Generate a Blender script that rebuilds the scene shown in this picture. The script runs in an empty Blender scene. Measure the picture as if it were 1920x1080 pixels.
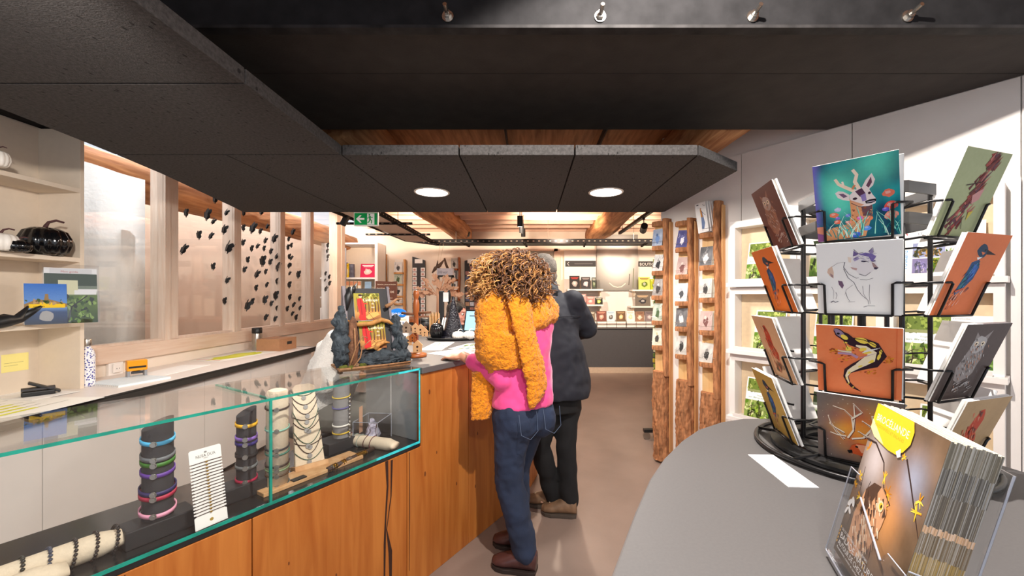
import bpy, bmesh, math, random
from mathutils import Vector, Matrix, noise
from mathutils.geometry import tessellate_polygon
random.seed(7)
SC = bpy.context.scene
COL = SC.collection
# ------------------------------------------------------------------ camera, world, light, exposure
F, CX, CY, H = 747.0, 993.0, 555.0, 1.40
cam_d = bpy.data.cameras.new('camera'); cam = bpy.data.objects.new('camera', cam_d); COL.objects.link(cam)
cam.location = (0, 0, H); cam.rotation_euler = (math.pi/2, 0, 0)
cam_d.sensor_width = 36; cam_d.lens = F/1920*36; cam_d.clip_start = 0.03
cam_d.shift_x = -(CX-960)/1920; cam_d.shift_y = (CY-540)/1920
SC.camera = cam
SC.view_settings.view_transform = 'Standard'
try: SC.view_settings.look = 'None'
except Exception: pass
SC.view_settings.gamma = 1; SC.view_settings.use_curve_mapping = False
SC.view_settings.exposure = 0.3
W = bpy.data.worlds.new('world'); SC.world = W; W.use_nodes = True
W.node_tree.nodes['Background'].inputs[0].default_value = (0.86, 0.91, 1.0, 1)
W.node_tree.nodes['Background'].inputs[1].default_value = 0.9

def lamp(name, kind, loc, power, col=(1, .86, .7), aim=None, size=.1, angle=90, blend=.4):
    d = bpy.data.lights.new(name, kind); d.energy = power; d.color = col
    if kind == 'AREA': d.shape = 'DISK'; d.size = size
    elif kind == 'SPOT': d.spot_size = math.radians(angle); d.spot_blend = blend; d.shadow_soft_size = size
    else: d.shadow_soft_size = size
    o = bpy.data.objects.new(name, d); COL.objects.link(o); o.location = loc
    if aim is not None: o.rotation_euler = (Vector(aim)-Vector(loc)).to_track_quat('-Z', 'Y').to_euler()
    return o
WARM = (1, .80, .62); NEUT = (1, .93, .86); COOL = (.93, .96, 1)
# unseen front spots: first inferred from the beam shadow, two added as fill
lamp('unseen_spot_light', 'SPOT', (.35, .80, 2.64), 190, NEUT, (.75, 1.35, 1.4), .02, 150, .3)
lamp('unseen_spot_light', 'SPOT', (-.9, .5, 2.08), 95, NEUT, (-2.75, 2.9, .8), .04, 80, .5)
lamp('unseen_spot_light', 'SPOT', (.2, -.4, 2.36), 60, NEUT, (-.9, 1.5, .6), .05, 80, .5)
lamp('added_niche_light', 'AREA', (-3.62, 4.6, 3.1), 90, COOL, (-3.62, 4.6, 0), 1.0)  # added area lamp over the niche, stands for daylight from above
bpy.data.lights['added_niche_light'].shape = 'RECTANGLE'; bpy.data.lights['added_niche_light'].size = .8; bpy.data.lights['added_niche_light'].size_y = 5.0
bpy.data.objects['added_niche_light'].rotation_euler = (0, .12, 0)
# back spots: some stand for the hanging lamps, others added as unseen fill
for (x, y, z, p, aim, an) in ((-.2, 5.0, 2.38, 240, (.9, 7.7, 1.6), 85), (1.9, 5.2, 2.36, 225, (1.5, 7.7, 1.6), 80),
                              (-1.75, 5.2, 2.36, 235, (-1.9, 7.7, 1.6), 85), (-2.3, 5.0, 2.4, 70, (-2.9, 7.2, 1.6), 80),
                              (.2, 4.6, 2.38, 110, (.6, 4.6, 0), 120), (-1.2, 4.4, 2.38, 80, (-1.0, 3.2, .9), 110),
                              (-.9, 3.9, 2.3, 45, (-1.25, 5.6, 1.3), 70),  # added to brighten the leaf tree, with no fixture there
                              (.5, 6.4, 2.2, 90, (.5, 6.4, 3), 140)):
    lamp('back_spot_and_fill', 'SPOT', (x, y, z), p, WARM, aim, .06, an, .5)

# ------------------------------------------------------------------ helpers
def S(r, g, b, a=1):
    f = lambda c: (c/255/12.92 if c/255 <= .04045 else ((c/255+.055)/1.055)**2.4)
    return (f(r), f(g), f(b), a)
def P(px, py, Y): return Vector(((px-CX)*Y/F, Y, H-(py-CY)*Y/F))
def PZ(px, py, z): return P(px, py, (H-z)*F/(py-CY))
def PX(px, py, X): return P(px, py, X*F/(px-CX))
def frame(o, x, y, z=None):
    x = Vector(x).normalized(); y = Vector(y); z = x.cross(y).normalized() if z is None else Vector(z).normalized()
    y = z.cross(x).normalized(); o = Vector(o)
    return Matrix(((x.x, y.x, z.x, o.x), (x.y, y.y, z.y, o.y), (x.z, y.z, z.z, o.z), (0, 0, 0, 1)))
def rotz(loc, a): return Matrix.Translation(loc) @ Matrix.Rotation(a, 4, 'Z')

MATS = {}
def nt(name):
    m = bpy.data.materials.new(name); m.use_nodes = True; n = m.node_tree; n.nodes.clear()
    out = n.nodes.new('ShaderNodeOutputMaterial'); b = n.nodes.new('ShaderNodeBsdfPrincipled')
    n.links.new(b.outputs[0], out.inputs[0]); MATS[name] = m
    return m, n, b, out
def mat(name, col, rough=.6, metal=0, var=.06, scale=30, bump=0, bscale=None, emis=0, spec=.5, stretch=None, alpha=1, trans=0, sheen=0):
    """plain procedural surface: base colour with a little noise, optional fine relief"""
    if name in MATS: return MATS[name]
    m, n, b, out = nt(name)
    b.inputs['Roughness'].default_value = rough; b.inputs['Metallic'].default_value = metal
    b.inputs['Specular IOR Level'].default_value = spec
    if sheen: b.inputs['Sheen Weight'].default_value = sheen
    if trans: b.inputs['Transmission Weight'].default_value = trans
    tc = n.nodes.new('ShaderNodeTexCoord'); src = tc.outputs['Object']
    if stretch:
        mp = n.nodes.new('ShaderNodeMapping'); mp.inputs['Scale'].default_value = stretch
        n.links.new(src, mp.inputs[0]); src = mp.outputs[0]
    nz = n.nodes.new('ShaderNodeTexNoise'); nz.inputs['Scale'].default_value = scale; nz.inputs['Detail'].default_value = 5
    n.links.new(src, nz.inputs['Vector'])
    r = n.nodes.new('ShaderNodeValToRGB')
    c = col if len(col) == 4 else tuple(col)+(1,)
    r.color_ramp.elements[0].position = .3; r.color_ramp.elements[1].position = .7
    r.color_ramp.elements[0].color = tuple(max(0, v*(1-var)) for v in c[:3])+(1,)
    r.color_ramp.elements[1].color = tuple(min(1, v*(1+var)) for v in c[:3])+(1,)
    n.links.new(nz.outputs['Fac'], r.inputs[0]); n.links.new(r.outputs[0], b.inputs['Base Color'])
    if bump:
        nb = n.nodes.new('ShaderNodeTexNoise'); nb.inputs['Scale'].default_value = bscale or scale*3; nb.inputs['Detail'].default_value = 6
        n.links.new(src, nb.inputs['Vector'])
        bp = n.nodes.new('ShaderNodeBump'); bp.inputs['Strength'].default_value = bump; bp.inputs['Distance'].default_value = .01
        n.links.new(nb.outputs['Fac'], bp.inputs['Height']); n.links.new(bp.outputs[0], b.inputs['Normal'])
    if emis:
        b.inputs['Emission Color'].default_value = c; b.inputs['Emission Strength'].default_value = emis
    return m
def wood(name, c1, c2, stretch=(14, 14, 1.2), scale=3.0, rough=.5, bump=.15, dark=None):
    """long grain along the axis with the small stretch value"""
    if name in MATS: return MATS[name]
    m, n, b, out = nt(name); b.inputs['Roughness'].default_value = rough
    tc = n.nodes.new('ShaderNodeTexCoord'); mp = n.nodes.new('ShaderNodeMapping'); mp.inputs['Scale'].default_value = stretch
    n.links.new(tc.outputs['Object'], mp.inputs[0])
    nz = n.nodes.new('ShaderNodeTexNoise'); nz.inputs['Scale'].default_value = scale; nz.inputs['Detail'].default_value = 8; nz.inputs['Distortion'].default_value = .6
    n.links.new(mp.outputs[0], nz.inputs['Vector'])
    r = n.nodes.new('ShaderNodeValToRGB'); e = r.color_ramp.elements
    e[0].position = .3; e[0].color = c1; e[1].position = .68; e[1].color = c2
    if dark:
        k = r.color_ramp.elements.new(.22); k.color = dark
    n.links.new(nz.outputs['Fac'], r.inputs[0])
    n2 = n.nodes.new('ShaderNodeTexNoise'); n2.inputs['Scale'].default_value = 1.7; n.links.new(tc.outputs['Object'], n2.inputs['Vector'])
    mx = n.nodes.new('ShaderNodeMix'); mx.data_type = 'RGBA'; mx.blend_type = 'MULTIPLY'; mx.inputs[0].default_value = .35
    n.links.new(r.outputs[0], mx.inputs[6]); n.links.new(n2.outputs['Fac'], mx.inputs[7])
    g = n.nodes.new('ShaderNodeBrightContrast'); g.inputs['Bright'].default_value = .0
    n.links.new(mx.outputs[2], g.inputs[0]); n.links.new(g.outputs[0], b.inputs['Base Color'])
    bp = n.nodes.new('ShaderNodeBump'); bp.inputs['Strength'].default_value = bump; bp.inputs['Distance'].default_value = .01
    n.links.new(nz.outputs['Fac'], bp.inputs['Height']); n.links.new(bp.outputs[0], b.inputs['Normal'])
    return m
def glass(name, tint=(1, 1, 1, 1), refl=.12, rough=0.02):
    m = bpy.data.materials.new(name); m.use_nodes = True; n = m.node_tree; n.nodes.clear(); MATS[name] = m
    out = n.nodes.new('ShaderNodeOutputMaterial'); t = n.nodes.new('ShaderNodeBsdfTransparent'); t.inputs[0].default_value = tint
    g = n.nodes.new('ShaderNodeBsdfGlossy'); g.inputs['Roughness'].default_value = rough
    fr = n.nodes.new('ShaderNodeLayerWeight'); fr.inputs['Blend'].default_value = .5
    pw = n.nodes.new('ShaderNodeMath'); pw.operation = 'POWER'; pw.inputs[1].default_value = 5; n.links.new(fr.outputs['Facing'], pw.inputs[0])
    ad = n.nodes.new('ShaderNodeMath'); ad.operation = 'MULTIPLY_ADD'; ad.use_clamp = True; ad.inputs[1].default_value = 1-refl; ad.inputs[2].default_value = refl
    n.links.new(pw.outputs[0], ad.inputs[0])
    mx = n.nodes.new('ShaderNodeMixShader'); n.links.new(ad.outputs[0], mx.inputs[0])
    n.links.new(t.outputs[0], mx.inputs[1]); n.links.new(g.outputs[0], mx.inputs[2]); n.links.new(mx.outputs[0], out.inputs[0])
    return m
def emit(name, col, s):
    m = bpy.data.materials.new(name); m.use_nodes = True; n = m.node_tree; n.nodes.clear(); MATS[name] = m
    out = n.nodes.new('ShaderNodeOutputMaterial'); e = n.nodes.new('ShaderNodeEmission')
    e.inputs[0].default_value = col; e.inputs[1].default_value = s; n.links.new(e.outputs[0], out.inputs[0]); return m
def inkmat(name, rough=.35, sheen=0, bump=0, bscale=100, spec=.5):
    m, n, b, out = nt(name); b.inputs['Roughness'].default_value = rough; b.inputs['Sheen Weight'].default_value = sheen
    b.inputs['Specular IOR Level'].default_value = spec
    a = n.nodes.new('ShaderNodeVertexColor'); a.layer_name = 'Col'
    nz = n.nodes.new('ShaderNodeTexNoise'); nz.inputs['Scale'].default_value = 120
    tc = n.nodes.new('ShaderNodeTexCoord'); n.links.new(tc.outputs['Object'], nz.inputs['Vector'])
    mx = n.nodes.new('ShaderNodeMix'); mx.data_type = 'RGBA'; mx.blend_type = 'SOFT_LIGHT'; mx.inputs[0].default_value = .12
    n.links.new(a.outputs[0], mx.inputs[6]); n.links.new(nz.outputs['Fac'], mx.inputs[7]); n.links.new(mx.outputs[2], b.inputs['Base Color'])
    if bump:
        nb = n.nodes.new('ShaderNodeTexNoise'); nb.inputs['Scale'].default_value = bscale; n.links.new(tc.outputs['Object'], nb.inputs['Vector'])
        bp = n.nodes.new('ShaderNodeBump'); bp.inputs['Strength'].default_value = bump; bp.inputs['Distance'].default_value = .01
        n.links.new(nb.outputs['Fac'], bp.inputs['Height']); n.links.new(bp.outputs[0], b.inputs['Normal'])
    return m

def setp(o, label=None, cat=None, group=None, kind=None):
    if label: o['label'] = label
    if cat: o['category'] = cat
    if group: o['group'] = group
    if kind: o['kind'] = kind
    return o
def thing(name, label, cat, loc, group=None, kind=None):
    o = bpy.data.objects.new(name, None); COL.objects.link(o); o.location = loc; o.empty_display_size = .05
    return setp(o, label, cat, group, kind)
ORG = {}
def worg(o):
    p = Vector((0, 0, 0))
    while o is not None: p = p + o.location; o = o.parent
    return p
class MB:
    """collects shapes in world coordinates; build() links them as one mesh object"""
    def __init__(s, M=None): s.v = []; s.f = []; s.m = []; s.c = []; s.M = M or Matrix()
    def add(s, vs, fs, mi=0, col=None):
        b = len(s.v); s.v += [s.M @ Vector(v) for v in vs]
        for f in fs: s.f.append([i+b for i in f]); s.m.append(mi); s.c.append(col)
        return s
    def box(s, c, d, mi=0, col=None, R=None):
        x, y, z = d[0]/2, d[1]/2, d[2]/2; c = Vector(c)
        vs = [Vector((i*x, j*y, k*z)) for k in (-1, 1) for j in (-1, 1) for i in (-1, 1)]
        if R is not None: vs = [R @ v for v in vs]
        return s.add([c+v for v in vs], [(0, 2, 3, 1), (4, 5, 7, 6), (0, 1, 5, 4), (2, 6, 7, 3), (0, 4, 6, 2), (1, 3, 7, 5)], mi, col)
    def box2(s, a, b, mi=0, col=None):
        return s.box([(a[i]+b[i])/2 for i in range(3)], [abs(b[i]-a[i]) for i in range(3)], mi, col)
    def prism(s, poly, z0, z1, mi=0, col=None, bottom=True):
        n = len(poly); vs = [(p[0], p[1], z0) for p in poly]+[(p[0], p[1], z1) for p in poly]
        ar = sum(poly[i][0]*poly[(i+1) % n][1]-poly[(i+1) % n][0]*poly[i][1] for i in range(n))
        tri = tessellate_polygon([[Vector((p[0], p[1], 0)) for p in poly]]); fs = []
        for t in tri:
            a, b, c = t
            cr = (poly[b][0]-poly[a][0])*(poly[c][1]-poly[a][1])-(poly[c][0]-poly[a][0])*(poly[b][1]-poly[a][1])
            if cr < 0: a, c = c, a
            fs.append((a+n, b+n, c+n)); fs.append((c, b, a))
        for i in range(n):
            j = (i+1) % n
            fs.append((i, j, j+n, i+n) if ar > 0 else (j, i, i+n, j+n))
        return s.add(vs, fs, mi, col)
    def tube(s, pts, r, n=8, cap=True, mi=0, col=None, closed=False, flat=None):
        pts = [Vector(p) for p in pts]; k = len(pts); vs = []; fs = []; up = None
        for i, p in enumerate(pts):
            if closed: d = pts[(i+1) % k]-pts[i-1]
            else: d = pts[min(i+1, k-1)]-pts[max(i-1, 0)]
            if d.length < 1e-9: d = Vector((0, 0, 1))
            d.normalize()
            if up is None: up = Vector((0, 0, 1)) if abs(d.z) < .9 else Vector((1, 0, 0))
            a = d.cross(up)
            if a.length < 1e-6: a = d.cross(Vector((0, 1, 0)))
            a.normalize(); b = a.cross(d); up = b
            rr = r[i] if isinstance(r, (list, tuple)) else r
            ra, rb = rr if isinstance(rr, (list, tuple)) else (rr, rr)
            for j in range(n):
                t = 2*math.pi*j/n; vs.append(p+a*math.cos(t)*ra+b*math.sin(t)*rb)
        rng = range(k if closed else k-1)
        for i in rng:
            for j in range(n):
                q = (j+1) % n; i2 = (i+1) % k
                fs.append((i*n+j, i2*n+j, i2*n+q, i*n+q))
        if cap and not closed: fs.append(tuple(range(n))); fs.append(tuple((k-1)*n+j for j in reversed(range(n))))
        return s.add(vs, fs, mi, col)
    def lathe(s, prof, n=24, c=(0, 0, 0), mi=0, col=None, lobes=0, lobe=.0, loop=False):
        if loop: prof = list(prof)+[prof[0]]
        vs = []; fs = []; c = Vector(c); k = len(prof)
        for (r, z) in prof:
            for j in range(n):
                t = 2*math.pi*j/n; q = r*(1-lobe*abs(math.cos(lobes*t/2))**6) if lobes else r
                vs.append(c+Vector((q*math.cos(t), q*math.sin(t), z)))
        for i in range(k-1):
            for j in range(n):
                q = (j+1) % n; fs.append((i*n+j, i*n+q, (i+1)*n+q, (i+1)*n+j))
        if not loop: fs.append(tuple(reversed(range(n)))); fs.append(tuple((k-1)*n+j for j in range(n)))
        return s.add(vs, fs, mi, col)
    def ell(s, c, r, nu=14, nv=9, R=None, mi=0, col=None):
        if not isinstance(r, (list, tuple)): r = (r, r, r)
        vs = []; fs = []; c = Vector(c)
        for i in range(1, nv):
            a = math.pi*i/nv
            for j in range(nu):
                t = 2*math.pi*j/nu; v = Vector((r[0]*math.sin(a)*math.cos(t), r[1]*math.sin(a)*math.sin(t), -r[2]*math.cos(a)))
                vs.append(c+(R @ v if R is not None else v))
        for e in (-1, 1):
            v = Vector((0, 0, e*r[2])); vs.append(c+(R @ v if R is not None else v))
        b = (nv-1)*nu
        for i in range(nv-2):
            for j in range(nu):
                q = (j+1) % nu; fs.append((i*nu+j, i*nu+q, (i+1)*nu+q, (i+1)*nu+j))
        for j in range(nu):
            q = (j+1) % nu; fs.append((b, q, j)); fs.append((b+1, (nv-2)*nu+j, (nv-2)*nu+q))
        return s.add(vs, fs, mi, col)
    def quad(s, a, b, c, d, mi=0, col=None): return s.add([a, b, c, d], [(0, 1, 2, 3)], mi, col)
    def mesh(s, name, mats, smooth=False, org=(0, 0, 0)):
        me = bpy.data.meshes.new(name); o = Vector(org)
        me.from_pydata([v-o for v in s.v], [], s.f); me.update()
        for m in (mats if isinstance(mats, (list, tuple)) else [mats]): me.materials.append(m)
        me.polygons.foreach_set('material_index', s.m)
        if smooth: me.polygons.foreach_set('use_smooth', [True]*len(me.polygons))
        if any(c is not None for c in s.c):
            at = me.color_attributes.new('Col', 'FLOAT_COLOR', 'CORNER'); data = []
            for p in me.polygons:
                c = s.c[p.index]
                if c is None: c = (1, 1, 1, 1)
                if isinstance(c, list):
                    for k in range(p.loop_total): data += list(c[k][:3])+[1]
                else: data += (list(c[:3])+[1])*p.loop_total
            at.data.foreach_set('color', data)
        return me
    def build(s, name, mats, parent=None, smooth=False, bevel=0, label=None, cat=None, group=None, kind=None, seg=2):
        if not s.v: return None
        lo = [min(v[i] for v in s.v) for i in range(3)]; hi = [max(v[i] for v in s.v) for i in range(3)]
        org = Vector(((lo[0]+hi[0])/2, (lo[1]+hi[1])/2, lo[2]))
        me = s.mesh(name, mats, smooth, org); o = bpy.data.objects.new(name, me); COL.objects.link(o)
        if parent is not None: o.parent = parent; o.location = org-worg(parent)
        else: o.location = org
        if bevel:
            md = o.modifiers.new('bevel', 'BEVEL'); md.width = bevel; md.segments = seg; md.limit_method = 'ANGLE'; md.angle_limit = math.radians(40)
        return setp(o, label, cat, group, kind)
TMP = bpy.data.scenes.new('bake_tmp')
def evaluated(o):
    TMP.collection.objects.link(o)
    with bpy.context.temp_override(scene=TMP, view_layer=TMP.view_layers[0]): dg = bpy.context.evaluated_depsgraph_get()
    dg.update(); me = bpy.data.meshes.new_from_object(o.evaluated_get(dg)); TMP.collection.objects.unlink(o); return me
def bake(o):
    p = o.parent; o.parent = None; me = evaluated(o); o.parent = p
    o.modifiers.clear(); old = o.data; o.data = me; bpy.data.meshes.remove(old); return o
def remesh(o, vox=.012, it=6, fac=.5):
    m = o.modifiers.new('r', 'REMESH'); m.mode = 'VOXEL'; m.voxel_size = vox; m.use_smooth_shade = True
    if it: q = o.modifiers.new('s', 'SMOOTH'); q.iterations = it; q.factor = fac
    return bake(o)
def displace(o, amp, scale, amp2=0, scale2=1):
    me = o.data; me.update(); k = len(me.vertices); w = worg(o); co = [0.0]*(3*k); no = [0.0]*(3*k)
    me.vertices.foreach_get('co', co); me.vertex_normals.foreach_get('vector', no)
    for i in range(0, 3*k, 3):
        q = Vector((w.x+co[i], w.y+co[i+1], w.z+co[i+2])); d = amp*noise.noise(q*scale)+(amp2*noise.noise(q*scale2) if amp2 else 0)
        co[i] += no[i]*d; co[i+1] += no[i+1]*d; co[i+2] += no[i+2]*d
    me.vertices.foreach_set('co', co); me.update()
def copy_tree(o, parent=None):
    c = o.copy(); COL.objects.link(c); c.parent = parent
    for ch in list(o.children): copy_tree(ch, c)
    return c
ORD = ['first', 'second', 'third', 'fourth', 'fifth', 'sixth', 'seventh', 'eighth', 'ninth', 'tenth', 'eleventh', 'twelfth', 'thirteenth', 'fourteenth',
       'fifteenth', 'sixteenth', 'seventeenth', 'eighteenth', 'nineteenth', 'twentieth', 'twenty-first', 'twenty-second', 'twenty-third', 'twenty-fourth', 'twenty-fifth', 'twenty-sixth', 'twenty-seventh', 'twenty-eighth', 'twenty-ninth', 'thirtieth', 'thirty-first', 'thirty-second', 'thirty-third', 'thirty-fourth', 'thirty-fifth']
# ---- flat print: layers of coloured polygons on a sheet of paper
TXT = {}
def text_mesh(t):
    if t in TXT: return TXT[t]
    c = bpy.data.curves.new('t', 'FONT'); c.body = t; c.size = 1; c.resolution_u = 2
    o = bpy.data.objects.new('t', c); me = evaluated(o)
    vs = [(v.co.x, v.co.y) for v in me.vertices]; fs = [tuple(p.vertices) for p in me.polygons]
    bpy.data.objects.remove(o); bpy.data.curves.remove(c); bpy.data.meshes.remove(me)
    w = max(v[0] for v in vs) if vs else 1
    TXT[t] = (vs, fs, w); return TXT[t]
class Art:
    def __init__(s, w, h): s.w = w; s.h = h; s.L = []; s.z = 0; s.seed = random.Random(3)
    def grid(s, n, m, fn):
        vs = [(i/n, j/m) for j in range(m+1) for i in range(n+1)]; cs = [fn(u, v) for u, v in vs]; fs = []; cc = []
        for j in range(m):
            for i in range(n):
                f = (j*(n+1)+i, j*(n+1)+i+1, (j+1)*(n+1)+i+1, (j+1)*(n+1)+i); fs.append(f); cc.append([cs[k] for k in f])
        s.L.append((vs, fs, cc, s.z)); s.z += 1; return s
    def poly(s, pts, col):
        pts = [(min(1, max(0, p[0])), min(1, max(0, p[1]))) for p in pts]
        tri = [tuple(t) for t in tessellate_polygon([[Vector((p[0], p[1], 0)) for p in pts]])]; fs = []
        for a, b, c in tri:
            cr = (pts[b][0]-pts[a][0])*(pts[c][1]-pts[a][1])-(pts[c][0]-pts[a][0])*(pts[b][1]-pts[a][1])
            fs.append((a, b, c) if cr > 0 else (c, b, a))
        s.L.append((pts, fs, [col]*len(fs), s.z)); s.z += 1; return s
    def rect(s, a, b, c, d, col): return s.poly([(a, b), (c, b), (c, d), (a, d)], col)
    def blob(s, cx, cy, rx, ry, col, rot=0, jag=0, n=12):
        pts = []
        for i in range(n):
            t = 2*math.pi*i/n; q = 1+s.seed.uniform(-jag, jag); x = rx*q*math.cos(t); y = ry*q*math.sin(t)
            pts.append((cx+x*math.cos(rot)-y*math.sin(rot), cy+x*math.sin(rot)+y*math.cos(rot)))
        return s.poly(pts, col)
    def stroke(s, pts, w, col, w2=None):
        k = len(pts); L = []; R = []; w2 = w if w2 is None else w2
        for i, p in enumerate(pts):
            a = pts[max(i-1, 0)]; b = pts[min(i+1, k-1)]; dx = (b[0]-a[0])*s.w; dy = (b[1]-a[1])*s.h; l = math.hypot(dx, dy) or 1
            ww = (w+(w2-w)*i/max(1, k-1))/2; nx = -dy/l*ww; ny = dx/l*ww*s.w/s.h
            L.append((p[0]+nx, p[1]+ny)); R.append((p[0]-nx, p[1]-ny))
        vs = L+R; fs = [(i+1, i, k+i, k+i+1) for i in range(k-1)]
        vs = [(min(1, max(0, a)), min(1, max(0, b))) for a, b in vs]
        s.L.append((vs, fs, [col]*len(fs), s.z)); s.z += 1; return s
    def text(s, t, x, y, size, col, width=None, vert=False, center=False):
        vs, fs, w = text_mesh(t); k = size; sx = (width*s.w/(w*size*s.h)) if width else 1
        X0 = -w*sx*k/2 if center else 0
        if vert: pts = [(x-(v[1]*k*s.h)/s.w, y+(X0+v[0]*k*sx)*1) for v in vs]
        else: pts = [(x+(X0+v[0]*k*sx)*s.h/s.w, y+v[1]*k) for v in vs]
        s.L.append((pts, fs, [col]*len(fs), s.z)); s.z += 1; return s
    def scatter(s, n, box, size, cols, jag=.4, asp=1):
        for _ in range(n):
            r = s.seed.uniform(size*.5, size*1.4)
            s.blob(s.seed.uniform(box[0], box[2]), s.seed.uniform(box[1], box[3]), r, r*asp*s.w/s.h*s.seed.uniform(.6, 1.2), s.seed.choice(cols), s.seed.uniform(0, 3), jag, 7)
            s.z -= 1
        s.z += 1; return s
    def put(s, M, parent, name='print', lift=.0004, step=.00006, m=None):
        """M: sheet frame, origin bottom left, x along the width, y up, z out"""
        b = MB(M); step = min(step, .0012*max(1, s.w/.3)/max(1, s.z))
        for vs, fs, cc, z in s.L:
            k = len(b.v); b.v += [M @ Vector((u*s.w, v*s.h, lift+z*step)) for u, v in vs]
            for f, c in zip(fs, cc): b.f.append([i+k for i in f]); b.m.append(0); b.c.append(c)
        return b.build(name, m or INK, parent)
INK = inkmat('print_ink', .55, spec=.2); INKM = inkmat('print_ink_matt', .7)
def mixc(a, b, t): return tuple(a[i]+(b[i]-a[i])*t for i in range(3))+(1,)
WHITE = S(245, 243, 240); BLACK = S(18, 17, 18)
# ------------------------------------------------------------------ materials
M_FLOOR = mat('polished_concrete', S(130, 112, 102), .42, var=.16, scale=2.2, bump=.05, bscale=60)
M_WALL = mat('plaster_white', S(240, 226, 210), .85, var=.03, scale=6, bump=.06, bscale=90)
M_CLAD = mat('white_laminate', S(238, 232, 226), .55, var=.02, scale=8)
M_GREYW = mat('grey_white_laminate', S(206, 198, 192), .5, var=.02, scale=9)
M_PANEL = mat('black_wood_wool', S(74, 71, 70), .95, var=.3, scale=90, bump=.35, bscale=220, spec=.2)
def specks(m, scale, stretch, pos, dark):
    n = m.node_tree; b = [x for x in n.nodes if x.type == 'BSDF_PRINCIPLED'][0]; src = b.inputs['Base Color'].links[0].from_socket
    tc = n.nodes.new('ShaderNodeTexCoord'); mp = n.nodes.new('ShaderNodeMapping'); mp.inputs['Scale'].default_value = stretch; n.links.new(tc.outputs['Object'], mp.inputs[0])
    v = n.nodes.new('ShaderNodeTexVoronoi'); v.inputs['Scale'].default_value = scale; n.links.new(mp.outputs[0], v.inputs['Vector'])
    r = n.nodes.new('ShaderNodeValToRGB'); r.color_ramp.elements[0].position = pos; r.color_ramp.elements[0].color = (dark,)*3+(1,); r.color_ramp.elements[1].position = pos+.03; r.color_ramp.elements[1].color = (1, 1, 1, 1); n.links.new(v.outputs['Distance'], r.inputs[0])
    mx = n.nodes.new('ShaderNodeMix'); mx.data_type = 'RGBA'; mx.blend_type = 'MULTIPLY'; mx.inputs[0].default_value = 1; n.links.new(src, mx.inputs[6]); n.links.new(r.outputs[0], mx.inputs[7]); n.links.new(mx.outputs[2], b.inputs['Base Color'])
specks(M_PANEL, 16, (2.2, 1, 1), .11, .35)
M_UPANEL = mat('black_stained_board', S(54, 49, 46), .8, var=.16, scale=9, bump=.1, bscale=120, spec=.3)
M_STEEL = mat('black_steel', S(34, 33, 34), .8, var=.25, scale=14, bump=.08, spec=.15)
M_BLACK = mat('black_plastic', S(22, 22, 23), .45, var=.1)
M_WIRE = mat('black_wire', S(26, 25, 26), .35, metal=.4, var=.1)
M_CHROME = mat('chrome', S(200, 200, 205), .2, metal=1, var=.02)
M_PINE = wood('pale_pine', S(252, 232, 214), S(244, 216, 194), (18, 18, 1.5), 3, .55, .05)
M_PINEY = wood('pale_pine_lengthwise', S(250, 226, 206), S(240, 208, 184), (18, 1.2, 18), 3, .55, .05)
M_TIMB = wood('old_oak_timber', S(150, 86, 44), S(222, 160, 106), (9, .8, 9), 2.5, .75, .5, S(90, 50, 26))
M_CEILP = mat('painted_ceiling_boards', S(232, 196, 172), .8, var=.05, scale=4)
M_CEILW = wood('ceiling_boards', S(150, 92, 50), S(205, 140, 88), (10, 1.0, 10), 2.5, .75, .2)
M_OAK = wood('oak_front', S(180, 100, 36), S(208, 130, 58), (11, 11, .8), 2.2, .45, .08, S(150, 78, 26))
M_OAKD = mat('dark_crack', S(52, 24, 10), .8, var=.3)
M_TOP = mat('grey_worktop', S(92, 90, 90), .5, var=.05, scale=200, spec=.35)
M_TOPD = mat('dark_worktop', S(58, 56, 56), .4, var=.05, scale=60)
M_DESK = mat('white_worktop', S(228, 220, 214), .35, var=.02, scale=20)
M_DARKEDGE = mat('dark_edge', S(46, 43, 40), .6, var=.06)
M_GLASS = glass('window_glass', (.985, .985, .98, 1), .05)
M_CASE = glass('case_glass', (.98, .99, .985, 1), .05, .01)
M_ACRYL = glass('acrylic', (.95, .955, .965, 1), .05, .02)
M_GEDGE = mat('green_glass_edge', S(22, 140, 122), .15, var=.35, scale=14, spec=.8)
M_CEDGE = mat('cyan_edge_reflection', S(60, 214, 222), .15, var=.35, scale=22, spec=.8)  # bright cyan painted for the reflection in the glass edge
M_BARK = mat('tree_bark', S(172, 116, 76), .9, var=.5, scale=12, bump=1.0, bscale=22, stretch=(4, 4, .9))
M_LOGW = wood('split_log_wood', S(232, 176, 108), S(246, 206, 146), (10, 10, .8), 2.4, .6, .15)
M_LOGE = wood('log_cut_edge', S(218, 150, 88), S(236, 182, 120), (10, 10, .8), 2.4, .65, .25)
M_PAPER = mat('paper_white', S(244, 242, 238), .7, var=.015, scale=40)
M_PAGES = mat('paper_edges', S(205, 198, 180), .8, var=.25, scale=160, stretch=(1, 1, 40))
M_DGREY = mat('charcoal_card', S(58, 57, 60), .7, var=.06)
M_LEATH = mat('grey_suede', S(52, 52, 56), .8, var=.12, scale=80, bump=.1)
M_CREAM = mat('cream_linen', S(222, 205, 180), .9, var=.05, scale=120, bump=.15, bscale=260)
M_CERAM = mat('black_glaze', S(14, 14, 16), .12, var=.1)
M_WHITEP = mat('white_matt_ceramic', S(235, 228, 218), .5, var=.03)
M_LWOOD = wood('light_plywood', S(214, 160, 108), S(236, 190, 140), (12, 12, 1.5), 2.5, .55, .08)
M_RWOOD = wood('reddish_wood', S(150, 76, 30), S(196, 112, 54), (14, 14, 1.2), 2.5, .4, .1)
M_GOLD = mat('gold_metal', S(205, 165, 70), .25, metal=1, var=.05)
M_SILV = mat('silver_metal', S(190, 185, 178), .3, metal=1, var=.05)

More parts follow.
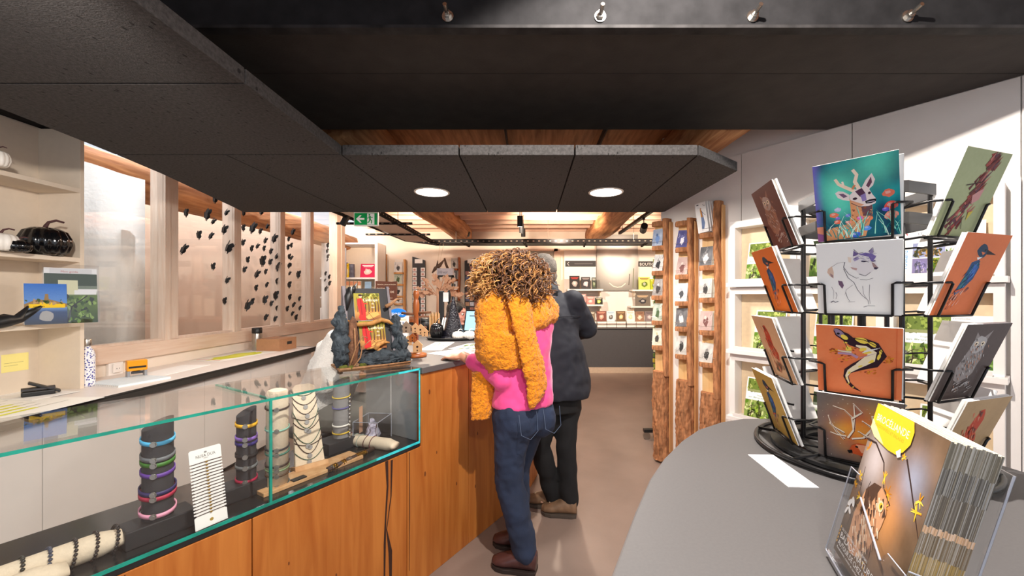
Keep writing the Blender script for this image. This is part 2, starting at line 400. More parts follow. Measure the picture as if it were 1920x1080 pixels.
# ------------------------------------------------------------------ setting
def struct(mb, name, m, parent=None, **k):
    return mb.build(name, m, parent, kind=None if parent else 'structure', **k)
struct(MB().box2((-4.3, -2.2, -.1), (3.3, 7.9, 0)), 'floor', M_FLOOR)
struct(MB().box2((-4.3, 7.8, 0), (3.3, 7.95, 2.8)), 'wall_back', M_WALL)
struct(MB().box2((2.9, 3.0, 0), (3.0, 7.8, 2.8)), 'wall_far_right', M_WALL)
XL = -2.92
wl = struct(MB().box2((XL-.12, -1.0, 0), (XL, 6.2, .94)), 'wall_left', M_WALL)
struct(MB().box2((-4.2, -1.0, 0), (-4.05, 7.8, 2.75)), 'wall_outer', mat('beige_plaster', S(214, 186, 164), .85, var=.03, scale=5))
struct(MB().box2((XL-.12, -1.0, .94), (XL, 2.42, 2.76)), 'wall_left_upper', M_WALL)
struct(MB().box2((XL-.12, 6.2, 0), (XL, 6.3, 2.8)), 'wall_left_end', M_PINE)
# ceiling of the back of the shop, with joists across
ce = struct(MB().box2((-3.05, 4.4, 2.76), (3.0, 7.85, 2.84)), 'ceiling', M_CEILP)
for i in range(9):
    MB().box2((-3.0, 4.55+i*.4, 2.66), (2.9, 4.63+i*.4, 2.76)).build('joist', M_CEILP, ce)
cf = struct(MB().box2((-3.05, -.6, 2.76), (3.0, 4.4, 2.84)), 'ceiling_front', M_CEILW)
for x in (-.2, .6): MB().box2((x, 1.6, 2.70), (x+.012, 4.3, 2.76)).build('board_strip', M_OAKD, cf)
# timber beams under the back ceiling
def timber(name, x, z, w, h, y0, y1, label, seed, m=M_TIMB):
    b = MB(); n = 22; k = 12; vs = []; fs = []; rr = random.Random(seed)
    for i in range(n+1):
        y = y0+(y1-y0)*i/n; ww = w*(1+.10*math.sin(i*.7+seed)+rr.uniform(-.03, .03)); hh = h*(1+.06*math.sin(i*.5+2*seed)); ox = .03*math.sin(i*.35+seed)
        for j in range(k):
            t = 2*math.pi*(j+.5)/k; c, s_ = math.cos(t), math.sin(t); q = (abs(c)**3.2+abs(s_)**3.2)**(-1/3.2)
            vs.append((x+ox+ww/2*c*q+rr.uniform(-.006, .006), y, z+h/2+hh/2*s_*q))
    for i in range(n):
        for j in range(k): q = (j+1) % k; fs.append((i*k+j, i*k+q, (i+1)*k+q, (i+1)*k+j))
    fs += [tuple(reversed(range(k))), tuple(n*k+j for j in range(k))]
    b.add([(v[0], v[1], v[2]) for v in vs], fs)
    return b.build(name, m, None, True, label=label, cat='beam', group='old timber beams')
timber('timber_beam', -1.30, 2.43, .34, .32, 2.6, 7.79, 'heavy old timber ceiling beam above the exit sign side, left of the hanging spots', 1)
timber('timber_beam', 1.25, 2.43, .34, .32, 2.5, 7.79, 'heavy old timber ceiling beam on the right, above the dark poster', 2)
timber('timber_beam', -3.47, 2.25, .30, .32, 2.4, 7.78, 'old timber beam running behind the glazed wall with the butterflies', 3)
# plastered piers seen through the glass
def pier(y0, y1, z1, x1, lab):
    b = MB(); n = 10; prof = [(x1-.095, y0)]+[(x1+.015*math.sin(i*1.3), y0+(y1-y0)*i/n) for i in range(n+1)]+[(x1-.095, y1)]
    b.prism(prof, 0, z1); b.build('plaster_pier', M_PIER, None, True, label=lab, cat='pier')
M_PIER = mat('rough_white_plaster', S(236, 238, 236), .9, var=.05, scale=5, bump=.25, bscale=40)
pier(2.3, 3.33, 2.37, -3.22, 'rough white plastered pier behind the window pane beside the bookcase')
pier(6.4, 7.05, 2.25, -3.25, 'white plastered pier behind the narrow end pane with the dark garland')
# sill, posts and panes of the glazed wall
struct(MB().box2((XL-.10, 2.425, .935), (XL+.03, 6.25, 1.05)), 'trim_1', M_PINEY, bevel=.004)
PY = [(2.42, 2.54), (3.16, 3.30), (3.90, 4.02), (4.62, 4.74), (5.25, 5.37), (5.98, 6.14)]
for i, (a, b_) in enumerate(PY):
    o = struct(MB().box2((XL-.09, a, 1.05), (XL+.012, b_, 2.70)), 'trim_%d' % (i+2), M_PINE, bevel=.003)
    MB().box2((XL+.012, a+.002, 1.05), (XL+.03, a+.05, 2.70)).build('glazing_bead', M_PINE, o)
for i in range(5):
    y0, y1 = PY[i][1], PY[i+1][0]
    w = thing('window_%d' % (i+1), None, None, (XL-.03, (y0+y1)/2, 1.05), kind='structure')
    MB().box2((XL-.036, y0, 1.05), (XL-.026, y1, 2.70)).build('pane', M_GLASS, w)
    MB().box2((XL-.05, y0, 1.05), (XL+.01, y1, 1.066)).build('bottom_bead', M_PINE, w)
struct(MB().box2((XL-.1, 2.3, 2.70), (XL+.03, 6.25, 2.76)), 'trim_9', M_PINEY)
# angled right wall: clad in tall white panels
WA = Vector((1.13, 3.43, 0)); WT = Vector((.6, -.8, 0)); WN = Vector((-.8, -.6, 0)); UP = Vector((0, 0, 1))
def RW(s, d=0, z=0): return WA+WT*s+WN*d+UP*z
FW = frame(WA, WT, UP, WN)          # x along the wall, y up, z out
FWH = frame(WA, WT, -WN, UP)        # x along, y into the wall, z up
def sPX(px):
    k = (px-CX)/F; return (k*WA.y-WA.x)/(WT.x-k*WT.y)
wr = struct(MB(FWH).box2((0, .022, 0), (3.3, .12, 2.76)), 'wall_right', M_CLAD)
SB = [0, .676, 1.32, 1.955, 2.6, 3.3]
for a, b_ in zip(SB[:-1], SB[1:]):
    MB(FWH).box2((a+.0025, 0, .0), (b_-.0025, .022, 2.43)).build('panel', M_CLAD, wr)
MB(FWH).box2((1.925, -.03, 0), (1.955, .0, 1.95)).build('upright', M_CLAD, wr)
# ---- hanging acoustic panels
ZP, TP = 2.12, .052
EDGE = [(-2.04, 1.54), (-2.08, 1.84), (-2.11, 2.03), (-2.17, 2.34), (-2.41, 3.26), (-2.465, 3.43)]
def ex(y):
    if y <= EDGE[0][1]: return EDGE[0][0]
    for (a, ya), (b_, yb) in zip(EDGE[:-1], EDGE[1:]):
        if y <= yb: return a+(b_-a)*(y-ya)/(yb-ya)
    return EDGE[-1][0]
g = .004
pan = [
 ([(-2.03, .45), (-.96, .45), (-.96, 1.351), (-2.03, 1.351)], 'dark acoustic ceiling panel over the bookcase, nearest the camera on the left'),
 ([(-2.03, 1.351), (-.96, 1.351), (-.96, 2.03), (-2.11, 2.03), (-2.08, 1.84), (-2.04, 1.54)], 'dark acoustic ceiling panel behind the nearest left panel, right edge exposed'),
 ([(-2.11, 2.03), (-1.55, 2.03), (-1.55, 3.43), (-2.465, 3.43), (-2.41, 3.26), (-2.17, 2.34)], 'tapered dark acoustic ceiling panel next to the butterfly windows'),
 ([(-1.55, 2.03), (-.96, 2.03), (-.96, 3.43), (-1.55, 3.43)], 'dark acoustic ceiling panel above the exit sign'),
 ([(-.96, 2.03), (-.361, 2.03), (-.361, 3.43), (-.96, 3.43)], 'dark acoustic ceiling panel holding the left round downlight'),
 ([(-.361, 2.03), (.231, 2.03), (.231, 3.43), (-.361, 3.43)], 'dark acoustic ceiling panel between the two round downlights'),
 ([(.231, 2.03), (.861, 2.03), (.861, 3.43), (.231, 3.43)], 'dark acoustic ceiling panel holding the right round downlight'),
 ([(.861, 2.03), (1.20, 2.29), (1.157, 3.43), (.861, 3.43)], 'dark wedge shaped acoustic ceiling panel at the right end of the row')]
for poly, lab in pan:
    c = Vector((sum(p[0] for p in poly)/len(poly), sum(p[1] for p in poly)/len(poly)))
    pl = [(p[0]+(g if p[0] < c.x else -g), p[1]+(g if p[1] < c.y else -g)) for p in poly]
    MB().prism(pl, ZP, ZP+TP).build('acoustic_ceiling_panel', M_PANEL, None, bevel=.002, label=lab, cat='ceiling panel', group='hanging acoustic panels')
ZU = 2.43
wx = lambda y: WA.x+.75*(WA.y-y)-.012
for y0, y1, lab in ((1.53, 1.843, 'wide black board ceiling panel directly behind the bolted steel beam'), (1.847, 2.466, 'wide black board ceiling panel with the wooden gap behind it')):
    MB().prism([(-2.35, y0), (wx(y0), y0), (wx(y1), y1), (-2.35, y1)], ZU, ZU+.03).build('ceiling_board', M_UPANEL, None, label=lab, cat='ceiling panel', group='high ceiling boards')
sb = thing('steel_beam', 'black steel beam with a row of bolts across the top', 'beam', (0, 1.5, 2.41))
MB().box2((-2.35, 1.50, 2.41), (wx(1.5)-.01, 1.525, 2.75)).build('web', M_STEEL, sb)
MB().box2((-2.35, 1.485, 2.40), (wx(1.5)-.02, 1.525, 2.412)).build('flange', mat('highlight_steel_edge', S(44, 42, 42), .7, var=.6, scale=12, spec=.2), sb)  # lighter steel tone paints the highlight on the bottom edge
for px in (840, 1125, 1410, 1700):
    p = P(px, 32, 1.5); b = MB()
    b.tube([p, p+Vector((0, -.006, 0))], .022, 14); b.tube([p+Vector((0, -.006, 0)), p+Vector((0, -.022, 0))], .015, 6); b.tube([p+Vector((0, -.022, 0)), p+Vector((0, -.06, .006))], .008, 8)
    b.build('bolt', M_SILV, sb)
struct(MB().box2((XL, -.5, 2.40), (-2.62, 2.44, 2.75)), 'trim_10', M_STEEL)
# ---- downlights
M_DL = emit('downlight_diffuser', (1, .96, .9, 1), 14)
for x, lab in ((-.676, 'bright round recessed downlight on the left'), (.528, 'bright round recessed downlight on the right')):
    t = thing('recessed_downlight', lab, 'downlight', (x, 2.758, ZP-.006), 'round downlights')
    MB().lathe([(.106, .0), (.118, .0), (.120, .003), (.120, .006), (.106, .006)], 40, (x, 2.758, ZP-.006), loop=True).build('trim_ring', M_WHITEP, t, True)
    MB().lathe([(.107, .002), (.107, .0045)], 40, (x, 2.758, ZP-.006)).build('diffuser', M_DL, t)
    lamp('downlight_glow', 'AREA', (x, 2.758, ZP-.012), 16, NEUT, (x, 2.758, 0), .2)
# ---- exit sign
t = thing('exit_sign', 'green and white emergency exit sign with arrow and running man', 'sign', P(687, 425, 3.46))
c = P(687, 411, 3.46); wS, hS = .212, .122
MB().box(c, (wS, .024, hS)).build('housing', M_CLAD, t, bevel=.006)
MB().box(c+Vector((0, .005, hS/2+.02)), (.03, .012, .06)).build('bracket', M_CLAD, t)
Mx = frame(c+Vector((-wS/2+.008, -.0125, -hS/2+.01)), (1, 0, 0), (0, 0, 1)); a = Art(wS-.016, hS-.02); G = S(10, 160, 80)
a.rect(0, 0, 1, 1, G).rect(.56, .03, .88, .97, WHITE)
a.poly([(.07, .5), (.24, .82), (.32, .82), (.21, .58), (.44, .58), (.44, .42), (.21, .42), (.32, .18), (.24, .18)], WHITE)
a.blob(.66, .84, .04, .075, G); a.stroke([(.67, .74), (.69, .45)], .075, G); a.stroke([(.66, .7), (.59, .6), (.60, .48)], .035, G); a.stroke([(.69, .70), (.77, .6), (.81, .66)], .035, G)
a.stroke([(.69, .46), (.76, .34), (.75, .1)], .045, G); a.stroke([(.68, .46), (.64, .24), (.57, .2)], .045, G)
a.put(Mx, t, 'pictogram')
# ---- cable tray: ladder run along the left, turning right across the back
M_TRAYW = mat('perforated_plate', S(225, 205, 188), .5, var=.3, scale=260)
t = thing('cable_tray', 'black perforated cable tray hanging below the ceiling', 'cable tray', (-1.8, 5.5, 2.30))
def rail(a, b_, w=.02, h=.06, nm='rail'):
    a, b_ = Vector(a), Vector(b_); d = b_-a; M = frame(a, d, UP, None); L = d.length
    MB(M).box((L/2, 0, 0), (L, h, w)).build(nm, M_STEEL, t)
    n = int(L/.09); s2 = MB(M)
    for i in range(n):
        for e in (-1, 1): s2.box(((i+.5)*L/n, 0, e*(w/2+.0006)), (.028, .010, .001))
    o = s2.build('slots', mat('slot_gap', S(150, 132, 116), .7), t); o['kind'] = 'stuff'
rail((-2.06, 3.7, 2.30), (-1.98, 6.35, 2.30)); rail((-1.62, 3.7, 2.30), (-1.62, 6.55, 2.30))
rail((-1.98, 6.35, 2.30), (-1.62, 6.85, 2.30)); rail((-1.62, 6.85, 2.30), (2.75, 6.85, 2.30), h=.07); rail((-1.62, 6.55, 2.30), (2.75, 6.5, 2.30), h=.07)
for y in (3.9, 4.75, 5.6): rail((-2.30, y, 2.265), (-1.4, y, 2.265), .03, .025, 'rung')
for x in (-1.1, -.1, .9, 1.9): rail((x, 6.4, 2.262), (x+.05, 6.95, 2.262), .03, .02, 'rung')
MB().box2((-1.97, 3.75, 2.275), (-1.64, 6.4, 2.279)).build('tray_plate', M_TRAYW, t)
MB().box2((-1.5, 6.53, 2.275), (2.7, 6.83, 2.279)).build('tray_plate', mat('tray_plate_grey', S(70, 66, 62), .5, var=.4, scale=120), t)
for x, y in ((-2.04, 4.6), (-1.62, 4.9), (-1.2, 6.5), (.3, 6.5), (1.7, 6.5)): MB().tube([(x, y, 2.32), (x, y, 2.76)], .004, 6).build('hanger_rod', M_SILV, t)
# ---- spot lamps on the back ceiling
def spotlamp(p, aim, lab, r=.035, L=.13, ztop=2.76):
    p = Vector(p); t = thing('track_spot', lab, 'spotlight', p, 'black track spots'); d = (Vector(aim)-p).normalized()
    MB().tube([p-d*L*.5, p+d*L*.5], r, 14).build('barrel', M_BLACK, t, False)
    MB().tube([p+d*(L*.5-.004), p+d*(L*.5+.001)], r*.85, 14).build('lens', emit('spot_lens_'+str(len(MATS)), (1, .9, .75, 1), 3), t)
    MB().tube([p, Vector((p.x, p.y, ztop))], .006, 6).tube([Vector((p.x, p.y, ztop-.03)), Vector((p.x, p.y, ztop))], .02, 8).build('stem', M_BLACK, t)
spotlamp(P(975, 415, 4.9), P(975, 600, 5.0), 'black cylinder spot highest of the three under the dark panels')
spotlamp(P(978, 428, 5.6), P(980, 600, 6.0), 'black cylinder spot in the middle of the hanging three')
spotlamp(P(981, 436, 6.2), P(985, 600, 6.6), 'black cylinder spot lowest of the hanging three')
spotlamp(P(1207, 428, 5.2), P(1180, 520, 7.7), 'tilted black spot by the right hand wall near the timber beam', .045, .17, 2.425)
MB().box2((1.47, 4.5, 2.42), (1.51, 6.6, 2.46)).tube([(1.49, 4.7, 2.46), (1.49, 4.7, 2.76)], .005, 6).tube([(1.49, 6.4, 2.46), (1.49, 6.4, 2.76)], .005, 6).build('light_track', M_BLACK, None, label='black light track carrying the tilted spot on the right', cat='track')
p = Vector((-2.06, 4.45, 2.25)); MB().box(p, (.05, .07, .14), R=Matrix.Rotation(.5, 3, 'Y')).build('flood_lamp', M_BLACK, None, bevel=.01, label='small black flood lamp clipped on the cable tray', cat='lamp')
p = P(873, 440, 7.2); MB().lathe([(.02, 0), (.07, .02), (.085, .09), (.08, .10), (.0, .085)], 20, (p.x, p.y, p.z-.05)).build('ceiling_speaker', M_BLACK, None, True, label='black round speaker at the end of the left timber beam', cat='speaker')
# ------------------------------------------------------------------ wooden counter with glass display case
C0 = Vector((-1.178, .886, 0)); CT = Vector((.5204, .854, 0)).normalized(); CN = Vector((CT.y, -CT.x, 0))
FC = frame(C0, CT, -CN, UP)       # x along the front, y inward, z up
FCV = frame(C0, CT, UP, CN)       # x along, y up, z out
def CS(s, d=0, z=0): return FC @ Vector((s, d, z))
def sC(px):
    k = (px-CX)/F; return (k*C0.y-C0.x)/(CT.x-k*CT.y)
ZT, ZB, SE, DEP = 1.05, .69, 1.236, .42
t = thing('wooden_counter', 'long oak fronted reception counter with a grey top', 'counter', CS(.8, .2))
def plank(poly, kn=(), cr=()):
    o = MB(FCV).prism(poly, -.03, 0).build('plank', M_OAK, t, bevel=.002)
    for (x, y, r) in kn: MB(FCV).prism([(x+r*.6*math.cos(k*.785)*(1+.2*math.sin(k*3)), y+r*1.3*math.sin(k*.785)) for k in range(8)], 0, .0006).build('knot', mat('brown_knot', S(116, 62, 24), .6, var=.3), o)
    for pts in cr:
        b = MB(FCV); L = [(p[0]-p[2]/2, p[1]) for p in pts]; R = [(p[0]+p[2]/2, p[1]) for p in reversed(pts)]
        b.prism(L+R, 0, .0007).build('crack', M_OAKD, o)
zb = .665
plank([(-.5, 0), (.04, 0), (.04, zb), (-.5, zb)]); 
plank([(.043, 0), (.502, 0), (.502, zb), (.043, zb)], [(.3, .35, .008)], [[(.2, .66, .002), (.205, .5, .006), (.2, .3, .001)]])
plank([(.505, 0), (1.155, 0), (1.155, zb), (.505, zb)], [(.8, .3, .006), (.62, .45, .005)],
      [[(1.04, .665, .016), (1.045, .55, .01), (1.035, .42, .008), (1.03, .3, .012), (1.028, .15, .008), (1.03, 0, .004)], [(1.068, .66, .012), (1.064, .5, .006), (1.04, .36, .004), (1.06, .25, .02), (1.062, .1, .012), (1.05, 0, .006)]])
plank([(1.158, 0), (1.60, 0), (1.60, 1.018), (SE+.008, 1.018), (SE+.008, zb), (1.158, zb)], [(1.30, .92, .010), (1.27, .52, .010), (1.35, .6, .006), (1.5, .38, .008)], [[(1.17, .66, .003), (1.172, .4, .004), (1.17, .1, .002)]])
plank([(1.603, 0), (1.96, 0), (1.96, 1.018), (1.603, 1.018)], [(1.72, .72, .014), (1.68, .6, .008), (1.66, .3, .008)], [[(1.86, .7, .002), (1.865, .45, .008), (1.86, .2, .002)]])
cur = [CS(1.962), Vector((-.02, 2.82, 0)), Vector((.06, 3.12, 0)), Vector((.09, 3.42, 0)), Vector((.06, 3.72, 0)), Vector((-.1, 3.95, 0)), Vector((-.5, 3.97, 0)), Vector((-.95, 3.97, 0)), Vector((-1.3, 3.97, 0))]
for a, b_ in zip(cur[:-1], cur[1:]):
    d = (b_-a); L = d.length; M = frame(a, d, UP); MB(M).box((L/2, .509, -.015), (L-.004, 1.018, .03)).build('plank', M_OAK, t)
top = [CS(SE+.006, -.012), CS(1.962, -.012)]+[p+Vector((.012, 0, 0)) for p in cur[1:5]]+cur[5:]+[Vector((-1.3, 3.0, 0)), Vector((-.92, 2.78, 0)), CS(SE+.006, DEP)]
MB().prism([(p.x, p.y) for p in top], 1.02, ZT).build('counter_top', M_TOP, t, bevel=.003)
MB(FC).box2((SE+.008, .03, .66), (SE+.03, DEP, 1.018)).build('end_panel', mat('grey_end_panel', S(172, 172, 174), .35, var=.08, scale=6), t)
MB(FC).box2((-.5, .032, .02), (SE+.03, DEP, .66)).build('carcass', M_DARKEDGE, t)
MB(FC).tube([(SE-.008, .2, 1.03), (SE-.008, .2, .78)], .0012, 6).build('cable', M_CLAD, t)
# glass case
gc = thing('glass_display_case', 'long frameless glass display case with green edges in front of the counter', 'display case', CS(.4, .2, .67))
MB(FC).box2((-.5, .0, .668), (SE, DEP, ZB)).build('base', mat('black_display_base', S(36, 37, 38), .18, var=.05), gc)
s1 = sC(508)
MB(FC).box2((-.5, 0, ZB), (s1-.002, .006, ZT-.008)).build('front_pane', M_CASE, gc)
MB(FC).box2((s1+.002, 0, ZB), (SE-.006, .006, ZT-.008)).build('front_pane', M_CASE, gc)
MB(FC).box2((-.5, 0, ZT-.008), (SE, DEP, ZT)).build('top_pane', M_CASE, gc)
MB(FC).box2((SE-.006, 0, ZB), (SE, DEP, ZT-.008)).build('end_pane', M_CASE, gc)
for a, b_, m, n in (((-.5, -.0012, ZT-.009), (SE, 0, ZT), M_GEDGE, 'top_edge'), ((-.5, -.0012, ZB-.006), (SE-.25, 0, ZB+.005), M_GEDGE, 'bottom_edge'), ((SE-.25, -.0012, ZB-.006), (SE, 0, ZB+.005), M_CEDGE, 'bottom_edge'),
                  ((s1-.004, -.0014, ZB), (s1+.004, .006, ZT-.008), M_GEDGE, 'joint_edge'), ((SE-.007, -.0016, ZB), (SE+.0005, .0005, ZT), M_CEDGE, 'corner_edge'), ((SE-.13, -.0016, ZT-.010), (SE, -.0012, ZT-.001), M_CEDGE, 'reflection_edge'),
                  ((s1-.004, .006, ZT-.007), (s1+.004, DEP, ZT-.0005), M_GEDGE, 'top_joint')):
    MB(FC).box2(a, b_).build(n, m, gc)

def cp(px, py, z=ZB): return PZ(px, py, z)
# --- suede columns with strap bracelets
def bracelet(c, r, z, col, lab, h=.0115, tilt=.12, face=-.6, med=True, dz=0, thick=.003, closed=True, slant=0):
    """strap ring about a vertical axis; face = angle of the medallion"""
    n = 32; b = MB(); vs = []; fs = []
    for i in range(n):
        t_ = 2*math.pi*i/n; dzz = tilt*r*math.sin(t_-slant)
        for (rr, zz) in ((r, -h/2), (r+thick, -h/2), (r+thick, h/2), (r, h/2)):
            vs.append((c.x+rr*math.cos(t_), c.y+rr*math.sin(t_), z+dzz+zz))
    for i in range(n):
        j = (i+1) % n
        for k in range(4): q = (k+1) % 4; fs.append((i*4+k, j*4+k, j*4+q, i*4+q))
    b.add(vs, fs); nm = 'bracelet'
    o = b.build(nm, mat('strap_%02x%02x%02x' % col, S(*col), .5, var=.08), None, True, label=lab, cat='bracelet', group='bracelets in the glass case')
    if med:
        d = Vector((math.cos(face), math.sin(face), 0)); p = c+d*(r+thick); p.z = z+tilt*r*math.sin(face-slant)
        m = MB(frame(p, d.cross(UP), UP)); m.tube([(0, 0, -.001), (0, 0, .004)], .0085, 12); m.M = frame(p, UP.cross(d), UP, d)
        m.tube([(0, 0, .003), (0, 0, .0052)], .006, 8); m.build('medallion', M_SILV, o)
    return o
FACE = math.atan2(-1, .55)
def column(px, py, top, r, blk, lab, labb, cut=.03, m=None):
    p = cp(px, py); t = thing('bracelet_column', lab, 'display stand', p, 'grey suede bracelet columns')
    M = frame(p, CT, -CN, UP); MB(M).box((0, 0, blk[2]/2), blk).build('block', mat('black_block', S(40, 41, 44), .55, var=.1), t, bevel=.003)
    b = MB(); n = 28; z0 = ZB+blk[2]; vs = [(p.x+r*math.cos(2*math.pi*i/n), p.y+r*math.sin(2*math.pi*i/n), z0) for i in range(n)]
    vs += [(p.x+r*math.cos(2*math.pi*i/n), p.y+r*math.sin(2*math.pi*i/n), top+cut*math.cos(2*math.pi*i/n-.9)*.5) for i in range(n)]
    b.add(vs, [(i, (i+1) % n, n+(i+1) % n, n+i) for i in range(n)]+[tuple(range(n, 2*n))])
    o = b.build('column', m or M_LEATH, t, True); md = o.modifiers.new('e', 'EDGE_SPLIT'); md.split_angle = .8
    return p
p1 = column(296, 1000, 1.02, .036, (.16, .085, .052), 'tall grey suede bracelet column on a black block beside the white bracelet card', '')
for i, (y, col, nm) in enumerate(((828, (80, 180, 225), 'light blue'), (858, (104, 108, 112), 'grey'), (868, (60, 118, 40), 'green'), (888, (98, 58, 150), 'purple'), (921, (44, 38, 92), 'dark indigo'), (930, (176, 40, 72), 'crimson'), (962, (236, 160, 186), 'pink'))):
    z = P(0, y, p1.y-.03).z
    bracelet(p1, .037+(.003 if i > 3 else 0), z, col, nm+' strap bracelet on the suede column left of the bracelet card', tilt=.22, face=FACE, slant=.9)
p2 = column(462, 925, .985, .030, (.17, .085, .05), 'grey suede bracelet column just right of the white bracelet card', '')
for y, col, nm in ((798, (236, 178, 40), 'golden yellow'), (823, (140, 104, 190), 'lilac'), (833, (56, 46, 120), 'indigo'), (856, (34, 34, 38), 'black'), (877, (112, 116, 118), 'grey'), (903, (176, 34, 72), 'crimson')):
    bracelet(p2, .031, P(0, y, p2.y-.03).z, col, nm+' strap bracelet on the suede column right of the bracelet card', tilt=.15, face=FACE, slant=.9)
p3 = column(640, 838, 1.0, .036, (.19, .11, .05), 'pale grey bracelet column with a hanging charm chain near the acrylic box', '', m=mat('pale_grey_suede', S(132, 130, 130), .8, var=.1, scale=80))
for y, col, nm, hh in ((745, (226, 196, 70), 'yellow cord', .005), (765, (88, 84, 150), 'blue bead', .006), (798, (235, 232, 224), 'white pearl', .008), (812, (226, 190, 60), 'amber cord', .006), (830, (32, 30, 32), 'black cord', .006)):
    bracelet(p3, .037, P(0, y, p3.y-.03).z, col, nm+' bracelet on the column beside the acrylic box', hh, .1, FACE, False)
b = MB(); d = Vector((math.cos(FACE+.9), math.sin(FACE+.9), 0))
for i in range(12): b.ell(p3+d*.043+UP*(ZB*0+P(0, 745, p3.y).z-p3.z-i*.0185), (.006, .006, .008 if i % 2 else .006), 8, 6)
b.build('charm_chain', M_SILV, None, True, label='silver charm chain hanging down the grey bracelet column', cat='chain')
# white linen column with braided bracelets
p4 = cp(520, 912); r4 = .036
t = thing('bracelet_column', 'cream linen bracelet column standing on a pale wooden board', 'display stand', p4)
MB().lathe([(r4, 0), (r4, .33), (r4*.9, .345), (r4*.5, .35), (.0, .342)], 28, p4+UP*.014).build('column', M_CREAM, t, True)
MB(frame(p4+CT*.13, CT, -CN, UP)).box((0, 0, .007), (.40, .10, .014)).build('board', M_LWOOD, t, bevel=.002)
for y, col, nm in ((766, (66, 44, 34), 'brown leather cord'), (806, (140, 190, 172), 'pale green cord'), (842, (50, 46, 52), 'black braided'), (851, (70, 120, 104), 'green braided'), (873, (60, 40, 34), 'dark brown braided'), (881, (130, 150, 110), 'sage beaded'), (891, (92, 66, 44), 'brown corded'), (912, (62, 92, 98), 'turquoise beaded')):
    bracelet(p4, r4+.001, P(0, y, p4.y-.03).z, col, nm+' bracelet on the cream linen column', .006, .14, FACE, True, slant=.6)
# slanted necklace board
t = thing('necklace_board', 'slanted pale board strung with dark cord necklaces and medallions', 'display stand', cp(585, 880))
q = cp(583, 880); M = frame(q, CT, UP*.94-CN*.34); M = frame(q, (CT+CN*.25).normalized(), UP*.95-CN*.31)
MB(M).prism([(-.055, .02), (.055, .02), (.042, .34), (.02, .35), (-.03, .35), (-.042, .335)], -.02, 0).build('board', M_CREAM, t, bevel=.003)
MB(M).prism([(-.062, .0), (.062, .0), (.062, .025), (-.062, .025)], -.05, .025).build('foot', M_LWOOD, t, bevel=.002)
for i in range(10):
    y = .32-.027*i; sag = .02+.018*(i % 4); k = 10
    pts = [((-.047-.0008*i)+(.094+.0016*i)*u/k, y+.006*(i % 3)-sag*4*(u/k)*(1-u/k), .003) for u in range(k+1)]
    MB(M).tube(pts, .0016, 5).build('necklace_cord', M_OAKD if i % 3 else mat('green_cord', S(60, 90, 70), .7), t)
    mm = MB(M); mm.tube([(pts[5][0]+.004*(i % 3-1), pts[5][1]-.009, .002), (pts[5][0]+.004*(i % 3-1), pts[5][1]-.009, .005)], .009, 12); mm.build('medallion', M_SILV, t)
# bracelet pillows
def pillow(a, b_, r, lab, name='bracelet_pillow'):
    a, b_ = Vector(a), Vector(b_); n = 16; pts = []; rs = []
    for i in range(n+1):
        u = i/n; e = min(u, 1-u)/.12; w = r*(.88+.12*min(1, e)) ; pts.append(a.lerp(b_, u)); rs.append((w*(1.15 if e < .5 else 1.0), w*(.55+.45*min(1, e))))
    return MB().tube(pts, rs, 18).build(name, M_CREAM, None, True, label=lab, cat='pillow', group='linen bracelet pillows')
def beads(a, b_, u, r, col, lab, br=.0045, kind='bead'):
    a, b_ = Vector(a), Vector(b_); d = (b_-a).normalized(); p = a.lerp(b_, u); x = d.cross(UP).normalized(); y = x.cross(d); m = MB(); n = max(10, int(2*math.pi*r/(br*2)))
    for i in range(n): t_ = 2*math.pi*i/n; m.ell(p+x*math.cos(t_)*(r+br*.6)+y*math.sin(t_)*(r+br*.6)+d*.006*math.sin(t_), br, 7, 5)
    m.build('bracelet', mat('bead_%02x%02x%02x' % col, S(*col), .35, var=.3, scale=200), None, True, label=lab, cat='bracelet', group='bead bracelets on the linen pillows')
r = .032; a1 = cp(-40, 1095)+UP*r; b1 = cp(236, 1022)+UP*r
a1 = CS(-.2, .11, ZB+r); b1 = CS(.232, .10, ZB+r)
pillow(a1, b1, r, 'long cream linen bracelet pillow lying behind the shorter one at the case front')
for i, (u, col, nm) in enumerate(((.93, (34, 30, 30), 'black bead'), (.84, (44, 34, 32), 'dark brown bead'), (.75, (40, 36, 36), 'charcoal bead'), (.65, (60, 66, 84), 'grey and blue bead'), (.55, (44, 44, 38), 'dark olive bead'), (.44, (52, 44, 40), 'brown and white bead'))):
    beads(a1, b1, u, r, col, nm+' bracelet, '+ORD[i]+' from the right on the long linen pillow')
r2 = .03; a2 = CS(-.26, .037, ZB+r2); b2 = CS(.105, .037, ZB+r2)
pillow(a2, b2, r2, 'short cream linen bracelet pillow right behind the front glass')
for i, (u, col, nm) in enumerate(((.62, (170, 96, 84), 'coral'), (.4, (60, 52, 40), 'dark olive'), (.25, (190, 120, 130), 'rose'), (.18, (180, 160, 110), 'tan'))):
    beads(a2, b2, u, r2, col, nm+' fine bead bracelet, '+ORD[i]+' from the right on the short linen pillow', .0028)
r3 = .027; a3 = cp(645, 832)+UP*r3; b3 = cp(742, 846)+UP*r3
pillow(a3, b3, r3, 'cream linen bracelet pillow in front of the acrylic box')
for i, (u, col, nm) in enumerate(((.1, (150, 40, 50), 'red'), (.22, (150, 170, 160), 'sage grey'), (.33, (160, 175, 165), 'pale green'), (.46, (90, 30, 40), 'dark maroon'), (.58, (100, 24, 40), 'wine red'))):
    beads(a3, b3, u, r3, col, nm+' cord bracelet, '+ORD[i]+' from the left on the pillow by the acrylic box', .0022)
